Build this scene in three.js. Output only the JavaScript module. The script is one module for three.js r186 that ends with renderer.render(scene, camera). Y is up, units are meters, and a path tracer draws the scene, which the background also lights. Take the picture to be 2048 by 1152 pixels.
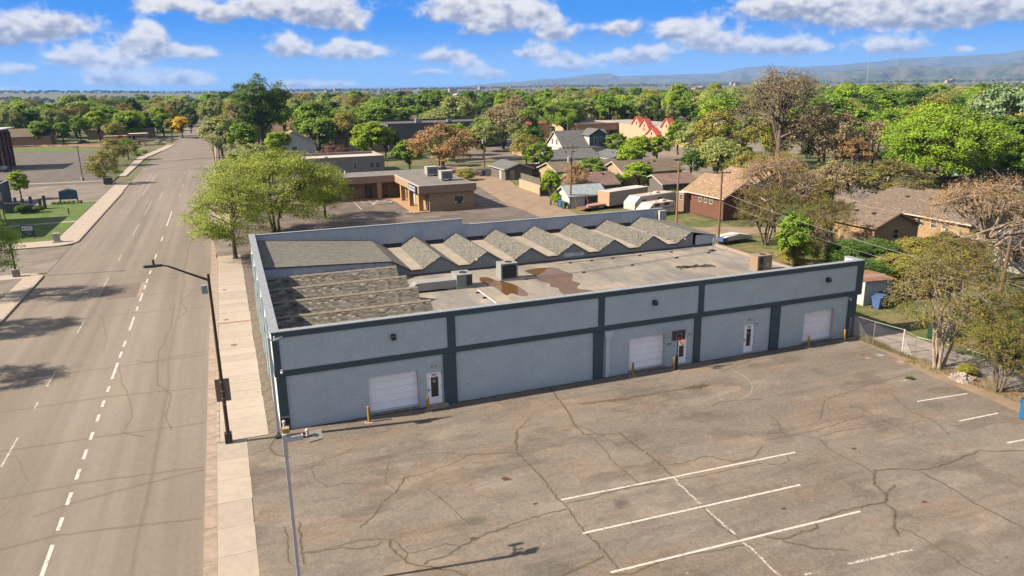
import * as THREE from 'three';
import { mergeGeometries } from 'three/addons/utils/BufferGeometryUtils.js';
import { TextGeometry } from 'three/addons/geometries/TextGeometry.js';
import { FontLoader } from 'three/addons/loaders/FontLoader.js';

// ---------------------------------------------------------------- camera, sky, sun, exposure
const scene = new THREE.Scene();
const renderer = new THREE.WebGLRenderer({ antialias: true });
renderer.toneMapping = THREE.LinearToneMapping;
renderer.toneMappingExposure = 2.9;
renderer.shadowMap.enabled = true;
const camera = new THREE.PerspectiveCamera(42.05, 16 / 9, 0.5, 60000);
{
  const pitch = 0.26458, yaw = 0.36136, roll = -0.0161;
  const cy = Math.cos(yaw), sy = Math.sin(yaw), cp = Math.cos(pitch), sp = Math.sin(pitch);
  const f = new THREE.Vector3(sy * cp, -sp, -cy * cp), r = new THREE.Vector3(cy, 0, sy), u = new THREE.Vector3().crossVectors(r, f);
  camera.position.set(-1.5, 19.727, 43.46);
  camera.up.copy(u).multiplyScalar(Math.cos(roll)).addScaledVector(r, -Math.sin(roll));
  camera.lookAt(camera.position.clone().add(f));
}
const SUN = new THREE.Vector3(-1.28, 1, -0.165).normalize();
const sun = new THREE.DirectionalLight(new THREE.Color().setRGB(1, 0.82, 0.62), 5.0);
sun.position.copy(SUN).multiplyScalar(300).add(new THREE.Vector3(20, 0, -30)); sun.target.position.set(20, 0, -30);
sun.castShadow = true; sun.shadow.radius = 1; sun.shadow.mapSize.set(4096, 4096);
Object.assign(sun.shadow.camera, { left: -200, right: 200, top: 200, bottom: -200, near: 1, far: 900 });
scene.add(sun, sun.target);

// seeded random and periodic value noise
function mulberry(a) { return () => { a = (a + 0x6d2b79f5) | 0; let t = Math.imul(a ^ (a >>> 15), 1 | a); t = (t + Math.imul(t ^ (t >>> 7), 61 | t)) ^ t; return ((t ^ (t >>> 14)) >>> 0) / 4294967296; }; }
const rnd = mulberry(20240517);
const lat = (x, y, s) => { let h = Math.imul(x, 0x27d4eb2d) ^ Math.imul(y, 0x165667b1) ^ Math.imul(s, 0x9e3779b1 | 0); h = Math.imul(h ^ (h >>> 15), 0x2c1b3c6d); h = Math.imul(h ^ (h >>> 12), 0x297a2d39); return ((h ^ (h >>> 15)) >>> 0) / 4294967296; };
function vnoise(x, y, p, s) {   // value noise, period p (0: none)
  let x0 = Math.floor(x), y0 = Math.floor(y); const fx = x - x0, fy = y - y0;
  let x1 = x0 + 1, y1 = y0 + 1;
  if (p) { x0 = ((x0 % p) + p) % p; y0 = ((y0 % p) + p) % p; x1 = ((x1 % p) + p) % p; y1 = ((y1 % p) + p) % p; }
  const u = fx * fx * (3 - 2 * fx), v = fy * fy * (3 - 2 * fy);
  const a = lat(x0, y0, s), b = lat(x1, y0, s), c = lat(x0, y1, s), d = lat(x1, y1, s);
  return a + (b - a) * u + (c - a) * v + (a - b - c + d) * u * v;
}
function fbm(x, y, oct, p = 0, s = 1) { let t = 0, a = 0.5, n = 0; for (let i = 0; i < oct; i++) { t += a * vnoise(x, y, p, s + i); n += a; x *= 2; y *= 2; p *= 2; a *= 0.5; } return t / n; }
const clamp = (x, a = 0, b = 1) => Math.min(b, Math.max(a, x)), sstep = (a, b, x) => { const t = clamp((x - a) / (b - a)); return t * t * (3 - 2 * t); }, mix = (a, b, t) => a + (b - a) * t;

const CRACKS=[[0.09,-0.4,1.0,-0.8,2.2,-1.8,2.7],
[0.12,-0.8,2.2,-0.5,3.2,0.2,3.8],
[0.08,5.5,8.5,5.3,9.0,4.7,9.8,4.0,10.4,3.5,11.3,3.0,11.8,2.6,12.2],
[0.05,5.5,8.5,6.7,8.4,7.8,8.1,9.0,7.7,9.3,7.4,10.4,7.6,11.4,8.0],
[0.06,-0.1,13.2,1.1,13.3,1.8,13.2,2.5,13.2,3.6,13.6,3.9,13.8,4.0,14.4,4.2,15.0,4.0,15.4],
[0.07,-0.0,13.2,0.6,13.4,1.5,13.4,2.2,13.8,3.0,13.9,3.3,13.7],
[0.09,3.7,13.7,3.6,14.3,4.0,15.6,4.7,16.2,5.6,16.8,6.1,17.4],
[0.05,4.3,15.0,5.2,15.0,5.9,14.9,6.3,15.2],
[0.1,8.9,14.8,8.1,14.8,7.5,15.0,6.7,15.3,5.7,15.8,5.0,15.8,4.7,16.0],
[0.04,6.4,10.0,6.7,10.9,7.0,12.0,7.2,13.0,7.4,13.9],
[0.07,-0.7,10.8,-0.6,11.6,-0.7,12.8,-0.7,13.7],
[0.09,-0.0,10.6,-0.1,12.5,-0.1,14.0],
[0.03,5.2,6.5,4.7,7.8,4.5,8.6,4.8,9.3],
[0.03,1.1,5.5,1.2,6.8,1.7,7.9,2.5,7.8,3.4,8.2,4.5,8.6],
[0.05,0.3,4.9,1.3,5.0,2.7,4.6,3.5,4.2],
[0.08,12.0,8.1,12.1,9.5,12.2,11.3,12.1,13.2,12.2,14.2,12.1,15.4,12.1,16.9,12.2,18.2,12.2,18.7,12.1,19.6],
[0.1,18.4,8.1,18.5,10.0,18.6,11.9,18.5,13.6],
[0.06,16.6,7.5,16.7,8.5,16.6,10.0,16.4,11.3,16.5,12.3,16.5,13.6],
[0.08,12.1,14.4,11.2,14.4,10.2,14.5,9.3,14.6,8.9,14.7],
[0.1,12.0,18.4,11.4,18.6,10.5,18.8,9.8,18.9],
[0.08,12.1,7.9,12.3,7.2,12.9,5.7],
[0.07,18.7,12.5,19.8,12.7,21.1,12.5,21.6,12.6,21.9,13.1,22.4,13.6,23.7,13.6,25.0,12.7],
[0.06,12.3,13.9,13.4,14.0,14.9,13.8,16.0,13.8,18.1,14.1],
[0.06,18.6,14.1,20.2,14.2,21.7,14.2,23.6,14.3],
[0.08,11.7,19.6,12.5,19.9,14.5,19.6,15.7,19.7,16.8,19.9,18.1,20.0],
[0.05,18.4,14.5,18.4,15.5,18.3,16.5,18.0,18.2,18.2,19.4,18.3,20.0,18.2,21.1],
[0.1,28.5,17.2,29.7,17.5,30.6,18.0,31.3,18.1,32.5,18.1,33.9,17.9,35.5,17.7,36.5,18.2,37.6,18.6],
[0.12,28.5,17.2,27.4,18.2,27.3,18.8,27.1,19.3,26.5,19.7,25.3,19.6,24.0,19.5,22.8,19.6,22.2,19.8,22.0,20.2,21.0,20.2,20.0,20.3,19.4,19.9],
[0.13,26.5,19.7,26.4,20.4,25.8,21.0,25.3,21.4,24.9,22.0],
[0.09,30.6,18.2,30.6,19.1,30.6,20.3,30.4,21.3,30.5,22.3,30.5,23.1,30.6,23.6],
[0.06,28.5,13.2,28.1,14.3,28.1,15.4,28.3,16.3,28.3,17.3],
[0.05,26.3,11.6,27.1,11.8,27.8,12.5,28.5,13.2],
[0.04,28.6,13.0,30.0,12.9,31.4,13.0,33.0,13.3],
[0.1,19.9,20.4,20.4,20.9,20.8,21.4,21.4,21.7,22.0,22.0],
[0.06,25.4,21.6,25.7,22.1,25.7,22.9,25.7,23.7,25.6,24.6,25.8,25.4],
[0.04,33.8,10.5,33.8,11.9,33.7,13.2,33.8,14.1],
[0.05,37.3,10.1,36.7,11.3,36.2,12.7,36.4,13.7,36.2,14.6,35.6,15.7],
[0.1,28.3,18.7,27.3,19.1,27.0,19.4],
[0.06,23.9,14.5,24.4,14.8,25.1,14.7,25.6,14.0,26.2,14.0],
[0.05,28.0,9.4,27.8,10.6,27.2,11.6],
[0.1,17.4,0.1,17.3,1.2,17.1,2.7,16.9,4.3,16.5,6.0],
[0.08,16.5,6.0,16.4,7.6,18.4,8.3],
[0.18,18.2,3.6,20.7,3.9,22.5,4.0,24.3,4.0,25.7,4.1,27.2,4.2],
[0.05,24.0,4.2,24.1,5.1,24.2,6.0],
[0.05,25.6,7.1,26.3,6.8,27.5,6.9,29.1,7.5],
[0.06,16.5,6.2,17.3,7.9,17.6,9.7],
[0.06,14.4,4.2,13.0,5.6,12.1,7.8],
[0.04,12.0,8.1,10.0,7.5,8.0,6.5,6.4,6.2],
[0.05,29.5,2.5,33.0,1.4,35.9,0.3],
[0.05,41.8,7.8,37.2,8.3,32.7,9.1,30.3,11.3],
[0.05,25.6,12.2,29.3,12.3,33.3,11.8]];
const PLINES=[[12.20,13.55,26.09,14.00],[11.92,16.51,23.93,16.86],[11.77,19.50,24.83,19.86],[20.14,22.66,24.58,23.04],[37.86,11.53,41.83,11.84],[37.78,14.59,40.91,14.69],[37.69,17.63,40.42,17.83],[38.79,8.52,40.59,8.71],[18.67,22.56,19.45,22.70],[18.43,13.76,18.32,16.56],[18.27,16.92,18.21,19.22],[18.26,19.65,18.12,22.61]];
const DASH=[10.6,8.0,6.8,5.6,4.4,3.1,1.7,0.5,-0.7,-2.0,-3.3,-4.4,-6.0,-7.1,-8.4,-9.5,-11.1,-12.1,-13.6,-17.1,-18.3,-19.8,-21.1,-22.6,-25.6,-29.9,-32.0,-33.4,-35.4,-38.7,-40.5,-42.2,-43.1,-45.0,-47.5,-49.3,-52.4,-54.4,-55.9,-58.9,-67.7,-71.1,-80.2,-95.8];
const DASHL=[-1.5,-5.3,-9.8,-10.9,-13.9,-17.1,-26.5,-30.2,-39.1,-47.3,-56.5,-60.2,-73.4,-84.5,-93.8,-109.3];
const CLOUDS=[-9.5,4.0,3.0,0.9, -11.2,3.6,1.6,0.6, -3.7,3.4,0.9,1.1, -4.0,2.8,1.7,0.7, -1.6,2.4,2.2,0.4, -8.2,2.1,1.6,0.7, -5.9,1.8,1.5,0.5, -5.9,0.7,2.1,0.6, -6.9,1.0,0.7,0.4, -1.7,0.7,1.7,0.6, -2.5,5.5,2.1,0.6, 0.5,4.9,1.3,0.5, 4.8,5.3,4.1,0.9, 7.8,5.1,2.1,1.1, 9.6,4.3,1.0,0.6, 5.2,2.8,1.5,0.8, 9.7,2.4,2.7,0.6, 8.8,2.8,1.0,0.5, 18.0,5.2,4.0,1.1, 19.4,4.1,1.8,0.6, 16.1,2.1,1.8,0.6, 17.9,1.5,1.1,0.4, 15.0,1.0,1.6,0.2, 19.2,0.7,1.7,0.4, 8.1,0.2,1.4,0.3, 5.0,0.3,1.4,0.3, 22.3,4.9,1.8,0.8, 24.1,3.6,1.8,0.7, 23.0,2.2,1.8,0.5, 25.2,1.3,2.0,0.6, 28.8,3.8,1.8,0.5, 33.9,3.3,2.2,0.8, 36.1,2.4,2.4,0.7, 32.6,3.6,1.0,0.5, 29.9,1.8,2.1,0.6, 31.3,2.1,1.1,0.4, 41.1,2.1,1.9,0.7, 39.5,2.2,1.3,0.4, 46.8,2.0,2.4,0.6, 44.0,4.5,7.2,1.0, 48.5,3.7,5.1,0.8, 51.1,4.4,3.9,0.9, 40.9,4.9,3.7,0.6, 50.9,1.7,0.7,0.2, -12.0,3.1,0.8,0.3, -11.5,1.4,1.2,0.3, -12.0,0.2,1.1,0.1];
const RIDGE_FAR=[12.00,-0.29, 15.27,-0.17, 20.95,0.24, 23.75,0.44, 27.94,0.76, 28.85,0.54, 32.06,0.58, 35.20,0.60, 37.90,0.98, 39.22,1.06, 41.19,0.94, 42.78,0.97, 45.84,1.15, 47.30,1.33, 49.59,1.36, 51.78,1.41, 53.09,1.46, 54.05,1.63, 57.72,1.77, 62.15,1.39];
const RIDGE_NEAR=[25.58,-0.29, 27.41,-0.04, 29.57,0.21, 31.01,0.01, 36.26,0.06, 39.27,0.35, 41.88,0.34, 44.97,0.73, 47.35,0.89, 48.22,0.93, 49.38,0.72, 51.60,0.72, 54.14,0.92, 57.85,0.93, 62.30,0.47];
const RIDGE_PLAIN=[-19.60,0.03, -12.51,0.07, -7.06,-0.03, -0.36,-0.22, 5.65,-0.15, 12.72,-0.20, 20.06,-0.17, 25.58,-0.15, 31.02,-0.20];


// sky: clear air with fair-weather cumulus all round, low ones as in the photograph
{
  const SK = 0.39, W = 4096, H = 2048, data = new Float32Array(W * H * 4), D = Math.PI / 180;
  const cl = [], r = mulberry(7);
  for (let i = 0; i < CLOUDS.length; i += 4) cl.push({ a: CLOUDS[i], e: CLOUDS[i + 1], rx: CLOUDS[i + 2] * 1.05, ry: CLOUDS[i + 3] * 1.2 });
  for (let k = 0; k < 330; k++) {          // the same kind of clouds in every other direction
    const e = 0.6 + 62 * Math.pow(r(), 1.7), a = r() * 360 - 180, s = 0.7 + e * 0.13;
    if (a > -17 && a < 62 && e < 9) continue;
    const n = 2 + Math.floor(r() * 3);
    for (let i = 0; i < n; i++) cl.push({ a: a + (r() - 0.5) * 5 * s / Math.cos(e * D), e: e + (r() - 0.5) * 0.8 * s, rx: (1.2 + r() * 2.6) * s / Math.cos(e * D), ry: (0.45 + r() * 0.55) * s });
  }
  const bins = Array.from({ length: 360 }, () => []);
  for (const c of cl) { const w = Math.ceil(c.rx * 1.9) + 1; for (let a = -w; a <= w; a++) { const b = (((Math.floor(c.a + a) + 180) % 360) + 360) % 360; if (!bins[b].includes(c)) bins[b].push(c); } }
  const wrap = (d) => (d > 180 ? d - 360 : d < -180 ? d + 360 : d);
  const top = [0.010, 0.16, 0.66], mid = [0.022, 0.25, 0.80], low = [0.27, 0.53, 0.87];
  const field = (az, el, list) => {
    let d = 0, v = 0, w = 0;
    for (const c of list) {
      const dx = wrap(az - c.a) / c.rx; let dy = (el - c.e) / c.ry; if (dy < 0) dy *= 1.35;
      const q = dx * dx + dy * dy; if (q > 3.2) continue;
      const k = Math.exp(-q * 1.05); d = d + k - d * k * 0.75; v += k * dy; w += k;
    }
    return [d, w ? v / w : 0];
  };
  for (let row = H / 2 - 8; row < H; row++) {
    const el = ((row + 0.5) / H - 0.5) * 180, t1 = sstep(-0.5, 5.0, el), t2 = sstep(4, 40, el);
    const base = [0, 1, 2].map((i) => mix(mix(low[i], mid[i], t1), top[i], t2 * 0.75));
    for (let col = 0; col < W; col++) {
      const round = ((col + 0.5) / W - 0.5) * 360, az = wrap(round + 90), o = (row * W + col) * 4;   // azimuth 0 = -z, clockwise to +x
      let R = base[0], G = base[1], B = base[2];
      const list = bins[Math.floor(az + 180) % 360];
      if (list.length) {
        const k = 1 / (0.95 + Math.max(el - 9, 0) * 0.10);
        const nx = az * k, ny = el * k * 1.7;
        const wx = (fbm(nx * 0.9 + 40, ny * 0.9, 3, 0, 31) - 0.5) * 0.9, wy = (fbm(nx * 0.9, ny * 0.9 + 70, 3, 0, 37) - 0.5) * 0.55;
        const f1 = field(az + wx / k * 0.7, el + wy / k * 0.7, list);
        if (f1[0] > 0.06) {
          const n = 0.68 * fbm(nx * 1.1 + 10, ny * 1.1, 4, 0, 11) + 0.32 * (1 - Math.abs(2 * fbm(nx * 2.1 + 3, ny * 2.1 + 8, 4, 0, 17) - 1)), dens = f1[0] + (n - 0.58) * 0.8;
          const al = sstep(0.22, 0.70, dens);
          if (al > 0.002) {
            const n2 = fbm(nx * 1.7 - 0.22, ny * 1.7 + 0.35, 4, 0, 11), core = sstep(0.5, 1.05, dens);
            const lit = clamp(0.56 + 0.5 * clamp(f1[1] + 0.05, -1, 1) + (n - n2) * 0.9 - core * 0.16);
            const wht = [0.84, 0.80, 0.76], gry = [0.27, 0.275, 0.35];
            const m = sstep(0.08, 0.92, lit), a2 = al * 0.97;
            R = mix(R, mix(gry[0], wht[0], m), a2); G = mix(G, mix(gry[1], wht[1], m), a2); B = mix(B, mix(gry[2], wht[2], m), a2);
          }
        }
      }
      data[o] = R * SK; data[o + 1] = G * SK; data[o + 2] = B * SK; data[o + 3] = 1;
    }
  }
  for (let row = 0; row < H / 2 - 8; row++) for (let col = 0; col < W; col++) { const o = (row * W + col) * 4; data[o] = 0.09; data[o + 1] = 0.10; data[o + 2] = 0.11; data[o + 3] = 1; }
  const t = new THREE.DataTexture(data, W, H, THREE.RGBAFormat, THREE.FloatType);
  t.mapping = THREE.EquirectangularReflectionMapping; t.magFilter = THREE.LinearFilter; t.minFilter = THREE.LinearFilter; t.wrapS = THREE.RepeatWrapping; t.needsUpdate = true;
  scene.background = t; scene.environment = t;
}

// ---------------------------------------------------------------- helpers
const ALB = 0.49;   // base colours below are written relative to a bright card; this brings them to real reflectances
const toS = (x) => Math.round(255 * clamp(x <= 0.0031308 ? x * 12.92 : 1.055 * Math.pow(x, 1 / 2.4) - 0.055));
function tex(w, h, tile, fn, o = {}) {      // colour map from linear albedo fn(u, v); tile = metres per repeat
  const d = new Uint8Array(w * h * 4);
  for (let y = 0; y < h; y++) for (let x = 0; x < w; x++) { const c = fn((x + 0.5) / w, (y + 0.5) / h), i = (y * w + x) * 4; d[i] = toS(c[0] * ALB); d[i + 1] = toS(c[1] * ALB); d[i + 2] = toS(c[2] * ALB); d[i + 3] = 255; }
  const t = new THREE.DataTexture(d, w, h); t.colorSpace = THREE.SRGBColorSpace; return setup(t, tile);
}
function bumpTex(w, h, tile, fn) {
  const d = new Uint8Array(w * h * 4);
  for (let y = 0; y < h; y++) for (let x = 0; x < w; x++) { const c = Math.round(255 * clamp(fn((x + 0.5) / w, (y + 0.5) / h))), i = (y * w + x) * 4; d[i] = d[i + 1] = d[i + 2] = c; d[i + 3] = 255; }
  return setup(new THREE.DataTexture(d, w, h), tile);
}
function setup(t, tile) {
  t.wrapS = t.wrapT = THREE.RepeatWrapping; t.magFilter = THREE.LinearFilter; t.minFilter = THREE.LinearMipmapLinearFilter; t.generateMipmaps = true;
  const [a, b] = Array.isArray(tile) ? tile : [tile, tile]; t.repeat.set(1 / a, 1 / b); t.needsUpdate = true; return t;
}
function mat(c, roughness = 0.85, o = {}) { const m = new THREE.MeshStandardMaterial({ roughness, ...o }); if (c) m.color.setRGB(...(o.vertexColors ? c : c.map((x) => x * ALB))); return m; }
const grain = (c, amt, f, s, tile, size = 256, rough = 0.9, extra = {}) => mat(null, rough, { map: tex(size, size, tile, (u, v) => { const n = 1 + amt * (fbm(u * f, v * f, 5, f, s) - 0.5) * 2; return c.map((x) => x * n); }), ...extra });

// geometry builders: non-indexed, uv in metres
function raw(pos, uv) {
  const g = new THREE.BufferGeometry(); g.setAttribute('position', new THREE.Float32BufferAttribute(pos, 3)); g.setAttribute('uv', new THREE.Float32BufferAttribute(uv, 2)); g.computeVertexNormals(); return g;
}
function bx(x0, x1, y0, y1, z0, z1) {
  const p = [], t = [], q = (a, b, c, d, f) => { for (const v of [a, b, c, a, c, d]) { p.push(...v); t.push(...f(v)); } };
  q([x0, y0, z1], [x1, y0, z1], [x1, y1, z1], [x0, y1, z1], (v) => [v[0], v[1]]);
  q([x1, y0, z0], [x0, y0, z0], [x0, y1, z0], [x1, y1, z0], (v) => [v[0], v[1]]);
  q([x1, y0, z1], [x1, y0, z0], [x1, y1, z0], [x1, y1, z1], (v) => [-v[2], v[1]]);
  q([x0, y0, z0], [x0, y0, z1], [x0, y1, z1], [x0, y1, z0], (v) => [v[2], v[1]]);
  q([x0, y1, z1], [x1, y1, z1], [x1, y1, z0], [x0, y1, z0], (v) => [v[0], -v[2]]);
  q([x0, y0, z0], [x1, y0, z0], [x1, y0, z1], [x0, y0, z1], (v) => [v[0], v[2]]);
  return raw(p, t);
}
const cbx = (x, y, z, w, h, d) => bx(x - w / 2, x + w / 2, y, y + h, z - d / 2, z + d / 2);
// polygon extruded along an axis: 'z' poly (x,y); 'x' poly (z,y); 'y' poly (x,z)
function ext(poly, a, b, axis = 'y', holes = []) {
  let c = poly.map((q) => new THREE.Vector2(axis === 'y' ? q[0] : axis === 'x' ? -q[0] : q[0], axis === 'y' ? -q[1] : q[1]));
  let hs = holes.map((h) => h.map((q) => new THREE.Vector2(axis === 'x' ? -q[0] : q[0], axis === 'y' ? -q[1] : q[1])));
  if (THREE.ShapeUtils.isClockWise(c)) c.reverse();
  hs = hs.map((h) => (THREE.ShapeUtils.isClockWise(h) ? h : h.slice().reverse()));
  const all = [...c, ...hs.flat()], tris = THREE.ShapeUtils.triangulateShape(c, hs), p = [], t = [];
  const P = (v, k) => (axis === 'y' ? [v.x, k, -v.y] : axis === 'x' ? [k, v.y, -v.x] : [v.x, v.y, k]);
  const lo = Math.min(a, b), hi = Math.max(a, b);
  for (const f of tris) { for (const i of f) { p.push(...P(all[i], hi)); t.push(all[i].x, all[i].y); } for (const i of [f[0], f[2], f[1]]) { p.push(...P(all[i], lo)); t.push(all[i].x, all[i].y); } }
  for (const ring of [c, ...hs]) { let s = 0; for (let i = 0; i < ring.length; i++) { const u = ring[i], v = ring[(i + 1) % ring.length], l = u.distanceTo(v); for (const [w, k, d] of [[u, lo, s], [v, lo, s + l], [v, hi, s + l], [u, lo, s], [v, hi, s + l], [u, hi, s]]) { p.push(...P(w, k)); t.push(d, k); } s += l; } }
  return raw(p, t);
}
// sloped slab: a,b along the eave, c,d the far edge (a-b-c-d counter-clockwise from above); thickness downwards
function slab(a, b, c, d, th = 0.12) {
  const A = new THREE.Vector3(...a), B = new THREE.Vector3(...b), C = new THREE.Vector3(...c), D = new THREE.Vector3(...d), n = new THREE.Vector3().crossVectors(B.clone().sub(A), D.clone().sub(A)).normalize();
  const U = B.clone().sub(A).normalize(), V = new THREE.Vector3().crossVectors(n, U), p = [], t = [];
  const lo = [A, B, C, D].map((v) => v.clone().addScaledVector(n, -th)), hi = [A, B, C, D];
  const put = (v) => { p.push(v.x, v.y, v.z); const w = v.clone().sub(A); t.push(w.dot(U), w.dot(V)); };
  const q = (w, x, y, z) => { for (const v of [w, x, y, w, y, z]) put(v); };
  q(hi[0], hi[1], hi[2], hi[3]); q(lo[3], lo[2], lo[1], lo[0]);
  for (let i = 0; i < 4; i++) { const j = (i + 1) % 4; q(lo[i], lo[j], hi[j], hi[i]); }
  return raw(p, t);
}
const V3 = (a) => (a.isVector3 ? a : new THREE.Vector3(...a));
function tubeRaw(p, t, pts, rad, sides, cap = true) {    // tapered tube through points
  pts = pts.map(V3); const n = pts.length; let prev = null, L = 0; const up = new THREE.Vector3(0.37, 0.11, 0.92);
  const rings = [];
  for (let i = 0; i < n; i++) {
    const d = (i < n - 1 ? pts[i + 1].clone().sub(pts[i]) : pts[i].clone().sub(pts[i - 1])); if (i > 0 && i < n - 1) d.add(pts[i].clone().sub(pts[i - 1])); d.normalize();
    const a = prev ? prev.clone().addScaledVector(d, -prev.dot(d)).normalize() : new THREE.Vector3().crossVectors(d, Math.abs(d.dot(up)) > 0.95 ? new THREE.Vector3(1, 0, 0) : up).normalize(); prev = a;
    const b = new THREE.Vector3().crossVectors(d, a), r = typeof rad === 'number' ? rad : rad[i];
    if (i) L += pts[i].distanceTo(pts[i - 1]);
    rings.push({ L, v: Array.from({ length: sides }, (_, k) => { const w = (k / sides) * 2 * Math.PI; return pts[i].clone().addScaledVector(a, Math.cos(w) * r).addScaledVector(b, Math.sin(w) * r); }) });
  }
  for (let i = 0; i < n - 1; i++) for (let k = 0; k < sides; k++) {
    const j = (k + 1) % sides, A = rings[i], B = rings[i + 1];
    for (const [R, m, u] of [[A, k, k], [A, j, k + 1], [B, j, k + 1], [A, k, k], [B, j, k + 1], [B, k, k]]) { const v = R.v[m]; p.push(v.x, v.y, v.z); t.push(u / sides, R.L); }
  }
  if (cap) for (const [R, s] of [[rings[0], -1], [rings[n - 1], 1]]) for (let k = 1; k < sides - 1; k++) for (const m of s > 0 ? [0, k, k + 1] : [0, k + 1, k]) { const v = R.v[m]; p.push(v.x, v.y, v.z); t.push(0, 0); }
}
function tube(pts, rad, sides = 8) { const p = [], t = []; tubeRaw(p, t, pts, rad, sides); const g = new THREE.BufferGeometry(); g.setAttribute('position', new THREE.Float32BufferAttribute(p, 3)); g.setAttribute('uv', new THREE.Float32BufferAttribute(t, 2)); g.computeVertexNormals(); return g; }
const std = (g) => { g = g.index ? g.toNonIndexed() : g; for (const k of Object.keys(g.attributes)) if (!['position', 'normal', 'uv'].includes(k)) g.deleteAttribute(k); return g; };
const cyl = (x, y, z, r, h, n = 16, r2 = r) => std(new THREE.CylinderGeometry(r2, r, h, n)).translate(x, y + h / 2, z);
const merge = (l) => (l.length === 1 ? l[0] : mergeGeometries(l.map(std)));
const used = new Map();
function numbered(n) { const k = used.get(n) ?? 0; used.set(n, k + 1); return k ? n + '_' + String(k).padStart(3, '0') : n; }
function obj(name, g, m, parent = scene) {
  const o = new THREE.Mesh(Array.isArray(g) ? merge(g) : g, m); o.name = parent === scene ? numbered(name) : name; o.castShadow = o.receiveShadow = true; parent.add(o); return o;
}
function tag(o, label, category, group) { o.userData.label = label; o.userData.category = category; if (group) o.userData.group = group; return o; }
function thing(name, label, category, pos = [0, 0, 0], ry = 0, group) { const o = new THREE.Group(); o.name = numbered(name); scene.add(o); o.position.set(...pos); o.rotation.y = ry; return tag(o, label, category, group); }
function struct(name, g, m) { const o = obj(name, g, m); o.userData.kind = 'structure'; return o; }
function copy(src, label, pos, ry = src.rotation.y) { const c = src.clone(); c.name = numbered(src.name.replace(/_\d{3}$/, '')); c.userData = { ...src.userData, label }; scene.add(c); if (pos) c.position.set(...pos); c.rotation.y = ry; return c; }
const font = await new FontLoader().loadAsync('fonts/droid/droid_sans_bold.typeface.json');
function words(s, size, depth = 0.01) { const g = new TextGeometry(s, { font, size, depth, curveSegments: 3 }); g.computeBoundingBox(); const b = g.boundingBox; return std(g.translate(-(b.max.x + b.min.x) / 2, 0, 0)); }

// ---------------------------------------------------------------- materials of the ground
function canvasFrom(w, h, fn) {   // canvas filled with linear albedo fn(u, v), v from the top
  const c = document.createElement('canvas'); c.width = w; c.height = h; const x = c.getContext('2d'), im = x.createImageData(w, h), d = im.data;
  for (let j = 0; j < h; j++) for (let i = 0; i < w; i++) { const q = fn((i + 0.5) / w, (j + 0.5) / h), k = (j * w + i) * 4; d[k] = toS(q[0] * ALB); d[k + 1] = toS(q[1] * ALB); d[k + 2] = toS(q[2] * ALB); d[k + 3] = 255; }
  x.putImageData(im, 0, 0); return [c, x];
}
function wobble(pts, step, amp, r) {   // polyline [x,z,...] with small random kinks
  const out = [];
  for (let i = 0; i + 3 < pts.length; i += 2) {
    const ax = pts[i], az = pts[i + 1], bx_ = pts[i + 2], bz = pts[i + 3], L = Math.hypot(bx_ - ax, bz - az), n = Math.max(1, Math.round(L / step));
    for (let k = 0; k < n; k++) { const t = k / n, e = k ? amp : 0; out.push([mix(ax, bx_, t) + (r() - 0.5) * e, mix(az, bz, t) + (r() - 0.5) * e]); }
  }
  out.push([pts[pts.length - 2], pts[pts.length - 1]]); return out;
}
const LOT = { x0: -2.2, x1: 45.8, z0: -0.5, z1: 35.5 };
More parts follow.
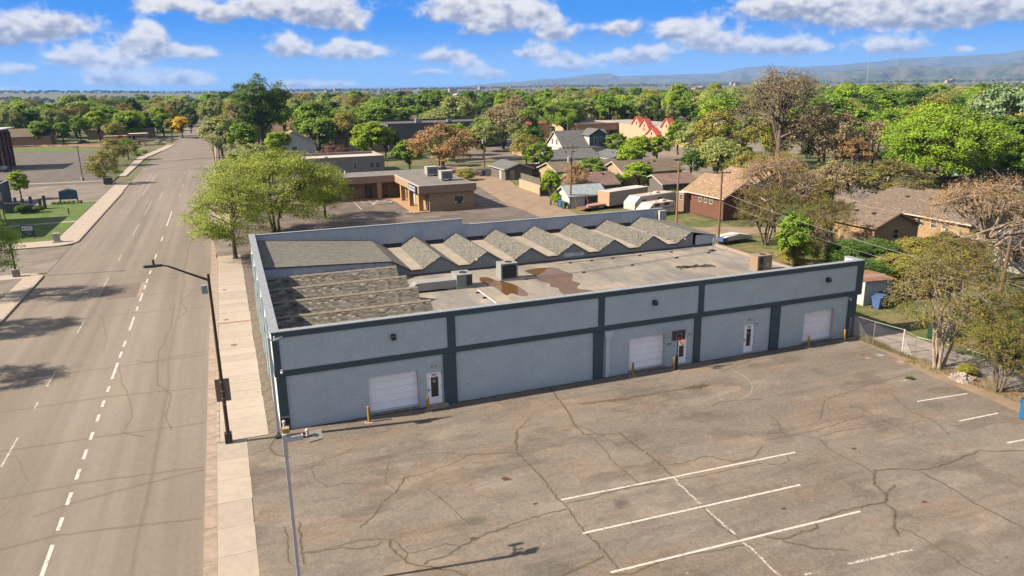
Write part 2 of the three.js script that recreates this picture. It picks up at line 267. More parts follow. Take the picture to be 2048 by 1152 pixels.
const lotMap = (() => {
  const W = 2048, H = 1536, S = W / 48, r = mulberry(5);
  const [c, g] = canvasFrom(W, H, (u, v) => {
    const x = u * 48, z = v * 36;
    const big = fbm(x * 0.16 + 3, z * 0.22, 4, 0, 3), mid = fbm(x * 0.55, z * 1.2 + 9, 4, 0, 7), fine = fbm(x * 9, z * 9, 3, 0, 13), st = fbm(x * 0.33 + z * 0.1, z * 2.4, 3, 0, 19), gr = lat(Math.floor(u * W), Math.floor(v * H), 5);
    let k = 0.222 * (1 + (big - 0.5) * 0.42 + (mid - 0.5) * 0.26 + (fine - 0.5) * 0.5 + (gr - 0.5) * 0.42);
    const dark = sstep(0.57, 0.70, fbm(x * 0.42 + 31, z * 0.7 + 5, 4, 0, 23)) * 0.20 + sstep(0.56, 0.72, st) * 0.13; k *= 1 - dark;
    const warm = sstep(0.42, 0.66, fbm(x * 0.3 + 7, z * 0.5 + 2, 4, 0, 29)) * (1 - dark);
    const pale = sstep(0.64, 0.74, fbm(x * 0.5 + 70, z * 0.9 + 15, 4, 0, 43)) * 0.16; k *= 1 + pale;
    return [k * (1.0 + warm * 0.10), k * (0.90 + warm * 0.01), k * (0.785 - warm * 0.05)];
  });
  const X = (x) => (x - LOT.x0) * S, Z = (z) => (z - LOT.z0) * S;
  g.lineCap = 'round'; g.lineJoin = 'round';
  const stroke = (pts, w, col) => { g.strokeStyle = col; g.lineWidth = Math.max(1, w * S); g.beginPath(); pts.forEach((q, i) => (i ? g.lineTo(X(q[0]), Z(q[1])) : g.moveTo(X(q[0]), Z(q[1])))); g.stroke(); };
  // fine map cracking over the whole lot
  for (let k = 0; k < 240; k++) { let x = r() * 46 - 2, z = r() * 33, a = r() * 7; const p = []; for (let i = 0; i < 5 + r() * 9; i++) { p.push(x, z); a += (r() - 0.5) * 1.2; x += Math.cos(a) * 0.35; z += Math.sin(a) * 0.35; } stroke(wobble(p, 0.15, 0.06, r), 0.012 + r() * 0.02, `rgba(58,46,36,${0.18 + r() * 0.3})`); }
  for (const [w, ...p] of CRACKS) {
    const q = wobble(p, 0.22, 0.10, r);
    const qa = q.map((v) => [v[0] + (r() - 0.5) * 0.05, v[1] + (r() - 0.5) * 0.05]); stroke(qa, w * 2.2, 'rgba(60,50,40,0.10)'); stroke(qa, w * 1.1, 'rgba(48,38,30,0.24)'); for (let i = 0; i + 1 < q.length; i++) stroke([q[i], q[i + 1]], w * (0.25 + r() * 0.6), `rgba(34,27,20,${0.35 + r() * 0.4})`);
    if (w > 0.055) { stroke(wobble(p, 0.3, 0.07, r), w * 0.3, 'rgba(88,78,44,0.6)'); for (const s of q) if (r() < 0.26) { g.fillStyle = ['rgba(72,74,28,0.7)', 'rgba(94,80,46,0.6)', 'rgba(60,66,24,0.7)'][Math.floor(r() * 3)]; g.beginPath(); g.ellipse(X(s[0] + (r() - 0.5) * 0.08), Z(s[1] + (r() - 0.5) * 0.08), S * (0.02 + r() * 0.05), S * (0.02 + r() * 0.04), r() * 3, 0, 7); g.fill(); } }
  }
  // cross crack with old white paint, oil spots, patches
  const blot = (x, z, rx, rz, col, n = 14) => { for (let i = 0; i < n; i++) { g.fillStyle = col; g.beginPath(); g.ellipse(X(x + (r() - 0.5) * rx), Z(z + (r() - 0.5) * rz), S * rx * (0.25 + r() * 0.4), S * rz * (0.25 + r() * 0.4), r() * 3, 0, 7); g.fill(); } };
  blot(10.4, 10.6, 0.30, 0.22, 'rgba(60,34,26,0.5)'); blot(10.9, 13.4, 0.16, 0.10, 'rgba(50,36,30,0.5)'); blot(7.2, 15.0, 0.22, 0.12, 'rgba(60,44,34,0.5)'); blot(14.8, 14.9, 0.5, 0.5, 'rgba(62,54,48,0.10)', 24); blot(7.8, 13.6, 0.6, 0.6, 'rgba(70,62,55,0.08)', 24);
  blot(21.7, 18.3, 0.16, 0.10, 'rgba(50,34,26,0.6)'); blot(29.4, 14.9, 0.18, 0.1, 'rgba(40,28,24,0.6)'); blot(28.3, 20.4, 0.2, 0.1, 'rgba(70,40,30,0.6)'); blot(41.0, 4.4, 0.35, 0.25, 'rgba(150,134,118,0.14)'); blot(42.6, 5.9, 0.4, 0.3, 'rgba(150,134,118,0.16)'); blot(42.3, 4.3, 0.45, 0.4, 'rgba(120,130,140,0.22)');
  blot(26.5, 4.1, 1.4, 0.16, 'rgba(48,36,26,0.20)', 30); blot(20.5, 4.0, 1.2, 0.12, 'rgba(58,46,34,0.12)', 20);
  for (let k = 0; k < 60; k++) blot(r() * 44, 1.5 + r() * 30, 0.05 + r() * 0.09, 0.04 + r() * 0.06, r() < 0.6 ? 'rgba(60,46,38,0.5)' : 'rgba(160,146,130,0.35)', 3);
  // worn basketball arc
  g.strokeStyle = 'rgba(190,180,170,0.28)'; g.lineWidth = 0.06 * S; g.beginPath(); g.arc(X(27.0), Z(3.4), 3.6 * S, -0.3, 1.3); g.stroke();
  // tyre rubber arcs
  for (let k = 0; k < 9; k++) { g.strokeStyle = 'rgba(64,54,48,0.07)'; g.lineWidth = 0.22 * S; g.beginPath(); g.arc(X(4 + r() * 34), Z(4 + r() * 22), S * (5 + r() * 8), r() * 6, r() * 6 + 1); g.stroke(); }
  const t = new THREE.CanvasTexture(c); t.colorSpace = THREE.SRGBColorSpace; t.magFilter = THREE.LinearFilter; t.repeat.set(1 / 48, 1 / 36); t.offset.set(-LOT.x0 / 48, LOT.z1 / 36); return t;
})();
const roadMap = (() => {    // x -22..-4, z -170..20
  const W = 512, H = 2048, Sx = W / 18, Sz = H / 190, r = mulberry(15);
  const [c, g] = canvasFrom(W, H, (u, v) => {
    const x = u * 18, z = v * 190;
    const fine = fbm(x * 7, z * 3, 3, 0, 53), big = fbm(x * 0.25, z * 0.05, 4, 0, 57), lane = fbm(x * 1.6 + 4, z * 0.03, 4, 0, 61), gr = lat(Math.floor(u * W), Math.floor(v * H), 9);
    let k = 0.252 * (1 + (big - 0.5) * 0.35 + (lane - 0.5) * 0.45 + (fine - 0.5) * 0.16 + (gr - 0.5) * 0.10);
    const seam = Math.exp(-(((x - 15.05 - (fbm(z * 0.1, 2, 3, 0, 3) - 0.5) * 0.5) / 0.11) ** 2)) * 0.20 + Math.exp(-(((x - 11.1) / 0.5) ** 2)) * 0.05; k *= 1 - seam;
    const track = Math.exp(-(((x - 8.6 - (z - 150) * 0.012) / 0.55) ** 2)) * 0.14 * sstep(60, 130, z + 40) + Math.exp(-(((x - 5.2) / 0.6) ** 2)) * 0.08; k *= 1 - track;
    return [k, k * 0.885, k * 0.765];
  });
  const X = (x) => (x + 22) * Sx, Z = (z) => (z + 170) * Sz;
  const line = (p, w, a) => { const q = wobble(p, 0.5, 0.10, r); g.strokeStyle = `rgba(72,60,52,${a})`; g.lineWidth = Math.max(1.1, w * Sx); g.beginPath(); q.forEach((s, i) => (i ? g.lineTo(X(s[0]), Z(s[1])) : g.moveTo(X(s[0]), Z(s[1])))); g.stroke(); };
  const zs = [-31, -38, -16.5, -9.8, -3.3, 2.4, 7.8, -46, -54, -62, -75, -90, -104, 13];
  for (const z of zs) { line([-22, z + r(), -16, z + r() - 0.5, -10.5, z + r() - 0.6, -4.3, z + r() * 0.6], 0.06, 0.5); }
  line([-6.0, -36.5, -6.9, -33.5, -6.2, -30, -6.8, -27.6], 0.1, 0.55); line([-7.4, -33, -7.3, -25, -7.9, -18, -7.5, -11, -6.5, -8.9, -6.6, -5.0, -6.2, -2.8], 0.09, 0.55); line([-9.4, -17.1, -8.4, -16.4, -6.2, -16.9, -4.4, -17.2], 0.07, 0.5); line([-10.4, -16, -10, -13.2, -9.3, -10, -8.6, -6, -8.9, -3.6, -7.6, -2.4], 0.07, 0.5);
  line([-15.6, -36.4, -13.4, -31, -12.2, -24, -12, -20], 0.06, 0.5); line([-13.2, 4, -15, 7, -18, 8.2], 0.07, 0.5); line([-12, 5, -10, 4.2, -7, 3.6, -4.3, 3.2], 0.06, 0.5); line([-17, -4, -14.2, -2.5, -13, 1, -13.6, 4], 0.05, 0.4);
  g.fillStyle = 'rgba(70,56,52,0.34)'; g.fillRect(X(-13.9), Z(-43.8), 2.9 * Sx, 6.4 * Sz);                       // asphalt patch
  g.fillStyle = 'rgba(150,134,120,0.4)'; g.fillRect(X(-11.1), Z(-43.5), 0.35 * Sx, 6 * Sz);  // sun patch beside it: pale strip of light painted into the road colour
  const t = new THREE.CanvasTexture(c); t.colorSpace = THREE.SRGBColorSpace; t.magFilter = THREE.LinearFilter; t.repeat.set(1 / 18, 1 / 190); t.offset.set(22 / 18, 20 / 190); return t;
})();
const fineBump = bumpTex(512, 512, 3, (u, v) => fbm(u * 96, v * 96, 3, 96, 71));
const M = {};
M.lot = mat(null, 0.93, { map: lotMap, bumpMap: fineBump, bumpScale: 0.006 });
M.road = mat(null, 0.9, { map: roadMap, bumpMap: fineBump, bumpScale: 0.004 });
M.asphaltOld = grain([0.225, 0.202, 0.18], 0.5, 8, 3, 17, 512, 0.92);
M.asphaltDark = grain([0.125, 0.112, 0.105], 0.55, 8, 31, 13, 512, 0.92);
M.asphaltMotel = grain([0.155, 0.13, 0.118], 0.55, 8, 35, 15, 512, 0.92);
const slabTones = [0.94, 1.0, 1.05, 0.98].map((k, i) => grain([0.50 * k, 0.445 * k, 0.385 * k], 0.13, 8, 200 + i, 2.3, 256, 0.9));
M.concrete = slabTones[1]; M.kerb = grain([0.42, 0.36, 0.31], 0.4, 8, 41, 1.9, 256, 0.92); M.gutter = grain([0.40, 0.33, 0.275], 0.45, 8, 47, 2.7, 256, 0.92);
M.joint = grain([0.16, 0.13, 0.10], 0.6, 8, 51, 0.7, 128, 0.95);
M.dirt = mat(null, 0.96, { map: tex(512, 512, 9, (u, v) => { const n = fbm(u * 7, v * 7, 6, 7, 81), f = fbm(u * 60, v * 60, 3, 60, 83), k = 0.62 + n * 0.55 + f * 0.3; return [0.31 * k, 0.235 * k, 0.165 * k]; }), bumpMap: bumpTex(256, 256, 2, (u, v) => fbm(u * 24, v * 24, 4, 24, 85)), bumpScale: 0.02 });
const grassTex = (a, b, s, tile) => tex(512, 512, tile, (u, v) => { const n = sstep(0.38, 0.64, fbm(u * 6, v * 6, 5, 6, s)), f = 0.62 + 0.76 * fbm(u * 128, v * 128, 2, 128, s + 9); return [0, 1, 2].map((i) => mix(a[i], b[i], n) * f); });
const grassBump = bumpTex(256, 256, 1.3, (u, v) => fbm(u * 40, v * 40, 3, 40, 91));
M.lawn = mat(null, 0.95, { map: grassTex([0.085, 0.165, 0.02], [0.125, 0.215, 0.026], 93, 6), bumpMap: grassBump, bumpScale: 0.05 });
M.yard = mat(null, 0.95, { map: grassTex([0.105, 0.16, 0.026], [0.25, 0.215, 0.09], 97, 7), bumpMap: grassBump, bumpScale: 0.05 });
M.weeds = mat(null, 0.95, { map: grassTex([0.07, 0.11, 0.022], [0.17, 0.155, 0.06], 103, 5), bumpMap: grassBump, bumpScale: 0.08 });
M.terrain = mat(null, 0.97, { map: tex(1024, 1024, 180, (u, v) => { const n = sstep(0.36, 0.66, fbm(u * 9, v * 9, 6, 9, 111)), f = 0.6 + 0.8 * fbm(u * 90, v * 90, 3, 90, 113); return [mix(0.085, 0.17, n) * f, mix(0.125, 0.16, n) * f, mix(0.03, 0.07, n) * f]; }) });
M.paint = mat(null, 0.8, { map: tex(256, 256, 1.4, (u, v) => { const n = sstep(0.26, 0.5, fbm(u * 14, v * 14, 5, 14, 121)), k = mix(0.46, 0.72, n); return [k, k * 0.955, k * 0.90]; }) });
M.paintWorn = mat(null, 0.85, { map: tex(256, 256, 1.1, (u, v) => { const n = sstep(0.36, 0.6, fbm(u * 16, v * 16, 5, 16, 123)), k = mix(0.26, 0.62, n); return [k, k * 0.93, k * 0.86]; }) });

// ---------------------------------------------------------------- ground, roads, pavements
{
  // one sheet to the horizon; the land rises a little far away
  const rings = [0, 60, 140, 260, 420, 700, 1000, 1400, 1900, 2500, 3200, 4000, 5000, 6200, 7600, 9000, 12000, 16000], n = 220, p = [], t = [], V = [];
  const ridge = (az) => { const a = RIDGE_PLAIN; if (az <= a[0]) return a[1]; for (let i = 0; i + 3 < a.length; i += 2) if (az <= a[i + 2]) return mix(a[i + 1], a[i + 3], (az - a[i]) / (a[i + 2] - a[i])); return a[a.length - 1]; };
  const hgt = (r, az) => { const R = 5200, top = 20 + R * Math.tan(ridge(az) * Math.PI / 180) - 4; return -0.2 + top * sstep(2300, R, r) - 6 * sstep(500, 1500, r) * (1 - sstep(2300, R, r)) + (fbm(az * 0.5 + 40, r * 0.0014, 4, 0, 131) - 0.5) * 9 * sstep(700, 2500, r) - (r > 7000 ? 26 : 0); };
  for (let i = 0; i < rings.length; i++) { V.push([]); for (let k = 0; k <= n; k++) { const az = (k / n) * 360 - 180, a = az * Math.PI / 180, r = rings[i]; V[i].push([-1.5 + Math.sin(a) * r, hgt(r, az), 43 - Math.cos(a) * r]); } }
  for (let i = 0; i + 1 < rings.length; i++) for (let k = 0; k < n; k++) for (const v of [V[i][k], V[i][k + 1], V[i + 1][k + 1], V[i][k], V[i + 1][k + 1], V[i + 1][k]]) { p.push(...v); t.push(v[0], -v[2]); }
  struct('ground', raw(p, t), M.terrain);
}
const flat = (name, poly, y, m, th = 0.1) => struct(name, ext(poly, y - th, y, 'y'), m);
const rect = (x0, x1, z0, z1) => [[x0, z0], [x1, z0], [x1, z1], [x0, z1]];
// street with lane dashes
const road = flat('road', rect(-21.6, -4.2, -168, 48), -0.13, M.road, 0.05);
flat('far_road', [[-21.6, -168.05], [-4.2, -168.05], [-3.9, -215], [-6, -262], [-8, -330], [-10, -460], [-19, -460], [-19, -330], [-19.4, -262], [-21.6, -215]], -0.13, M.asphaltOld, 0.05);
flat('lot_entrance', [[-4.195, -70], [-1.4, -72], [-1.4, -47], [-3.455, -52.4]], -0.03, M.asphaltOld, 0.1);
flat('side_street', rect(-110, -21.65, -69.5, -53.2), -0.125, M.asphaltOld, 0.05);
const dash = (x0, x1, z0, z1, m = M.paint) => obj('lane_dash', ext(rect(x0, x1, z0, z1), -0.129, -0.124, 'y'), m, road);
for (let i = 0; i < DASH.length; i += 2) dash(-10.72, -10.54, DASH[i], DASH[i + 1]);
for (let i = 0; i < DASHL.length; i += 2) dash(-14.80, -14.68, DASHL[i], DASHL[i + 1], M.paintWorn);
for (const [x, a, b] of [[-13.6, -122, -112], [-10.3, -120, -116], [-10.3, -137, -129], [-13.7, -149, -145], [-10.9, -163, -158], [-17.2, -160, -120], [-18.4, -164, -126]]) dash(x - 0.07, x + 0.07, a, b, M.paintWorn);
// right kerb, gutter, pavement slabs
{
  const g = struct('gutter', bx(-4.2, -3.62, -0.3, -0.105, -250, 48), M.gutter);
  for (let z = 46; z > -60; z -= 3.05) obj('gutter_joint', bx(-4.19, -3.63, -0.104, -0.101, z - 0.012, z + 0.012), M.joint, g);
  const k = struct('kerb', bx(-3.62, -3.46, -0.3, 0.012, -52.5, 0.4), M.kerb); for (let z = -1.2; z > -51; z -= 3.05) obj('kerb_joint', bx(-3.622, -3.459, -0.1, 0.0135, z - 0.008, z + 0.008), M.joint, k);
  struct('kerb', bx(-3.62, -3.46, -0.3, 0.012, -250, -70), M.kerb);
  const bed = struct('pavement', [bx(-3.455, -0.74, -0.3, -0.03, -52.4, 0.35), bx(-3.615, -1.96, -0.3, -0.03, 0.42, 48)], M.joint);
  let i = 0;
  for (let z = 0.35; z > -52; z -= 1.53) { if (z < -22.3 && z > -23.6) { obj('brick_band', bx(-3.44, -0.75, -0.031, 0.004, z - 1.52, z - 1.2), mat([0.30, 0.16, 0.11], 0.9), bed); obj('slab', bx(-3.44, -0.75, -0.031, 0.006, z - 1.19, z), slabTones[i++ % 4], bed); continue; } obj('slab', bx(-3.44, -0.76 + (rnd() - 0.5) * 0.05, -0.031, 0.004 + rnd() * 0.008, z - 1.515, z), slabTones[Math.floor(rnd() * 4)], bed); }
  for (let z = 0.44; z < 47; z += 2.35) obj('slab', bx(-3.60, -1.975 + (rnd() - 0.5) * 0.05, -0.031, 0.002 + rnd() * 0.008, z, z + 2.335), slabTones[Math.floor(rnd() * 4)], bed);
  const far = struct('pavement', bx(-3.455, -1.5, -0.3, -0.03, -240, -70), M.joint); for (let z = -70; z > -150; z -= 3.1) obj('slab', bx(-3.44, -1.52, -0.031, 0.006, z - 3.08, z), slabTones[Math.floor(rnd() * 4)], far);
  for (const [x, z, w, d] of [[-2.85, -36, 0.42, 0.34], [-2.8, -25.0, 0.42, 0.34], [-2.3, -17.5, 0.5, 0.4]]) { const m = tag(obj('manhole_cover', std(new THREE.CylinderGeometry(w / 2, w / 2, 0.02, 20)).translate(x, 0.008, z), mat([0.24, 0.13, 0.09], 0.8)), `rusty round access cover in the pavement, ${z < -30 ? 'farthest up the pavement' : z < -20 ? 'just beyond the brick band' : 'nearest the street lamp'}`, 'cover', 'pavement covers'); }
  // strip between pavement and building, corner apron
  flat('verge', [[-0.74, -45], [0.02, -45], [0.02, 0.35], [-0.74, 0.35]], -0.002, grain([0.19, 0.165, 0.135], 0.5, 8, 133, 1.7, 256, 0.95), 0.2);
}
// parking lot in front
const lot = flat('parking_lot', [[-1.955, 0.42], [-0.75, 0.40], [-0.75, 0.3], [42.9, 0.3], [43.4, 2.4], [42.8, 6.0], [42.2, 9.0], [42.3, 13], [41.9, 17], [41.9, 35.4], [-1.955, 35.4]], 0, M.lot, 0.3);
for (const [k, [a, b, c, d]] of PLINES.entries()) {
  const worn = [3, 7, 8].includes(k), vert = k >= 9, w = vert ? 0.055 : 0.065, dx = c - a, dz = d - b, L = Math.hypot(dx, dz), nx = -dz / L * w, nz = dx / L * w, N = Math.max(2, Math.round(L / (vert ? 0.5 : 1.1))), r = mulberry(k + 1);
  for (let i = 0; i < N; i++) { const t0 = i / N, t1 = (i + 1) / N + 0.002 - (r() < 0.10 ? 0.07 / L : 0), j = (r() - 0.5) * (vert ? 0.12 : 0.015), q = (t, s) => [a + dx * t + nx * s + (vert ? j : 0), b + dz * t + nz * s * (0.85 + r() * 0.3)]; if (worn && r() < 0.35) continue; obj('parking_line', ext([q(t0, -1), q(t1, -1), q(t1, 1), q(t0, 1)], 0.001, 0.0055 + (i % 2) * 0.0006, 'y'), worn || vert ? M.paintWorn : M.paint, lot); }
}
// alley and yards on the right
flat('dirt_edge', [[42.9, 0.3], [44.0, 0.3], [44.1, 5], [44.9, 8.5], [45.4, 13], [45.5, 35], [41.9, 35], [41.9, 17], [42.3, 13], [42.2, 9], [42.8, 6], [43.4, 2.4]], 0.004, M.dirt, 0.3);
flat('alley', [[44.0, -60], [49, -60], [48.2, -30], [48.0, 2], [47.9, 6], [48.4, 8], [48.2, 36], [45.45, 36], [45.4, 13], [44.9, 8.5], [44.1, 5]], -0.01, grain([0.34, 0.31, 0.275], 0.45, 8, 137, 5.3, 512, 0.93), 0.2);
flat('yard', [[48.25, -30], [66, -30], [66, 36], [48.25, 36], [48.45, 8], [48.0, 6], [48.05, 2]], 0.0, M.yard, 0.2);
flat('weedy_yard', [[66.05, -46], [95, -46], [95, 36], [66.05, 36]], 0.0, M.weeds, 0.2);
flat('yard', [[49.05, -60], [64.8, -60], [64.8, -30.05], [48.3, -30.05]], 0.0, M.yard, 0.2);
flat('drive', [[52, -47.5], [62, -43.5], [70, -40], [70, -36], [58, -38.5], [50, -41]], 0.012, M.dirt, 0.02);
flat('lawn', [[75, -66], [94, -66], [94, -46.05], [75, -46.05]], 0.005, M.lawn, 0.2);
flat('cross_road', rect(97, 116, -400, 120), -0.06, M.asphaltOld, 0.05);
{ const far = struct('cross_road_line', [bx(106.3, 106.45, -0.058, -0.054, -300, 60), bx(97.4, 97.52, -0.058, -0.054, -300, 60)], M.paint); }
flat('road_verge', rect(94.1, 96.95, -300, 120), -0.01, M.dirt, 0.2); flat('road_verge', rect(116.05, 121, -300, 120), -0.01, M.dirt, 0.2);
// motel lot, dirt alley behind, back yards
flat('motel_lot', [[-1.4, -32.8], [43.9, -32.8], [43.9, -62], [43.0, -76], [46.5, -104], [40, -126], [-1.4, -126]], -0.014, M.asphaltMotel, 0.15);
flat('dirt_alley', [[43.95, -60.05], [49.0, -60.05], [53, -82], [53.6, -100], [60, -126], [52, -150], [41, -126.05], [46.55, -104], [43.05, -76], [43.95, -62]], -0.01, M.dirt, 0.15);
flat('yard', [[49.1, -60.05], [64.8, -60.05], [90, -60.05], [94, -126], [60.2, -126], [53.8, -100], [53.2, -82]], -0.004, M.yard, 0.15);
flat('mall_lot', [[96.9, -126], [200, -126], [200, -215], [60, -215], [60, -150], [96.9, -150]], -0.05, M.asphaltOld, 0.1);
// left blocks
{
  const corner = (x, z, r, a0, a1, n = 8) => Array.from({ length: n + 1 }, (_, i) => { const a = mix(a0, a1, i / n); return [x + Math.cos(a) * r, z + Math.sin(a) * r]; });
  const A = struct('pavement', ext([[-23.6, 48], ...[[-23.6, -50.6]], [-110, -50.6], [-110, -52.9], ...corner(-24.4, -50.4, 2.5, -Math.PI / 2, 0), [-21.9, 48]].map((q) => q), -0.3, 0.0, 'y'), M.concrete);
  struct('kerb', ext([[-110, -52.9], ...corner(-24.4, -50.4, 2.5, -Math.PI / 2, 0), [-21.9, 48], [-21.62, 48], ...corner(-24.4, -50.4, 2.78, 0, -Math.PI / 2), [-110, -53.18]], -0.3, 0.012, 'y'), M.kerb);
  for (let z = 44; z > -50; z -= 2.4) obj('pavement_joint', bx(-23.58, -21.92, 0.0005, 0.0025, z - 0.012, z + 0.012), M.joint, A);
  flat('side_lot', rect(-110, -23.65, -50.55, 48), -0.004, M.asphaltOld, 0.2);
  const B = struct('pavement', ext([[-110, -69.7], ...corner(-24.2, -72.4, 2.7, Math.PI / 2, 0), [-21.45, -112], [-21.45, -146], [-24.3, -146], [-24.3, -74.2], [-110, -72.4]], -0.3, 0.0, 'y'), M.concrete);
  struct('kerb', ext([...corner(-24.2, -72.4, 2.7, Math.PI / 2, 0), [-21.45, -128], [-21.2, -128], ...corner(-24.2, -72.4, 2.98, 0, Math.PI / 2)], -0.3, 0.012, 'y'), M.kerb);
  for (let z = -75; z > -145; z -= 2.9) obj('pavement_joint', bx(-24.28, -21.47, 0.0005, 0.0025, z - 0.015, z + 0.015), M.joint, B);
  flat('lawn', [[-110, -72.45], [-24.35, -74.25], [-24.35, -114], [-36, -114], [-110, -114]], 0.01, M.lawn, 0.2);
  flat('path', [[-60, -87.6], [-24.3, -90.2], [-24.3, -91.2], [-60, -88.6]], 0.016, M.concrete, 0.01);
  flat('drive', rect(-110, -24.35, -146, -114.05), 0.0, M.asphaltOld, 0.2);
  flat('dark_lot', [[-110, -146.05], [-27, -146.05], [-30, -168], [-36, -176], [-41, -250], [-70, -263], [-110, -263]], 0.004, M.asphaltDark, 0.2);
  flat('path', [[-60, -153.4], [-28, -150.2], [-28, -151.4], [-60, -154.8]], 0.016, M.concrete, 0.01);
  flat('lawn', [[-110, -263.05], [-70, -263.05], [-41, -250.1], [-41, -262], [-60, -285], [-110, -285]], 0.02, M.lawn, 0.2); flat('lawn', [[-80, -205], [-58.5, -207], [-59.5, -228], [-82, -240]], 0.024, M.lawn, 0.01);
  flat('pavement', [[-25.5, -160], [-23.9, -160], [-23.6, -214], [-19.5, -250], [-18, -270], [-20.5, -270], [-22.3, -250], [-26, -214]], 0.0, M.concrete, 0.2);
  flat('planting_bed', [[-41, -250], [-36.05, -176], [-30.05, -168], [-27, -146.05], [-25.6, -146.05], [-25.55, -160], [-26.05, -214], [-22.35, -250]], 0.01, M.weeds, 0.2);
  flat('brick_walk', [[-110, -285.1], [-60, -285.1], [-30, -262], [-30, -275], [-60, -300], [-110, -300]], 0.012, grain([0.30, 0.16, 0.11], 0.4, 8, 141, 5, 256), 0.2);
}

// ---------------------------------------------------------------- the blue-grey commercial building
const stuccoBump = bumpTex(512, 512, 1.6, (u, v) => fbm(u * 80, v * 80, 3, 80, 151));
const stucco = (c, s, amt = 0.16) => mat(null, 0.92, { map: tex(512, 512, 4.2, (u, v) => { const n = 1 + amt * (fbm(u * 5, v * 5, 5, 5, s) - 0.5) * 2 + 0.16 * (fbm(u * 90, v * 90, 2, 90, s + 3) - 0.5) * 2 + 0.03 * (fbm(u * 26, v * 2, 3, 0, s + 7) - 0.5) * 2; return c.map((x) => x * n); }), bumpMap: stuccoBump, bumpScale: 0.006 });
M.blue = stucco([0.70, 0.835, 0.905], 153, 0.10); M.trim = stucco([0.09, 0.14, 0.16], 157, 0.12);
M.cap = mat(null, 0.55, { map: tex(256, 256, 2.2, (u, v) => { const n = 0.86 + 0.3 * fbm(u * 8, v * 8, 5, 8, 161), d = sstep(0.58, 0.7, fbm(u * 20, v * 20, 4, 20, 163)) * 0.25; return [0.34 * n * (1 - d), 0.39 * n * (1 - d), 0.45 * n * (1 - d)]; }) });
M.innerWall = mat(null, 0.85, { map: tex(512, 512, [6, 3], (u, v) => { const st = fbm(u * 40, v * 1.0, 3, 0, 165) * 0.5 + fbm(u * 9, v * 7, 4, 0, 167) * 0.5, n = 0.80 + 0.4 * st; return [0.62 * n, 0.71 * n, 0.80 * n]; }) });
M.gable = mat(null, 0.9, { map: tex(256, 256, 1.2, (u, v) => { const l = Math.abs((u * 4) % 1 - 0.5) > 0.46 ? 0.72 : 1, n = (0.8 + 0.4 * fbm(u * 6, v * 18, 5, 6, 171)) * l; return [0.33 * n, 0.37 * n, 0.40 * n]; }) });
M.white = mat([0.74, 0.74, 0.76], 0.55); M.whiteDoor = mat(null, 0.5, { map: tex(128, 128, 2.5, (u, v) => { const n = 0.94 + 0.12 * fbm(u * 5, v * 5, 4, 5, 173); return [1.5 * n, 1.54 * n, 1.62 * n]; }) });
M.rust = mat([0.33, 0.13, 0.07], 0.8); M.black = mat([0.02, 0.022, 0.026], 0.6); M.darkMetal = mat([0.05, 0.045, 0.045], 0.55, { metalness: 0.3 }); M.galv = mat([0.46, 0.48, 0.50], 0.5, { metalness: 0.5 }); M.yellow = mat(null, 0.6, { map: tex(64, 64, 0.6, (u, v) => { const n = 0.8 + 0.4 * fbm(u * 6, v * 6, 4, 6, 177); return [0.52 * n, 0.29 * n, 0.035 * n]; }) });
M.glassDark = new THREE.MeshPhysicalMaterial({ color: new THREE.Color().setRGB(0.03, 0.028, 0.026), roughness: 0.05, metalness: 0, specularIntensity: 1 });
const shBump = {};
const shingles = (base, spread, light, dark, s, tw = 0.25, th = 0.13) => { // courses of tabs, each tab its own tone
  const nx = 44, ny = 64;
  return mat(null, 0.95, { map: tex(1024, 1024, [nx * tw, ny * th], (u, v) => {
    const row = Math.floor(v * ny), off = lat(row, 3, s) , col = Math.floor(u * nx + off) % nx, fv = (v * ny) % 1, fu = (u * nx + off) % 1, r = lat(col, row, s + 1), q = lat(col, row, s + 2);
    let k = 1 + (r - 0.5) * spread; if (q < light) k *= 1.75; else if (q > 1 - dark) k *= 0.5;
    k *= (fv < 0.10 ? 0.55 : 1) * (fu < 0.05 ? 0.72 : 1) * (0.86 + 0.28 * fbm(u * 200, v * 200, 2, 0, s + 4));
    return base.map((x, i) => x * k * (1 + (i === 2 ? (r - 0.5) * 0.2 : 0)));
  }), bumpMap: shBump[tw + '/' + th] ??= bumpTex(256, 1024, [nx * tw, ny * th], (u, v) => { const fv = (v * ny) % 1; return 0.2 + 0.8 * (1 - fv) * (fv < 0.1 ? 0.2 : 1); }), bumpScale: 0.015 });
};
M.shingleGrey = shingles([0.172, 0.175, 0.158], 0.4, 0.02, 0.05, 181); M.shingleMixed = shingles([0.195, 0.19, 0.165], 0.7, 0.10, 0.14, 191, 0.26, 0.14);
M.membrane = mat(null, 0.9, { map: tex(1024, 1024, [44, 20], (u, v) => {
  const x = u * 44, z = v * 20, seam = Math.abs((x / 2.0) % 1 - 0.5) > 0.487 ? 0.9 : 1, n = fbm(x * 0.22, z * 0.3, 5, 0, 201), f = fbm(x * 3, z * 1.1, 4, 0, 203), d = sstep(0.44, 0.68, fbm(x * 0.35 + 9, z * 0.14 + 4, 5, 0, 207)), sp = sstep(0.57, 0.66, fbm(x * 0.9, z * 0.7, 4, 0, 211));
  const k = (0.66 + n * 0.36 + (f - 0.5) * 0.3) * seam; const c = [mix(0.385, 0.28, d), mix(0.358, 0.278, d), mix(0.318, 0.268, d)]; return c.map((q, i) => q * k * (1 + sp * [0.22, 0.16, 0.08][i])); }) });
M.valley = mat(null, 0.92, { map: tex(512, 512, [3, 11], (u, v) => { const n = fbm(u * 4, v * 9, 5, 0, 213), o = sstep(0.55, 0.72, fbm(u * 5 + 3, v * 7, 4, 0, 217)), k = 0.72 + n * 0.5; return [mix(0.41, 0.44, o) * k, mix(0.37, 0.34, o) * k, mix(0.32, 0.26, o) * k]; }) });
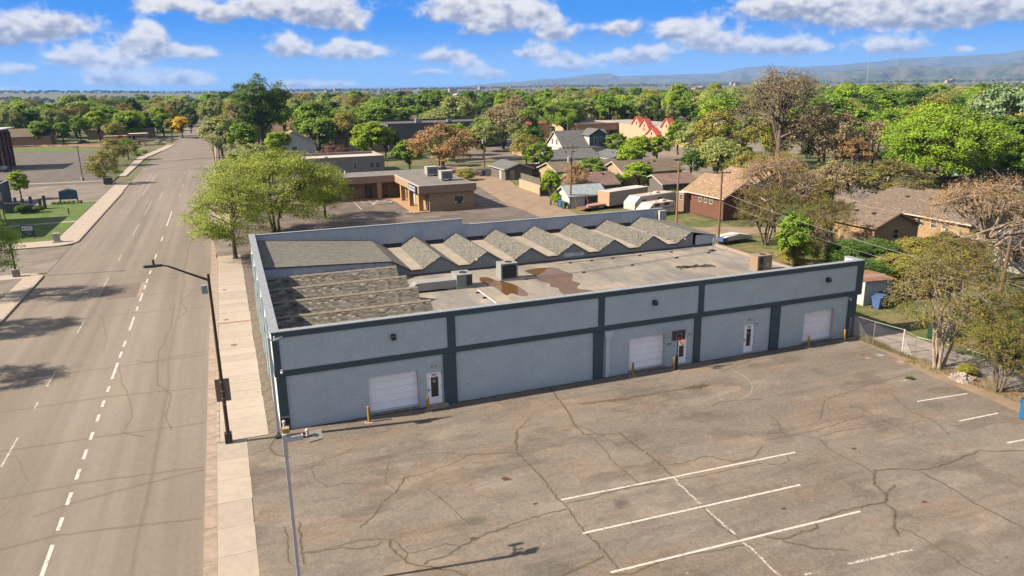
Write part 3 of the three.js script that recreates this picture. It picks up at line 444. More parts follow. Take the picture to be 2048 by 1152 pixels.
M.ridgeStrip = grain([0.30, 0.265, 0.215], 0.5, 8, 219, 1.7, 256);
M.tanPanel = mat(null, 0.9, { map: tex(128, 128, 1.0, (u, v) => { const l = Math.abs((u * 6) % 1 - 0.5) > 0.44 ? 0.75 : 1, n = (0.8 + 0.4 * fbm(u * 6, v * 12, 4, 6, 221)) * l; return [0.48 * n, 0.44 * n, 0.40 * n]; }) });

const B = thing('commercial_building', 'long blue-grey stucco commercial building with dark trim and sawtooth roof', 'building');
const W = 43.9, ZR = -28.4, ZF = -18.6, DK = 3.85, HF = 6.1;
const GD = [[5.36, 8.50], [23.65, 26.55], [38.93, 41.82]], ED = [[9.05, 10.05], [27.5, 28.42], [33.38, 34.30]];
const rectH = (x0, x1, y0, y1) => [[x0, y0], [x1, y0], [x1, y1], [x0, y1]];
{
  // front wall with openings
  const poly = [[0, -0.1]]; const holes = GD.map(([a, b]) => rectH(a, b, 0.12, 2.48)).concat(ED.map(([a, b]) => rectH(a, b, 0.04, 2.2)));
  obj('front_wall', ext(rectH(0, W, -0.1, 3.36), -0.32, 0, 'z', holes), M.blue, B);
  obj('front_fascia', ext(rectH(0, W + 0.4, 3.36, HF), -0.32, 0.03, 'z'), M.blue, B);
  obj('trim_band', bx(-0.03, W + 0.44, 5.76, HF, -0.02, 0.085), M.trim, B);
  obj('trim_band', bx(-0.03, W + 0.44, 3.36, 3.72, -0.02, 0.085), M.trim, B);
  for (const [a, b] of [[-0.03, 0.36], [10.5, 11.03], [21.15, 21.62], [29.15, 29.62], [43.72, 44.34]]) obj('trim_post', bx(a, b, 3.72, 5.76, -0.02, 0.085), M.trim, B);
  for (const [a, b] of [[0.0, 0.55], [10.15, 11.0], [20.8, 21.55], [28.92, 29.46], [35.68, 36.52], [43.15, 43.9]]) obj('pillar', bx(a, b, -0.1, 3.36, -0.02, 0.13), M.trim, B);
  obj('parapet_cap', bx(-0.1, W + 0.46, HF, HF + 0.05, -0.36, 0.11), M.cap, B);
  obj('parapet_return', [bx(W, W + 0.4, 3.3, HF, -1.55, -0.32)], M.blue, B); obj('parapet_cap', bx(W - 0.04, W + 0.46, HF, HF + 0.05, -1.6, -0.365), M.cap, B);
  // west wall rising to the back, with pilasters
  obj('west_wall', ext([[-0.325, -0.1], [-0.325, HF], [ZR, 6.78], [ZR, -0.1]], 0, 0.3, 'x'), M.blue, B);
  obj('parapet_cap', ext([[-0.37, HF], [-0.37, HF + 0.05], [ZR - 0.3, 6.84], [ZR - 0.3, 6.79]], -0.1, 0.44, 'x'), M.cap, B);
  obj('west_band', bx(-0.06, 0.0, 3.36, 3.72, -28, -0.05), M.trim, B); for (const z of [-4.5, -9.5, -14.5, -19.5, -24.5]) obj('pilaster', bx(-0.14, 0, -0.1, 5.9, z - 0.3, z + 0.3), M.blue, B);
  // rear wall, stepped
  obj('rear_wall', [bx(0.3, 20.4, -0.1, 6.72, ZR - 0.3, ZR), bx(20.4, W, -0.1, 6.1, ZR - 0.3, ZR)], M.innerWall, B);
  obj('parapet_cap', bx(0.445, 20.42, 6.72, 6.77, ZR - 0.36, ZR + 0.06), M.cap, B); obj('parapet_cap', bx(20.43, W + 0.05, 6.1, 6.15, ZR - 0.36, ZR + 0.06), M.cap, B);
  obj('corner_pier', bx(43.2, 44.05, -0.1, 5.95, -29.5, ZR + 0.5), mat([0.55, 0.57, 0.58], 0.9), B);
  // east wall, low
  obj('east_wall', [bx(W - 0.3, W, -0.1, 3.92, ZF, -0.325), bx(W - 0.3, W, -0.1, 4.75, ZR, ZF - 0.005)], M.blue, B); obj('edge_flashing', bx(W - 0.36, W + 0.05, 3.92, 4.0, ZF + 0.01, -1.62), mat([0.50, 0.36, 0.31], 0.7), B); obj('edge_flashing', bx(W - 0.02, W + 0.07, 3.86, 3.915, ZF + 0.01, -1.62), mat([0.22, 0.07, 0.05], 0.7), B);
  // flat deck
  obj('flat_roof', bx(0.3, W - 0.305, DK - 0.35, DK, ZF + 0.005, -0.325), M.membrane, B);
}
// garage doors, doors
for (const [a, b] of GD) {
  const d = obj('garage_door', bx(a + 0.02, b - 0.02, 0.125, 2.475, -0.318, -0.27), mat([0.28, 0.28, 0.30], 0.7), B);
  for (let k = 0; k < 5; k++) obj('panel', bx(a + 0.03, b - 0.03, 0.14 + k * 0.466, 0.14 + (k + 1) * 0.466 - 0.012, -0.268, -0.235), M.whiteDoor, d);
  obj('sill', bx(a - 0.05, b + 0.05, -0.05, 0.115, -0.3, 0.05), M.kerb, d); obj('jamb', bx(b - 0.025, b + 0.06, 0.12, 2.55, -0.23, 0.025), M.white, d);
}
for (const [k, [a, b]] of ED.entries()) {
  const d = obj('door', ext(rectH(a + 0.01, b - 0.01, 0.045, 2.195), -0.2, -0.06, 'z', [rectH(a + 0.27, b - 0.24, 0.48, 1.86)]), M.whiteDoor, B);
  obj('pane', bx(a + 0.265, b - 0.235, 0.475, 1.865, -0.15, -0.13), M.glassDark, d); obj('handle', [bx(a + 0.06, a + 0.11, 0.92, 1.12, -0.06, -0.03), bx(a + 0.05, a + 0.26, 1.0, 1.03, -0.03, -0.005)], M.galv, d);
  for (const y of [0.35, 1.15, 1.95]) obj('hinge', bx(b - 0.05, b - 0.005, y, y + 0.11, -0.06, -0.04), M.galv, d);
  if (k !== 1) { const t = obj('number', words(k ? '1625' : '1601', 0.13), M.black, d); t.position.set((a + b) / 2, 1.94, -0.058); }
  obj('notice', bx(a + 0.42, b - 0.40, 1.46, 1.58, -0.129, -0.126), M.white, d); if (!k) { obj('notice', bx(a + 0.40, b - 0.38, 1.76, 1.83, -0.129, -0.126), mat([0.4, 0.4, 0.4], 0.6), d); obj('lettering', bx(a + 0.33, b - 0.42, 1.635, 1.66, -0.129, -0.127), mat([0.5, 0.5, 0.52], 0.6), d); obj('lettering', bx(b - 0.41, b - 0.29, 1.635, 1.66, -0.129, -0.127), mat([0.6, 0.06, 0.04], 0.6), d); obj('threshold', bx(a - 0.1, b + 0.25, -0.02, 0.05, -0.02, 0.75), M.kerb, d); }
  if (k !== 1) { const l = obj('door_light', std(new THREE.SphereGeometry(0.14, 16, 10)).scale(1, 0.5, 0.5).translate((a + b) / 2, 2.62, 0.03), mat([0.75, 0.68, 0.48], 0.4), B); obj('light_rim', bx((a + b) / 2 - 0.17, (a + b) / 2 + 0.17, 2.56, 2.68, 0, 0.02), mat([0.12, 0.10, 0.08], 0.6), l); }
  obj('door_closer', [bx(b + 0.02, b + 0.3, 2.19, 2.21, 0.0, 0.09)], M.galv, d);
}
obj('number_plate', bx(26.72, 27.05, 1.6, 1.72, 0, 0.03), mat([0.42, 0.30, 0.14], 0.6), B);
for (const x of [7.06, 25.5, 40.81]) { const l = obj('wall_pack_light', ext([[0.03, 4.78], [0.32, 4.80], [0.34, 4.98], [0.22, 5.1], [0.03, 5.1]], x - 0.14, x + 0.14, 'x'), M.black, B); obj('lens', bx(x - 0.11, x + 0.11, 4.765, 4.778, 0.06, 0.29), mat([0.2, 0.2, 0.18], 0.2), l); }
for (const [x, y] of [[0.36, 3.68], [43.15, 3.1]]) { const c = obj('security_camera', [std(new THREE.SphereGeometry(0.09, 14, 10)).translate(x, y, 0.24), bx(x - 0.06, x + 0.06, y, y + 0.16, 0.085, 0.2)], M.white, B); }
obj('downspout', [bx(21.75, 22.0, -0.05, 0.3, 0.005, 0.13), bx(21.72, 22.05, 0.3, 2.75, 0.005, 0.15), ext([[21.62, 3.34], [22.22, 3.34], [22.22, 3.0], [22.05, 2.75], [21.72, 2.75], [21.62, 3.0]], 0.005, 0.22, 'z')], mat([0.80, 0.93, 1.02], 0.7), B);
obj('hose_bib', cyl(11.75, 1.05, 0.04, 0.03, 0.05, 8), M.black, B);
obj('meter_box', bx(43.3, 43.55, 0.0, 1.6, 0.135, 0.2), M.galv, B);

// transverse shingled ridges at the street end
for (const [k, z] of [-18.25, -14.6, -10.85, -6.95].entries()) {
  const hw = 1.35, y0 = DK + 0.05, y1 = 4.98, x0 = 0.31, x1 = 11.28;
  const r = obj('cross_ridge', ext([[z + hw - 0.06, DK + 0.005], [z - (k ? hw - 0.06 : 0.28), DK + 0.005], [z - (k ? 0 : 0.28), y1 - 0.09], [z, y1 - 0.07]], x0, x1 - 0.1, 'x'), M.gable, B);
  obj('roof_slope', slab([x0, y0 - 0.01, z + hw], [x1, y0 - 0.01, z + hw], [x1, y1, z], [x0, y1, z], 0.05), M.shingleMixed, r);
  if (k) obj('roof_slope', slab([x1, y0 - 0.01, z - hw], [x0, y0 - 0.01, z - hw], [x0, y1, z - 0.005], [x1, y1, z - 0.005], 0.05), M.shingleMixed, r);
  obj('ridge_cap', ext([[z + 0.16, y1 - 0.10], [z + 0.14, y1 - 0.07], [z, y1 + 0.025], [z - 0.14, y1 - 0.07], [z - 0.16, y1 - 0.10]], x0 + 0.01, x1 + 0.015, 'x'), M.ridgeStrip, r);
}
obj('flashing', bx(5.4, 11.3, 4.99, 5.05, -18.52, -18.38), M.cap, B);
// the wide slope behind them, with its end wall
obj('wide_slope', slab([0.31, 5.84, ZF + 0.12], [11.05, 5.36, ZF + 0.12], [11.05, 5.36, ZR + 0.005], [0.31, 6.26, ZR + 0.005], 0.1), M.shingleGrey, B);
obj('end_wall', ext([[0.31, DK - 0.01], [11.0, DK - 0.01], [11.0, 5.22], [0.31, 5.71]], ZF - 0.12, ZF, 'z'), M.innerWall, B);
obj('east_slope', slab([12.55, 4.50, ZF + 0.12], [12.55, 4.50, ZR + 0.005], [11.055, 5.36, ZR + 0.005], [11.055, 5.36, ZF + 0.12], 0.08), M.shingleGrey, B);
obj('gable_wall', ext([[11.005, DK - 0.01], [12.5, DK - 0.01], [12.5, 4.40], [11.005, 5.24]], ZF - 0.12, ZF, 'z'), M.gable, B);
// sawtooth ridges running to the rear wall
for (let k = 0; k < 7; k++) {
  const x = 15.3 + 4.283 * k, hw = 1.55, yv = 4.46, yp = 5.40, last = k === 6;
  const r = obj('sawtooth', ext([[x - hw, DK - 0.01], [x + (last ? 0.28 : hw), DK - 0.01], [x + (last ? 0.28 : hw), last ? 5.26 : yv - 0.08], [x, yp - 0.1], [x - hw, yv - 0.08]], ZF - 0.12, ZF, 'z'), M.gable, B);
  obj('roof_slope', slab([x - hw - 0.05, yv - 0.03, ZR + 0.005], [x - hw - 0.05, yv - 0.03, ZF + 0.12], [x, yp, ZF + 0.12], [x, yp, ZR + 0.005], 0.07), M.shingleGrey, r);
  const ex = last ? W + 0.05 : x + hw + 0.05, ey = last ? 4.88 : yv - 0.03;
  obj('roof_slope', slab([ex, ey, ZF + 0.12], [ex, ey, ZR + (last ? 0.6 : 0.005)], [x + 0.005, yp, ZR + (last ? 0.6 : 0.005)], [x + 0.005, yp, ZF + 0.12], 0.07), M.shingleGrey, r);
  obj('flashing', bx(x - hw + 0.02, x + hw - 0.02, DK + 0.16, DK + 0.22, ZF, ZF + 0.035), M.cap, r); if (k === 3) obj('louvre', [bx(x - 0.95, x + 0.15, 4.15, 4.5, ZF, ZF + 0.02), bx(x + 0.2, x + 1.1, 4.15, 4.45, ZF, ZF + 0.02)], M.innerWall, r); if (!k || k === 6) obj('flood_light', std(new THREE.SphereGeometry(0.10, 10, 8)).translate(x - (k ? 0.7 : -3.3), 4.75, ZF + 0.1), M.white, r);
  // valley before this ridge
  const vx0 = k ? x - 4.283 + hw : 12.5, vx1 = x - hw;
  const v = obj('valley_roof', slab([vx0 - 0.02, yv - 0.035, ZF + 0.16], [vx1 + 0.02, yv - 0.035, ZF + 0.16], [vx1 + 0.02, yv + 0.05, ZR + 0.005], [vx0 - 0.02, yv + 0.05, ZR + 0.005], 0.06), M.valley, B);
  obj('front_panel', bx(vx0 + 0.01, vx1 - 0.01, DK + 0.005, yv - 0.12, ZF - 0.1, ZF - 0.01), M.tanPanel, v); obj('edge', bx(vx0, vx1, yv - 0.15, yv - 0.04, ZF + 0.01, ZF + 0.17), mat([0.07, 0.045, 0.04], 0.8), v);
  obj('cant_strip', ext([[ZR + 0.008, yv + 0.055], [ZR + 0.35, yv + 0.06], [ZR + 0.008, yv + 0.4]], vx0 - 0.3, vx1 + 0.3, 'x'), mat([0.045, 0.042, 0.045], 0.85), v);
}
obj('end_panel', bx(41.6, W - 0.31, 4.05, 5.0, ZF - 0.02, ZF + 0.05), M.innerWall, B); obj('end_panel_back', bx(41.585, W - 0.31, DK, 4.75, ZF - 0.12, ZF - 0.025), M.gable, B);
obj('base_flashing', bx(12.5, W - 0.4, DK + 0.004, DK + 0.14, ZF + 0.002, ZF + 0.06), mat([0.12, 0.15, 0.20], 0.6), B);
for (const [x, z, y] of [[21.9, -21.5, 4.95], [37.9, -21.6, 4.72], [38.4, -20.4, 4.95], [35.6, -19.6, 5.0]]) { obj('roof_vent', [cyl(x, y, z, 0.07, 0.38, 8), cyl(x, y + 0.38, z, 0.12, 0.06, 8)], M.galv, B); }

// ---------------------------------------------------------------- things on the roof
function acUnit(name, label, x, z, w, h, d, cm, gx0, gx1) {
  const t = thing(name, label, 'air conditioner', [x, DK, z]);
  obj('body', [cbx(0, 0.14, 0, w, h - 0.14, d)], cm, t); obj('curb', cbx(0, 0.005, 0, w + 0.12, 0.134, d + 0.12), M.galv, t); obj('lid', cbx(0, h, 0, w + 0.05, 0.05, d + 0.05), cm, t);
  const fan = obj('fan_grille', std(new THREE.TorusGeometry(Math.min(w, d) * 0.24, 0.03, 6, 24)).rotateX(Math.PI / 2).translate(w * 0.08, h + 0.06, 0), M.darkMetal, t); obj('fan', cyl(w * 0.08, h + 0.045, 0, Math.min(w, d) * 0.235, 0.012, 24), M.black, fan);
  const gr = obj('grille', bx(gx0 * w, gx1 * w, 0.22, h - 0.08, d / 2, d / 2 + 0.012), M.black, t); for (let i = 0; i <= 14; i++) { const gx = mix(gx0, gx1, i / 14) * w; obj('fin', bx(gx - 0.008, gx + 0.008, 0.22, h - 0.08, d / 2 + 0.012, d / 2 + 0.03), mat([0.10, 0.12, 0.13], 0.5), gr); }
  return t;
}
const acGrey = mat([0.33, 0.37, 0.37], 0.6), acTan = mat([0.36, 0.27, 0.19], 0.7);
{
  const a = acUnit('rooftop_unit', 'grey rooftop air conditioner joined to a long sheet-metal duct', 15.68, -13.55, 1.32, 1.12, 1.5, acGrey, 0.12, 0.46);
  obj('duct', bx(-3.9, -0.67, 0.14, 0.78, -0.55, 0.62), mat([0.52, 0.52, 0.51], 0.5, { metalness: 0.35 }), a); obj('duct_boot', ext([[-0.67, 0.1], [-1.7, 0.14], [-1.25, 0.02], [-0.9, 0.02]], -0.5, 0.6, 'z'), M.galv, a); obj('duct_end', slab([-4.75, 0.16, 0.62], [-3.9, 0.78, 0.62], [-3.9, 0.78, -0.55], [-4.75, 0.16, -0.55], 0.05), M.galv, a);
  acUnit('rooftop_unit', 'grey rooftop air conditioner with dark grille beside the puddle', 19.9, -14.3, 1.5, 1.42, 1.2, acGrey, -0.42, 0.40);
  const c = acUnit('rooftop_cooler', 'brown rooftop cooler near the east edge of the roof', 41.0, -7.95, 1.5, 1.38, 1.05, acTan, -0.4, -0.1); obj('access_panel', [bx(-0.5, -0.22, 0.45, 0.7, 0.528, 0.545), bx(0.2, 0.42, 0.4, 0.75, 0.528, 0.545)], mat([0.6, 0.55, 0.45], 0.6), c);
}
M.puddle = new THREE.MeshPhysicalMaterial({ roughness: 0.02, ior: 1.33, color: new THREE.Color().setRGB(0.085, 0.048, 0.02) });
const blob = (pts, n = 3) => { const c = new THREE.CatmullRomCurve3(pts.map((q) => new THREE.Vector3(q[0], 0, q[1])), true); return c.getPoints(pts.length * n).slice(0, -1).map((v) => [v.x, v.z]); };
tag(obj('puddle', ext(blob([[18.0, -15.7], [18.54, -15.5], [18.9, -14.2], [19.5, -13.24], [19.8, -12.1], [19.85, -10.75], [19.8, -9.5], [19.5, -8.7], [18.95, -8.9], [18.75, -9.6], [18.5, -9.85], [18.1, -9.44], [18.0, -10.54], [18.0, -12.1], [17.66, -12.7], [17.5, -13.44], [17.6, -14.6]]), DK - 0.01, DK + 0.004, 'y'), M.puddle), 'smaller rain puddle on the flat roof in front of the rooftop unit', 'puddle');
tag(obj('puddle', ext(blob([[22.3, -16.2], [23.2, -16.7], [24.5, -16.65], [25.3, -16.2], [25.4, -15.0], [25.6, -13.6], [25.2, -12.5], [24.65, -11.5], [24.9, -10.4], [24.2, -9.6], [24.0, -8.8], [24.5, -8.4], [25.0, -7.3], [24.6, -6.2], [23.2, -6.3], [22.3, -7.6], [22.35, -8.9], [22.6, -9.9], [22.2, -10.4], [22.6, -11.5], [22.1, -12.4], [22.45, -14.8]]), DK - 0.01, DK + 0.004, 'y'), M.puddle), 'larger dark rain puddle in the middle of the flat roof', 'puddle');
{
  const t = thing('roof_gas_pipe', 'thin grey pipe on small blocks running across the flat roof', 'pipe', [0, DK, 0]);
  obj('pipe', tube([[16.7, 0.12, -13.3], [20.9, 0.14, -13.35], [26.5, 0.12, -13.5], [31.9, 0.12, -14.1], [37.1, 0.12, -15.0], [41.2, 0.13, -15.6]], 0.03, 6), M.galv, t);
  for (const [x, z] of [[21.3, -13.4], [26.73, -13.5], [31.88, -14.1], [37.1, -15.0], [41.1, -15.6]]) obj('support_block', cbx(x, 0.003, z, 0.28, 0.09, 0.14), M.darkMetal, t);
  const u = thing('roof_vent_pipe', 'white pipe lying on blocks towards the front parapet', 'pipe', [0, DK, 0]); obj('pipe', tube([[16.35, 0.12, -11.5], [16.45, 0.12, -6.2]], 0.05, 8), M.white, u); for (const z of [-11.0, -9.4, -7.4]) obj('support_block', cbx(16.25, 0.003, z, 0.4, 0.1, 0.14), M.darkMetal, u);
  const v = thing('roof_conduit', 'dark conduit on blocks along the foot of the sawtooth gables', 'conduit', [0, DK, 0]); obj('pipe', tube([[26, 0.10, -17.2], [33, 0.10, -17.3], [40.5, 0.10, -17.6]], 0.02, 5), M.darkMetal, v); for (const x of [27.2, 29.4, 31.6, 34.5, 38.0]) obj('support_block', cbx(x, 0.003, -17.3, 0.22, 0.09, 0.14), M.darkMetal, v);
  const w = thing('roof_mast', 'bent mast at the far right corner of the flat roof', 'mast', [41.9, DK, -16.2]); obj('pole', tube([[0, 0.0, 0], [0.05, 0.9, 0], [0.2, 1.25, -0.1], [0.45, 1.0, -0.2], [0.42, 0.2, -0.1]], 0.03, 6), M.galv, w); obj('base', cbx(0, 0.003, 0, 0.5, 0.12, 0.4), M.darkMetal, w);
  const h = tag(obj('hose_heap', (() => { const r = mulberry(77), l = []; for (let k = 0; k < 9; k++) { const p = []; let x = (r() - 0.5) * 2.2, z = (r() - 0.5) * 0.5, a = r() * 6; for (let i = 0; i < 9; i++) { p.push([36.6 + x, DK + 0.04 + r() * 0.07, -11.2 + z]); a += (r() - 0.5) * 2; x += Math.cos(a) * 0.35; z += Math.sin(a) * 0.16; x = clamp(x, -1.6, 1.6); z = clamp(z, -0.7, 0.7); } l.push(tube(p, 0.035, 5)); } return l; })(), M.darkMetal), 'tangle of dark cable lying on the right half of the flat roof', 'cable heap');
}

// ---------------------------------------------------------------- street furniture and lot things
M.lampBrown = mat([0.085, 0.06, 0.045], 0.55, { metalness: 0.35 }); M.whitePaint = mat(null, 0.5, { map: tex(64, 256, [0.4, 3], (u, v) => { const n = 0.88 + 0.22 * fbm(u * 4, v * 12, 4, 0, 231); return [0.74 * n, 0.75 * n, 0.78 * n]; }) }); M.wood = mat(null, 0.9, { map: tex(128, 512, [1, 4], (u, v) => { const n = 0.65 + 0.7 * fbm(u * 30, v * 5, 5, 0, 233); return [0.20 * n, 0.135 * n, 0.085 * n]; }) }); M.woodPale = mat(null, 0.9, { map: tex(128, 512, [1, 4], (u, v) => { const n = 0.65 + 0.7 * fbm(u * 30, v * 5, 5, 0, 239); return [0.34 * n, 0.20 * n, 0.11 * n]; }) });
function streetLamp(label, x, z, h, extra) {
  const t = thing('street_lamp', label, 'street lamp', [x, 0, z], 0, extra ? undefined : undefined);
  obj('pole', tube([[0, 0.5, 0], [0, h * 0.5, 0], [0, h, 0]], [0.12, 0.10, 0.075], 8), M.lampBrown, t);
  obj('base', ext([[-0.2, -0.2], [0.2, -0.2], [0.2, 0.2], [-0.2, 0.2]], -0.05, 0.62, 'y'), M.lampBrown, t);
  obj('arm', tube([[0, h - 0.35, 0], [-1.0, h + 0.15, 0], [-1.9, h + 0.62, 0], [-2.25, h + 0.72, 0]], [0.075, 0.06, 0.05, 0.04], 7), M.lampBrown, t);
  const hd = obj('lamp_head', ext([[-2.2, 0.10], [-2.45, 0.17], [-3.05, 0.12], [-3.12, 0], [-3.05, -0.12], [-2.45, -0.17], [-2.2, -0.10]], h + 0.66, h + 0.76, 'y'), M.darkMetal, t); obj('lens', ext([[-2.5, 0.11], [-2.98, 0.08], [-2.98, -0.08], [-2.5, -0.11]], h + 0.635, h + 0.659, 'y'), mat([0.55, 0.56, 0.56], 0.3), hd); obj('photocell', cyl(-2.6, h + 0.76, 0, 0.06, 0.28, 8), M.black, hd);
  return t;
}
{
  const t = streetLamp('brown street lamp with blank sign plate, nearest on the right pavement', -2.95, 0.56, 10.06, true);
  obj('sign_back', bx(-0.38, 0.40, 2.52, 3.88, -0.17, -0.15), mat([0.30, 0.27, 0.25], 0.45, { metalness: 0.5 }), t); for (const y of [2.42, 2.75, 3.2, 3.75]) obj('strap', cyl(0, y, 0, 0.128, 0.05, 10), mat([0.42, 0.34, 0.16], 0.4, { metalness: 0.6 }), t);
  obj('junction_box', bx(-0.42, -0.12, 9.0, 9.45, -0.14, 0.12), mat([0.36, 0.46, 0.52], 0.5), t);
  streetLamp('brown street lamp behind the leafy pavement tree', -3.1, -114.8, 10.1); streetLamp('farthest brown street lamp before the bend of the street', -2.4, -171.8, 10.4);
  const l = thing('street_lamp', 'lamp post on a square concrete plinth at the left street corner', 'street lamp', [-24.4, 0, -53.2].map((v, i) => (i === 2 ? -51.9 : v))); obj('plinth', cbx(0, -0.02, 0, 0.62, 0.85, 0.62), M.kerb, l); obj('pole', tube([[0, 0.82, 0], [-0.05, 8.2, 0]], [0.11, 0.08], 8), M.lampBrown, l); obj('lamp_head', cbx(-0.05, 8.2, 0, 0.5, 0.14, 0.3), M.darkMetal, l);
  const k = thing('street_lamp', 'dark shoebox lamp on a white footing in the left car park', 'street lamp', [-32.3, 0, -154]); obj('footing', cyl(0, 0, 0, 0.35, 0.8, 12), M.concrete, k); obj('pole', tube([[0, 0.8, 0], [0, 7.6, 0]], 0.09, 6), M.darkMetal, k); obj('lamp_head', cbx(-0.3, 7.6, 0, 1.3, 0.18, 0.45), M.galv, k);
}
{ // two white floodlight masts
  const t = thing('floodlight_mast', 'white floodlight mast standing at the left corner of the building', 'mast', [-0.2, 0, 1.03]);
  obj('pole', cbx(0, 0.3, 0, 0.14, 5.9, 0.14), M.whitePaint, t); obj('base', cbx(0, -0.02, 0, 0.42, 0.12, 0.36), M.black, t); obj('sleeve', cbx(0, 0.1, 0, 0.2, 0.3, 0.2), M.galv, t); const f = obj('floodlight', slab([0.2, 6.02, 0.2], [0.75, 6.12, 0.2], [0.75, 6.16, -0.1], [0.2, 6.06, -0.1], 0.06), M.galv, t); obj('bracket', bx(0.07, 0.3, 5.98, 6.04, -0.03, 0.03), M.galv, f); obj('sensor', cyl(0.3, 6.08, 0.0, 0.05, 0.14, 8), M.white, f);
  const u = thing('floodlight_mast', 'white square mast with two floodlights in the parking lot foreground', 'mast', [-0.46, 0, 15.75]);
  obj('pole', cbx(0, -0.02, 0, 0.13, 6.2, 0.13), M.whitePaint, u); obj('collar', cbx(0, 6.1, 0, 0.165, 0.85, 0.165), M.whitePaint, u); obj('arm', bx(0.083, 0.68, 6.62, 6.82, -0.08, 0.08), M.whitePaint, u);
  const a = obj('floodlight', slab([0.92, 6.56, 0.22], [1.40, 6.62, 0.22], [1.40, 6.86, -0.14], [0.92, 6.80, -0.14], 0.10), mat([0.30, 0.30, 0.27], 0.4), u); obj('bracket', bx(0.68, 1.0, 6.66, 6.71, -0.04, 0.04), M.darkMetal, a); obj('sensor', [cyl(0.85, 6.72, 0.0, 0.05, 0.2, 8), std(new THREE.SphereGeometry(0.075, 10, 8)).translate(0.85, 6.95, 0)], M.white, a);
  const b = obj('floodlight', [cbx(0.12, 7.0, -0.78, 0.36, 0.30, 0.16)], M.black, u); obj('bracket', [tube([[0.04, 6.95, -0.05], [0.1, 7.08, -0.7]], 0.04, 6)], M.darkMetal, b); obj('sensor', [cyl(0.05, 7.1, -0.4, 0.05, 0.14, 8), std(new THREE.SphereGeometry(0.07, 10, 8)).translate(0.05, 7.28, -0.4)], M.white, b); obj('junction', cbx(0.08, 6.95, -0.12, 0.26, 0.2, 0.24), mat([0.5, 0.36, 0.20], 0.6), b); obj('base_plate', cbx(0, -0.01, 0, 0.4, 0.03, 0.4), M.galv, u);
}
for (const [x, z, l] of [[5.1, 0.95, 'left of the first garage door'], [8.82, 0.92, 'by the door numbered 1601'], [23.48, 0.85, 'left of the middle garage door'], [26.72, 0.95, 'behind the basketball pole'], [38.7, 0.92, 'left of the last garage door'], [42.12, 1.0, 'at the right end of the building']]) {
  const t = thing('bollard', 'yellow steel bollard ' + l, 'bollard', [x, 0, z], 0, 'yellow bollards along the front'); obj('post', [cyl(0, -0.02, 0, 0.085, 1.02, 14), std(new THREE.SphereGeometry(0.085, 14, 6, 0, 7, 0, 1.57)).scale(1, 0.35, 1).translate(0, 1.0, 0)], M.yellow, t); obj('footing', cyl(0, -0.03, 0, 0.3, 0.045, 9), M.kerb, t);
}
{
  const t = thing('basketball_hoop', 'black basketball backboard with red rim and white net on a pole', 'basketball hoop', [26.92, 0, 0.95]);
  obj('pole', [cyl(0.03, 0, 0, 0.055, 2.6, 10), cbx(0.03, 0.0, 0, 0.13, 1.1, 0.13)], M.black, t); obj('base', cyl(0.03, -0.02, 0, 0.32, 0.05, 10), M.kerb, t); const b = obj('backboard', bx(-0.55, 0.56, 2.28, 3.02, 0.12, 0.16), mat([0.025, 0.027, 0.035], 0.4), t);
  const fr = (x0, x1, y0, y1, w) => [bx(x0, x1, y0, y0 + w, 0.16, 0.166), bx(x0, x1, y1 - w, y1, 0.16, 0.166), bx(x0, x0 + w, y0 + w, y1 - w, 0.16, 0.166), bx(x1 - w, x1, y0 + w, y1 - w, 0.16, 0.166)];
  obj('border', fr(-0.5, 0.51, 2.33, 2.97, 0.025), mat([0.4, 0.4, 0.42], 0.5), b); obj('target_square', fr(-0.2, 0.26, 2.44, 2.78, 0.03), mat([0.5, 0.5, 0.52], 0.5), b); obj('arm', [bx(-0.01, 0.07, 2.5, 2.56, 0, 0.12), bx(-0.01, 0.07, 2.75, 2.8, 0, 0.12)], M.black, b);
  obj('rim', std(new THREE.TorusGeometry(0.23, 0.022, 8, 28)).rotateX(Math.PI / 2).translate(0.05, 2.33, 0.44), mat([0.72, 0.03, 0.03], 0.4), t);
  const np = []; for (let k = 0; k < 12; k++) { const a = k / 12 * 6.283, a2 = (k + 1) / 12 * 6.283, a0 = (k - 1) / 12 * 6.283; for (const q of [a2, a0]) np.push(tube([[0.05 + Math.cos(a) * 0.22, 2.32, 0.44 + Math.sin(a) * 0.22], [0.05 + Math.cos((a + q) / 2) * 0.15, 2.16, 0.44 + Math.sin((a + q) / 2) * 0.15], [0.05 + Math.cos(q) * 0.12, 1.98, 0.44 + Math.sin(q) * 0.12]], 0.012, 4)); } obj('net', np, mat([0.78, 0.74, 0.66], 0.8), t);
}
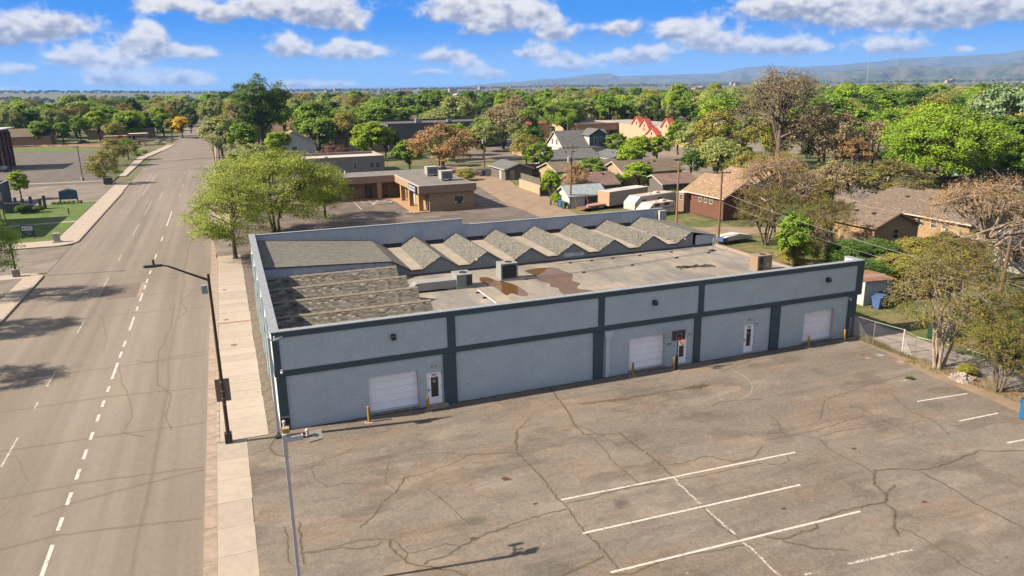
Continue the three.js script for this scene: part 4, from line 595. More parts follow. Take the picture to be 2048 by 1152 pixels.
// chain-link fence on the right
{
  const t = thing('chain_link_fence', 'chain link fence with one white post between the lot and the alley', 'fence'); const posts = [[43.55, 0.35, 1.85, 0.03], [43.6, 2.4, 1.9, 0.032], [44.16, 4.6, 1.85, 0.055], [43.95, 5.85, 1.75, 0.025], [45.0, 8.9, 1.7, 0.03], [45.25, 11.4, 1.7, 0.03], [45.4, 14.0, 1.7, 0.03], [45.45, 17, 1.7, 0.03]];
  for (const [k, [x, z, h, r]] of posts.entries()) obj('post', cyl(x, -0.05, z, r, h + 0.05, 8), k === 2 ? M.whitePaint : M.galv, t);
  obj('top_rail', tube(posts.slice(0, 3).map(([x, z, h]) => [x, h - 0.04, z]), 0.028, 6), M.galv, t); obj('top_rail', tube(posts.slice(2).map(([x, z, h]) => [x, h - 0.06, z]), 0.018, 5), M.galv, t);
  const wire = []; for (const [a, b] of [[0, 1], [1, 2], [2, 3], [3, 4], [4, 5], [5, 6], [6, 7]]) { const [x0, z0, h0] = posts[a], [x1, z1, h1] = posts[b], n = Math.round(Math.hypot(x1 - x0, z1 - z0) / 0.16); for (let i = 0; i < n; i++) for (const s of [1, -1]) { const u = i / n, v = clamp(u + s * 1.6 / (n * 0.16)); const yy = (w) => [mix(x0, x1, w), 0, mix(z0, z1, w)]; const A = yy(u), C = yy(v); if (Math.abs(v - u) < 0.02) continue; wire.push(tube([[A[0], 0.05, A[2]], [C[0], 0.05 + 1.6 * Math.min(1, Math.abs(v - u) * n * 0.16 / 1.6), C[2]]], 0.004, 3)); } } obj('chain_link', wire, M.galv, t);
}
// rubble of broken paving by the fence
{ const r = mulberry(61), ms = [[0.44, 0.40, 0.40], [0.50, 0.45, 0.43], [0.38, 0.30, 0.28], [0.55, 0.50, 0.48]].map((c) => grain(c, 0.4, 8, 247, 0.8, 64)); const t = thing('rubble_pile', 'heap of broken paving stones by the fence at the lot edge', 'rubble'); const gs = [0, 1, 2, 3, 4].map((k) => { const q = mulberry(k + 300), n = 5 + k % 3; return ext(Array.from({ length: n }, (_, i) => { const a = i / n * 6.28 + q() * 0.5, d = 0.13 + q() * 0.14; return [Math.cos(a) * d, Math.sin(a) * d]; }), -0.04, 0.05, 'y'); });
  for (let k = 0; k < 70; k++) { const o = obj('stone', gs[k % 5], ms[Math.floor(r() * 4)], t), u = (r() - 0.5) * 2, v = (r() - 0.5) * 2; o.position.set(43.75 + u * 0.75, 0.05 + 0.34 * (1 - Math.min(1, Math.hypot(u, v))) * r(), 9.95 + v * 0.6); o.rotation.set((r() - 0.5) * 1.2, r() * 6, (r() - 0.5) * 1.2); o.scale.setScalar(0.7 + r() * 0.7); } }
// wheelie bins
function wheelie(label, x, z, c, ry = 0) { const t = thing('wheelie_bin', label, 'bin', [x, 0, z], ry), m = mat(c, 0.5); const p = [], tt = []; const ring = [[-0.24, 0.05, -0.27], [0.24, 0.05, -0.27], [0.24, 0.05, 0.27], [-0.24, 0.05, 0.27]], top = [[-0.33, 1.02, -0.38], [0.33, 1.02, -0.38], [0.33, 1.02, 0.38], [-0.33, 1.02, 0.38]]; const q = (a, b, c_, d) => { for (const v of [a, c_, b, a, d, c_]) { p.push(...v); tt.push(v[0], v[1]); } }; for (let i = 0; i < 4; i++) { const j = (i + 1) % 4; q(ring[i], ring[j], top[j], top[i]); } q(ring[3], ring[2], ring[1], ring[0]); const b = obj('body', raw(p, tt), m, t); obj('rim', [bx(-0.36, 0.36, 0.98, 1.05, 0.37, 0.41), bx(-0.36, 0.36, 0.98, 1.05, -0.41, -0.37), bx(0.32, 0.36, 0.98, 1.05, -0.37, 0.37), bx(-0.36, -0.32, 0.98, 1.05, -0.37, 0.37)], m, b); obj('lid', slab([-0.36, 1.08, 0.42], [0.36, 1.08, 0.42], [0.36, 1.14, -0.42], [-0.36, 1.14, -0.42], 0.04), m, t); for (const s of [-0.24, 0.24]) obj('wheel', std(new THREE.CylinderGeometry(0.12, 0.12, 0.06, 14)).rotateZ(Math.PI / 2).translate(s, 0.12, -0.3), M.black, t); obj('handle', tube([[-0.3, 1.06, -0.45], [0.3, 1.06, -0.45]], 0.02, 6), m, t); return t; }
wheelie('blue wheelie bin in front of the rust-roofed shed', 51.4, -4.75, [0.10, 0.19, 0.46], 0.3); wheelie('second blue wheelie bin beside the rust-roofed shed', 52.2, -5.15, [0.09, 0.17, 0.42], 0.1); wheelie('dark green wheelie bin next to the blue bins by the shed', 52.98, -5.5, [0.035, 0.06, 0.045], 0.2);
wheelie('blue wheelie bin at the pale blue roofed garage in the alley', 50.05, -69.4, [0.07, 0.16, 0.42], 0.3); wheelie('green wheelie bin at the foot of the alley utility pole', 49.95, -67.7, [0.05, 0.15, 0.06], 0.2); wheelie('blue wheelie bin outside the grey garage up the alley', 53.4, -118.8, [0.06, 0.15, 0.45], 0); wheelie('purple wheelie bin across the right-hand road', 121.8, -88.2, [0.12, 0.10, 0.30], 0);
{ const t = thing('waste_container', 'bright blue container at the right edge of the parking lot', 'container', [42.85, 0, 16.4], 0.1); obj('body', ext([[-1.5, 0.06], [1.2, 0.06], [1.5, 1.05], [-1.5, 1.25]], -0.9, 0.9, 'z'), mat([0.02, 0.17, 0.42], 0.45), t); obj('rim', [bx(-1.56, 1.56, 1.05, 1.13, 0.88, 0.97), bx(-1.56, 1.56, 1.05, 1.13, -0.97, -0.88)], mat([0.02, 0.14, 0.36], 0.45), t); obj('lid', slab([-1.5, 1.27, 0.92], [1.5, 1.08, 0.92], [1.5, 1.12, -0.92], [-1.5, 1.31, -0.92], 0.05), M.black, t); for (const x of [-1.2, 1.0]) obj('skid', bx(x - 0.1, x + 0.1, 0, 0.06, -0.85, 0.85), M.black, t); }
{ const t = thing('waste_container', 'dark green dumpster with white notice beyond the alley', 'container', [49.7, 0, 3.2], 0.5); obj('body', ext([[-0.8, 0.1], [0.75, 0.1], [0.95, 1.0], [-0.95, 1.15]], -0.8, 0.8, 'z'), mat([0.03, 0.09, 0.06], 0.5), t); obj('lid', slab([-0.97, 1.17, 0.82], [0.97, 1.03, 0.82], [0.97, 1.05, -0.82], [-0.97, 1.19, -0.82], 0.04), M.black, t); obj('notice', bx(-0.15, 0.15, 0.6, 0.9, 0.8, 0.81), M.white, t); obj('skid', [bx(-0.7, -0.5, 0, 0.1, -0.75, 0.75), bx(0.45, 0.65, 0, 0.1, -0.75, 0.75)], M.black, t); }

// utility poles and wires
function pole(label, x, z, h, o = {}) {
  const t = thing('utility_pole', label, 'utility pole', [x, 0, z], o.ry ?? 0), m = o.m ?? M.wood; obj('pole', tube([[0, -0.1, 0], [o.lean ?? 0, h, 0]], [0.16, 0.11], 9), m, t);
  for (const y of o.arms ?? []) { obj('crossarm', bx((o.lean ?? 0) - 1.15, (o.lean ?? 0) + 1.15, y, y + 0.12, 0.1, 0.2), m, t); for (const s of [-1.05, -0.45, 0.45, 1.05]) obj('insulator', cyl((o.lean ?? 0) + s, y + 0.12, 0.15, 0.05, 0.16, 8), mat([0.5, 0.5, 0.52], 0.3), t); obj('brace', [tube([[-0.6, y, 0.15], [0, y - 0.7, 0.12]], 0.025, 4), tube([[0.6, y, 0.15], [0, y - 0.7, 0.12]], 0.025, 4)], M.galv, t); }
  for (const [s, y] of o.cans ?? []) { const c = obj('transformer', [cyl(s, y, 0.1, 0.24, 0.8, 14)], mat([0.46, 0.49, 0.52], 0.5), t); obj('bushing', cyl(s, y + 0.8, 0.1, 0.05, 0.2, 6), M.white, c); } return t;
}
pole('brown utility pole with a wooden crossarm beside the blue-roofed garage', 50.8, -67.3, 10.4, { arms: [9.9], lean: 0.25, cans: [[-0.35, 7.6]] });
pole('bare orange-brown pole rising behind the rear parapet', 58.6, -48.0, 9.0, { m: M.woodPale }); pole('dark pole with crossarm just behind the far roof corner', 55.4, -33.6, 9.2, { arms: [8.9] }); pole('utility pole with two grey transformers by the grey garage', 58.6, -133.4, 8.6, { arms: [8.2], cans: [[-0.3, 6.0], [0.35, 6.0]] });
pole('pale pole in front of the long brown roof', 84.4, -24.8, 6.8, { m: M.woodPale }); pole('leaning pole with crossarm among the trees on the right', 50.7, 6.5, 9.2, { arms: [8.7], lean: 0.55 }); pole('thin pale pole by the right-hand road', 124.1, -55.8, 7.4, { lean: 0.4, m: M.woodPale }); pole('pole with crossarm inside the leafy pavement tree', -1.4, -111, 7.5, { arms: [7.2] }); pole('grey pole in front of the pink arcade', 113.4, -202.4, 9, { m: M.woodPale });
function wire(label, pts, sag = 0.4, r = 0.022, m = M.darkMetal) { const [a, b] = pts.map(V3), q = []; for (let i = 0; i <= 14; i++) { const t = i / 14; q.push([mix(a.x, b.x, t), mix(a.y, b.y, t) - sag * 4 * t * (1 - t), mix(a.z, b.z, t)]); } tag(obj('overhead_wire', tube(q, r, 5), m), label, 'wire'); }
wire('pale wire from the leaning pole to the dark pole, upper one', [[51.0, 5.3, 6.6], [55.45, 6.6, -33.5]], 0.5, 0.022, M.galv); wire('lower pale wire from the leaning pole to the dark pole', [[51.0, 4.6, 6.6], [55.45, 5.4, -33.5]], 0.6, 0.014, M.galv); wire('overhead wire crossing the street from the left lawn', [[-75, 8.2, -95], [-1.4, 7.35, -111]], 0.5, 0.03, M.galv); wire('wire from the alley pole down to the bare pole', [[51.0, 8.0, -67.2], [58.6, 6.2, -48]], 0.3, 0.025, M.galv); wire('wire between the transformer pole and the alley pole', [[58.6, 8.2, -133.2], [51.0, 9.9, -67.4]], 0.8, 0.025); wire('wire leaving the leaning pole towards the lower right', [[51.2, 5.2, 6.6], [47, 6.5, 40]], 0.6, 0.02, M.galv); wire('dark wire from the dark pole back along the alley', [[55.45, 8.9, -33.6], [51.0, 9.9, -67.4]], 0.5, 0.02);

// road signs on the far right
function sign(name, label, x, z, build) { const t = thing(name, label, 'road sign', [x, 0, z], -0.5); obj('post', cyl(0, 0, 0, 0.04, 3.2, 6), M.galv, t); build(t); return t; }
sign('stop_sign', 'red stop sign with green street name blades over the brown roof', 88.4, -25.9, (t) => { obj('plate', std(new THREE.CylinderGeometry(0.45, 0.45, 0.02, 8)).rotateY(Math.PI / 8).rotateX(Math.PI / 2).translate(0, 4.6, 0.05), mat([0.55, 0.02, 0.03], 0.4), t); const w = obj('lettering', words('STOP', 0.22, 0.005), M.white, t); w.position.set(0, 4.5, 0.062); obj('name_blade', [bx(-0.45, 0.45, 5.12, 5.32, 0.0, 0.02)], mat([0.01, 0.22, 0.08], 0.4), t); obj('post_top', cyl(0, 3.2, 0, 0.04, 2.2, 6), M.galv, t); });
sign('route_sign', 'post with green blade, white shield and arrow plate at the far right', 137.4, -57.3, (t) => { obj('name_blade', bx(-0.6, 0.6, 4.7, 4.98, 0, 0.02), mat([0.01, 0.25, 0.10], 0.4), t); obj('direction_plate', bx(-0.5, 0.5, 4.25, 4.55, 0, 0.02), mat([0.5, 0.35, 0.12], 0.5), t); obj('shield', std(new THREE.CylinderGeometry(0.5, 0.5, 0.02, 24)).rotateX(Math.PI / 2).scale(1, 1.1, 1).translate(0, 3.6, 0.03), M.white, t); obj('arrow_plate', bx(-0.5, 0.5, 2.6, 2.95, 0, 0.02), M.white, t); obj('post_top', cyl(0, 3.2, 0, 0.04, 1.8, 6), M.galv, t); });
// left signs and boxes
{
  const t = thing('monument_sign', 'blue arched monument sign on two legs by the left lawn', 'sign', [-28.75, 0, -113.6], -0.05); const m = mat([0.055, 0.14, 0.26], 0.6); obj('board', ext([[-1.4, 0.75], [1.4, 0.75], [1.36, 2.2], [0.85, 2.36], [0, 2.55], [-0.85, 2.36], [-1.36, 2.2]], -0.1, 0.1, 'z'), m, t); for (const s of [-1.4, 1.4]) obj('leg', bx(s - 0.1, s + 0.1, -0.05, 2.1, -0.14, 0.14), m, t); obj('hood', ext([[-1.5, 2.16], [-0.9, 2.42], [0, 2.62], [0.9, 2.42], [1.5, 2.16], [1.5, 2.26], [0.9, 2.53], [0, 2.74], [-0.9, 2.53], [-1.5, 2.26]], -0.18, 0.18, 'z'), m, t);
  const u = thing('office_sign', 'dark green and white notice board standing on the left lawn', 'sign', [-28.05, 0, -76.9], -0.05); obj('board', bx(-0.72, 0.72, 0.35, 2.0, -0.05, 0.05), mat([0.03, 0.06, 0.065], 0.5), u); obj('panel', bx(-0.66, 0.66, 1.2, 1.82, 0.05, 0.06), M.white, u); for (const s of [-0.75, 0.75]) obj('leg', cbx(s, -0.05, 0, 0.1, 2.05, 0.1), mat([0.03, 0.06, 0.065], 0.5), u); obj('emblem', cyl(0, 0, 0, 0.1, 0.012, 12).rotateX(Math.PI / 2).translate(-0.42, 1.5, 0.06), M.black, u); for (const [x0, x1, y] of [[-0.2, 0.55, 1.6], [-0.2, 0.4, 1.45], [-0.4, 0.5, 0.95], [-0.15, 0.4, 0.75], [-0.15, 0.4, 0.62]]) obj('text_line', bx(x0, x1, y, y + 0.06, 0.0605, 0.063), y > 1.1 ? mat([0.3, 0.33, 0.36], 0.5) : mat([0.4, 0.42, 0.42], 0.5), u);
  const b = thing('utility_cabinet', 'pale utility cabinet on a slab at the left street corner', 'cabinet', [-23.86, 0, -72.55]); obj('body', cbx(0, 0.12, 0, 0.72, 1.05, 0.6), mat([0.50, 0.50, 0.46], 0.6), b); obj('slab', cbx(0, -0.02, 0.0, 1.1, 0.14, 0.95), M.concrete, b); obj('lid', cbx(0, 1.17, 0, 0.78, 0.06, 0.66), mat([0.55, 0.55, 0.51], 0.6), b); obj('door_seam', bx(-0.01, 0.01, 0.16, 1.12, 0.3, 0.305), M.darkMetal, b);
  const p = thing('marker_post', 'short rusty marker post in the left lawn', 'post', [-26.5, 0, -98.7]); obj('post', cbx(0, -0.05, 0, 0.16, 1.05, 0.12), mat([0.28, 0.12, 0.06], 0.8), p); obj('cap', cbx(0, 1.0, 0, 0.19, 0.1, 0.15), mat([0.10, 0.05, 0.03], 0.8), p);
  const e = thing('electrical_box', 'dark green electrical box under the pavement tree on the left', 'cabinet', [-25.5, 0, -141.9]); obj('body', cbx(0, 0.08, 0, 1.5, 1.35, 1.0), mat([0.05, 0.10, 0.075], 0.6), e); obj('slab', cbx(0, -0.02, 0, 1.8, 0.1, 1.3), M.concrete, e); obj('lid', cbx(0, 1.43, 0, 1.56, 0.06, 1.06), mat([0.05, 0.11, 0.08], 0.6), e);
  const s = thing('bus_shelter', 'flat-roofed bus shelter with a green panel in the left planting bed', 'shelter', [-31.5, 0, -172]); obj('roof', cbx(0, 2.7, 0, 4.8, 0.16, 2.2), mat([0.40, 0.40, 0.40], 0.6), s); obj('back_panel', cbx(-0.8, 0.6, -0.6, 2.2, 1.7, 0.08), mat([0.02, 0.22, 0.12], 0.5), s); for (const [x, z] of [[-2.2, -0.9], [2.2, -0.9], [-2.2, 0.9], [2.2, 0.9]]) obj('leg', cbx(x, 0, z, 0.14, 2.7, 0.14), M.galv, s);
  for (let k = 0; k < 3; k++) { const q = thing('picnic_table', ['dark picnic table on the brick walk, left one', 'dark picnic table on the brick walk, middle one', 'dark picnic table on the brick walk, right one'][k], 'table', [-66 + k * 4.5, 0.02, -286], 0.2, 'picnic tables'); obj('top', cbx(0, 0.74, 0, 2.2, 0.08, 0.9), mat([0.10, 0.04, 0.03], 0.7), q); for (const z of [-0.8, 0.8]) obj('bench', cbx(0, 0.44, z, 2.2, 0.06, 0.3), mat([0.10, 0.04, 0.03], 0.7), q); for (const x of [-0.8, 0.8]) obj('leg', [cbx(x, 0, 0, 0.1, 0.74, 0.7), cbx(x, 0.36, 0, 0.1, 0.08, 1.7)], M.darkMetal, q); }
}

// ---------------------------------------------------------------- neighbouring buildings
const sidingBump = bumpTex(64, 256, [3, 1.6], (u, v) => 1 - ((v * 8) % 1));
const siding = (c, s, pitch = 0.2) => mat(null, 0.85, { map: tex(128, 256, [3, pitch * 8], (u, v) => { const f = (v * 8) % 1, n = 0.86 + 0.28 * fbm(u * 8, v * 24, 4, 8, s); return c.map((x) => x * n * (f < 0.12 ? 0.55 : 1)); }), bumpMap: sidingBump, bumpScale: 0.02 });
const roofM = (c, s) => shingles(c, 0.35, 0.03, 0.05, s, 0.35, 0.16);
const R = { grey: roofM([0.17, 0.172, 0.175], 401), brown: roofM([0.215, 0.172, 0.135], 411), tan: roofM([0.36, 0.25, 0.165], 421), pink: roofM([0.26, 0.17, 0.15], 431), slate: roofM([0.155, 0.175, 0.185], 441), olive: roofM([0.20, 0.165, 0.115], 451), rust: roofM([0.25, 0.10, 0.06], 461), pale: grain([0.48, 0.46, 0.43], 0.3, 8, 463, 6, 128) };
const Wl = { tan: siding([0.50, 0.35, 0.20], 471), cream: siding([0.52, 0.40, 0.24], 473), brown: mat(null, 0.9, { map: tex(256, 128, [1.6, 3], (u, v) => { const f = (u * 8) % 1, n = 0.75 + 0.5 * fbm(u * 24, v * 5, 4, 0, 475); return [0.185 * n, 0.082 * n, 0.05 * n].map((x) => x * (f < 0.1 ? 0.5 : 1)); }) }), blue: siding([0.10, 0.17, 0.26], 477), navy: siding([0.035, 0.055, 0.095], 479), white: siding([0.72, 0.72, 0.72], 481), grey: siding([0.17, 0.165, 0.16], 483), pale: siding([0.66, 0.72, 0.76], 485), green: siding([0.33, 0.47, 0.43], 487), olive: siding([0.20, 0.18, 0.13], 489), stone: stucco([0.42, 0.34, 0.25], 491), brick: grain([0.44, 0.32, 0.185], 0.35, 8, 493, 2.2, 256), lilac: stucco([0.35, 0.33, 0.345], 495), slate: stucco([0.16, 0.16, 0.175], 497), pink: stucco([0.66, 0.47, 0.33], 499), concrete: M.concrete };
M.trimWhite = mat([0.70, 0.68, 0.64], 0.6); M.glass = new THREE.MeshPhysicalMaterial({ color: new THREE.Color().setRGB(0.035, 0.045, 0.055), roughness: 0.06 });
function win(p, f, hw, hd, u, y, w, h, trim = M.trimWhite, ac) { // window on face f of a box of half sizes hw, hd
  const g = (x0, x1, y0, y1, d0, d1) => (f === 's' ? bx(x0, x1, y0, y1, hd + d0, hd + d1) : f === 'n' ? bx(x0, x1, y0, y1, -hd - d1, -hd - d0) : f === 'w' ? bx(-hw - d1, -hw - d0, y0, y1, x0, x1) : bx(hw + d0, hw + d1, y0, y1, x0, x1));
  const t = 0.08, o = obj('window', [g(u - w / 2 - t, u + w / 2 + t, y - t, y, 0.002, 0.06), g(u - w / 2 - t, u + w / 2 + t, y + h, y + h + t, 0.002, 0.06), g(u - w / 2 - t, u - w / 2, y, y + h, 0.002, 0.06), g(u + w / 2, u + w / 2 + t, y, y + h, 0.002, 0.06), g(u - w / 2, u + w / 2, y + h / 2 - 0.025, y + h / 2 + 0.025, 0.002, 0.045)], trim, p);
  obj('pane', g(u - w / 2, u + w / 2, y, y + h, 0.002, 0.02), M.glass, o); if (ac) obj('window_unit', g(u - 0.3, u + 0.3, y + 0.02, y + 0.4, 0.06, 0.4), M.white, o); return o;
}
function door(p, f, hw, hd, u, w, h, m) { const g = (x0, x1, y0, y1, d) => (f === 's' ? bx(x0, x1, y0, y1, hd + 0.002, hd + d) : f === 'n' ? bx(x0, x1, y0, y1, -hd - d, -hd - 0.002) : f === 'w' ? bx(-hw - d, -hw - 0.002, y0, y1, x0, x1) : bx(hw + 0.002, hw + d, y0, y1, x0, x1)); const o = obj('door', g(u - w / 2, u + w / 2, 0.03, h, 0.05), m, p); obj('handle', g(u + w / 2 - 0.15, u + w / 2 - 0.1, 0.95, 1.1, 0.1), M.galv, o); return o; }
function house(name, label, o) {
  const { x, z, w, d, e, r, axis = 'z', wall, roof, over = 0.4, trim = M.trimWhite, ry = 0, cat = 'house' } = o, t = thing(name, label, cat, [x, 0, z], ry), hw = w / 2, hd = d / 2;
  if (axis === 'z') {
    obj('wall', ext([[-hw, -0.1], [hw, -0.1], [hw, e], [0, r - 0.12], [-hw, e]], -hd, hd, 'z'), wall, t); const ey = e - (r - e) / hw * over;
    obj('roof_slope', slab([-hw - over, ey, -hd - over], [-hw - over, ey, hd + over], [0, r, hd + over], [0, r, -hd - over], 0.1), roof, t); obj('roof_slope', slab([hw + over, ey, hd + over], [hw + over, ey, -hd - over], [0.004, r, -hd - over], [0.004, r, hd + over], 0.1), roof, t);
    obj('eave_trim', bx(-hw - over - 0.05, -hw - over, ey - 0.16, ey - 0.005, -hd - over, hd + over), trim, t); obj('eave_trim', bx(hw + over, hw + over + 0.05, ey - 0.16, ey - 0.005, -hd - over, hd + over), trim, t);
    for (const s of [1, -1]) { const zz = s * (hd + over); obj('barge_board', ext([[-hw - over, ey - 0.24], [0, r - 0.24], [hw + over, ey - 0.24], [hw + over, ey - 0.06], [0, r - 0.06], [-hw - over, ey - 0.06]], zz, zz + s * 0.05, 'z'), trim, t); }
  } else {
    obj('wall', ext([[-hd, -0.1], [hd, -0.1], [hd, e], [0, r - 0.12], [-hd, e]], -hw, hw, 'x'), wall, t); const ey = e - (r - e) / hd * over;
    obj('roof_slope', slab([-hw - over, ey, hd + over], [hw + over, ey, hd + over], [hw + over, r, 0], [-hw - over, r, 0], 0.1), roof, t); obj('roof_slope', slab([hw + over, ey, -hd - over], [-hw - over, ey, -hd - over], [-hw - over, r, -0.004], [hw + over, r, -0.004], 0.1), roof, t);
    obj('eave_trim', bx(-hw - over, hw + over, ey - 0.16, ey - 0.005, hd + over, hd + over + 0.05), trim, t); obj('eave_trim', bx(-hw - over, hw + over, ey - 0.16, ey - 0.005, -hd - over - 0.05, -hd - over), trim, t);
    for (const s of [1, -1]) { const zz = s * (hw + over); obj('barge_board', ext([[-hd - over, ey - 0.24], [0, r - 0.24], [hd + over, ey - 0.24], [hd + over, ey - 0.06], [0, r - 0.06], [-hd - over, ey - 0.06]], zz, zz + s * 0.05, 'x'), trim, t); }
  }
  for (const a of o.wins ?? []) win(t, a[0], hw, hd, a[1], a[2], a[3], a[4], a[5] ?? trim, a[6]); for (const a of o.doors ?? []) door(t, a[0], hw, hd, a[1], a[2], a[3], a[4]);
  for (const [vx, vz] of o.vents ?? []) { const yy = axis === 'z' ? r - Math.abs(vx) / hw * (r - e) : r - Math.abs(vz) / hd * (r - e); obj('roof_vent', cbx(vx, yy - 0.05, vz, 0.4, 0.22, 0.4), M.darkMetal, t); } if (o.chimney) { const [vx, vz] = o.chimney, yy = axis === 'z' ? r - Math.abs(vx) / hw * (r - e) : r - Math.abs(vz) / hd * (r - e); obj('flue', cyl(vx, yy - 0.1, vz, 0.1, 0.7, 8), M.galv, t); }
  return t;
}
house('garage', 'tan clapboard garage with dark gable end and one small window', { x: 72.95, z: -28.2, w: 6.9, d: 10.8, e: 2.95, r: 4.4, wall: Wl.tan, roof: R.brown, over: 0.35, trim: mat([0.45, 0.29, 0.16], 0.8), wins: [['s', -0.15, 1.25, 0.75, 1.1, mat([0.75, 0.6, 0.4], 0.8)]], vents: [[-1.2, -2.5], [-1.2, 0.2], [-1.2, 2.9]], cat: 'garage' });
house('house', 'long tan clapboard house with wide brown shingle roof', { x: 87.4, z: -28.2, w: 12.6, d: 17, e: 3.0, r: 4.9, wall: Wl.tan, roof: R.brown, over: 0.5, wins: [['w', 3.6, 1.55, 0.75, 1.0], ['w', 5.3, 1.4, 0.95, 1.2, undefined, true], ['w', 1.4, 1.4, 0.5, 1.0], ['s', 0, 1.2, 1.2, 1.2]], vents: [[-2, -1], [-1.6, 2.5], [-2.4, -4.2]], chimney: [-2.6, 0.8] });
{ const t = house('barn', 'dark red-brown barn with tan roof and three white windows', { x: 70.3, z: -52.9, w: 7.6, d: 10, e: 3.4, r: 5.7, wall: Wl.brown, roof: R.tan, over: 0.4, wins: [['w', -0.8, 2.0, 0.55, 1.05], ['w', 0.6, 2.0, 0.55, 1.05], ['w', 2.0, 2.0, 0.55, 1.05], ['s', 0.2, 3.4, 0.8, 0.6]], cat: 'barn', doors: [['s', 0, 3.2, 2.6, mat([0.30, 0.22, 0.15], 0.8)]] }); obj('lean_to', bx(-4.9, -3.81, -0.1, 2.9, -5.2, -3.6), mat([0.30, 0.20, 0.14], 0.85), t); obj('lean_to_roof', bx(-5.1, -3.8, 2.9, 3.05, -5.4, -3.4), M.trimWhite, t); win(t, 'w', 4.9, 5, -4.4, 1.9, 0.9, 0.7); }
house('house', 'tan roofed house half hidden behind the barn', { x: 83.5, z: -63.5, w: 10, d: 11, e: 3.0, r: 5.0, wall: Wl.cream, roof: R.tan });
house('garage', 'pale blue roofed garage with white walls in the alley', { x: 53.9, z: -69.8, w: 6.6, d: 5.2, e: 2.2, r: 3.5, axis: 'x', wall: Wl.pale, roof: grain([0.36, 0.45, 0.52], 0.35, 8, 501, 3, 128), over: 0.35, wins: [['w', -0.6, 1.0, 0.4, 0.9]], doors: [['s', 0.6, 2.2, 1.9, mat([0.12, 0.11, 0.10], 0.9)]], cat: 'garage' });
house('house', 'low house with faded pink shingle roof', { x: 61.6, z: -82.5, w: 8.6, d: 7.4, e: 2.1, r: 3.9, axis: 'x', wall: Wl.olive, roof: R.pink, wins: [['s', 1, 0.8, 1, 1]], vents: [[2.6, 0.9]] });
house('house', 'cream walled house with olive brown roof and white door', { x: 70.2, z: -103, w: 15.6, d: 9.5, e: 2.5, r: 3.9, axis: 'x', wall: Wl.cream, roof: R.olive, doors: [['s', 6.2, 1.2, 2.2, M.white]], wins: [['w', 0.5, 1.0, 1.2, 1.3], ['s', -4, 1.0, 1.2, 1.2]] });
house('house', 'white gabled house with slate grey roof and dark side', { x: 77.6, z: -126.5, w: 13, d: 9.5, e: 2.6, r: 4.3, axis: 'x', wall: Wl.white, roof: R.slate, wins: [['w', 0, 1.0, 1.0, 1.3]], vents: [[-1, 1.6], [1.2, 1.6]] });
house('house', 'dark sided house with long grey-green roof', { x: 89.2, z: -122, w: 9.2, d: 9.6, e: 2.5, r: 3.9, axis: 'z', wall: Wl.grey, roof: R.slate, wins: [['s', 1.6, 0.7, 0.9, 0.9]], vents: [[-1.6, 1], [-1.6, 3]] });
{ const t = house('house', 'two-storey white house with slate roof and a blue dormer gable', { x: 92.5, z: -150, w: 15, d: 12, e: 3.2, r: 7.3, axis: 'x', wall: Wl.white, roof: R.slate, wins: [['w', -1.5, 3.7, 0.8, 1.4], ['w', 1.5, 3.7, 0.8, 1.4], ['w', 0, 1.0, 1.0, 1.2]], chimney: [4, 2] }); obj('dormer_wall', ext([[0.3, 2.6], [5.3, 2.6], [5.3, 6.2], [2.8, 7.6], [0.3, 6.2]], -0.1, 5.9, 'z'), Wl.blue, t); obj('dormer_cheek', bx(0.26, 0.299, 2.6, 6.1, 0, 5.85), Wl.white, t); obj('dormer_roof', slab([-0.2, 6.05, -0.2], [-0.2, 6.05, 6.4], [2.8, 7.8, 6.4], [2.8, 7.8, -0.2], 0.12), R.slate, t); obj('dormer_roof', slab([5.8, 6.05, 6.4], [5.8, 6.05, -0.2], [2.804, 7.8, -0.2], [2.804, 7.8, 6.4], 0.12), R.slate, t); const w = obj('window', bx(1.6, 2.6, 3.1, 5.6, 5.9, 5.96), M.trimWhite, t); obj('pane', bx(1.75, 2.45, 3.25, 5.45, 5.96, 5.97), M.glass, w); const v = obj('window', bx(3.5, 4.7, 5.1, 5.6, 5.9, 5.96), M.trimWhite, t); obj('pane', bx(3.6, 4.6, 5.18, 5.52, 5.96, 5.97), M.glass, v); obj('side_gable', bx(5.31, 7.45, 0, 3.1, -5.9, 6.03), Wl.navy, t); }
house('house', 'low house with rust red roof left of the two-storey house', { x: 83.3, z: -163, w: 9, d: 8, e: 2.6, r: 4.6, axis: 'x', wall: Wl.cream, roof: R.rust });
house('house', 'beige gabled house with brown roof right of the bright green tree', { x: 79.3, z: -93, w: 13.5, d: 9, e: 2.7, r: 4.5, axis: 'x', wall: Wl.cream, roof: R.olive, wins: [['w', 0, 1.0, 1.3, 1.2], ['s', 4, 0.9, 1.0, 0.9]], vents: [[-1, 1.2], [0.5, 1.6], [2.2, 1]] });
house('house', 'small house with weathered brown roof behind the white trailers', { x: 77.2, z: -79, w: 7.5, d: 7, e: 1.9, r: 3.2, axis: 'x', wall: Wl.grey, roof: R.pink, wins: [['s', 0, 0.7, 1, 0.8]] });
house('garage', 'dark grey garage with low gable roof up the alley', { x: 57.6, z: -112.6, w: 6.2, d: 10, e: 2.5, r: 3.6, axis: 'z', wall: Wl.grey, roof: R.slate, doors: [['w', 2, 1, 2, M.trimWhite], ['s', -1.5, 1.0, 2.1, Wl.stone]], cat: 'garage' });
house('house', 'pale green house with flat grey roof on the far right', { x: 149, z: -66.5, w: 17, d: 13, e: 3.1, r: 4.6, axis: 'z', wall: Wl.green, roof: R.pale, wins: [['s', -4.5, 1.3, 1.6, 1.0], ['s', 1, 1.3, 2, 1.0], ['w', 3, 1.2, 1.5, 1.1]] });
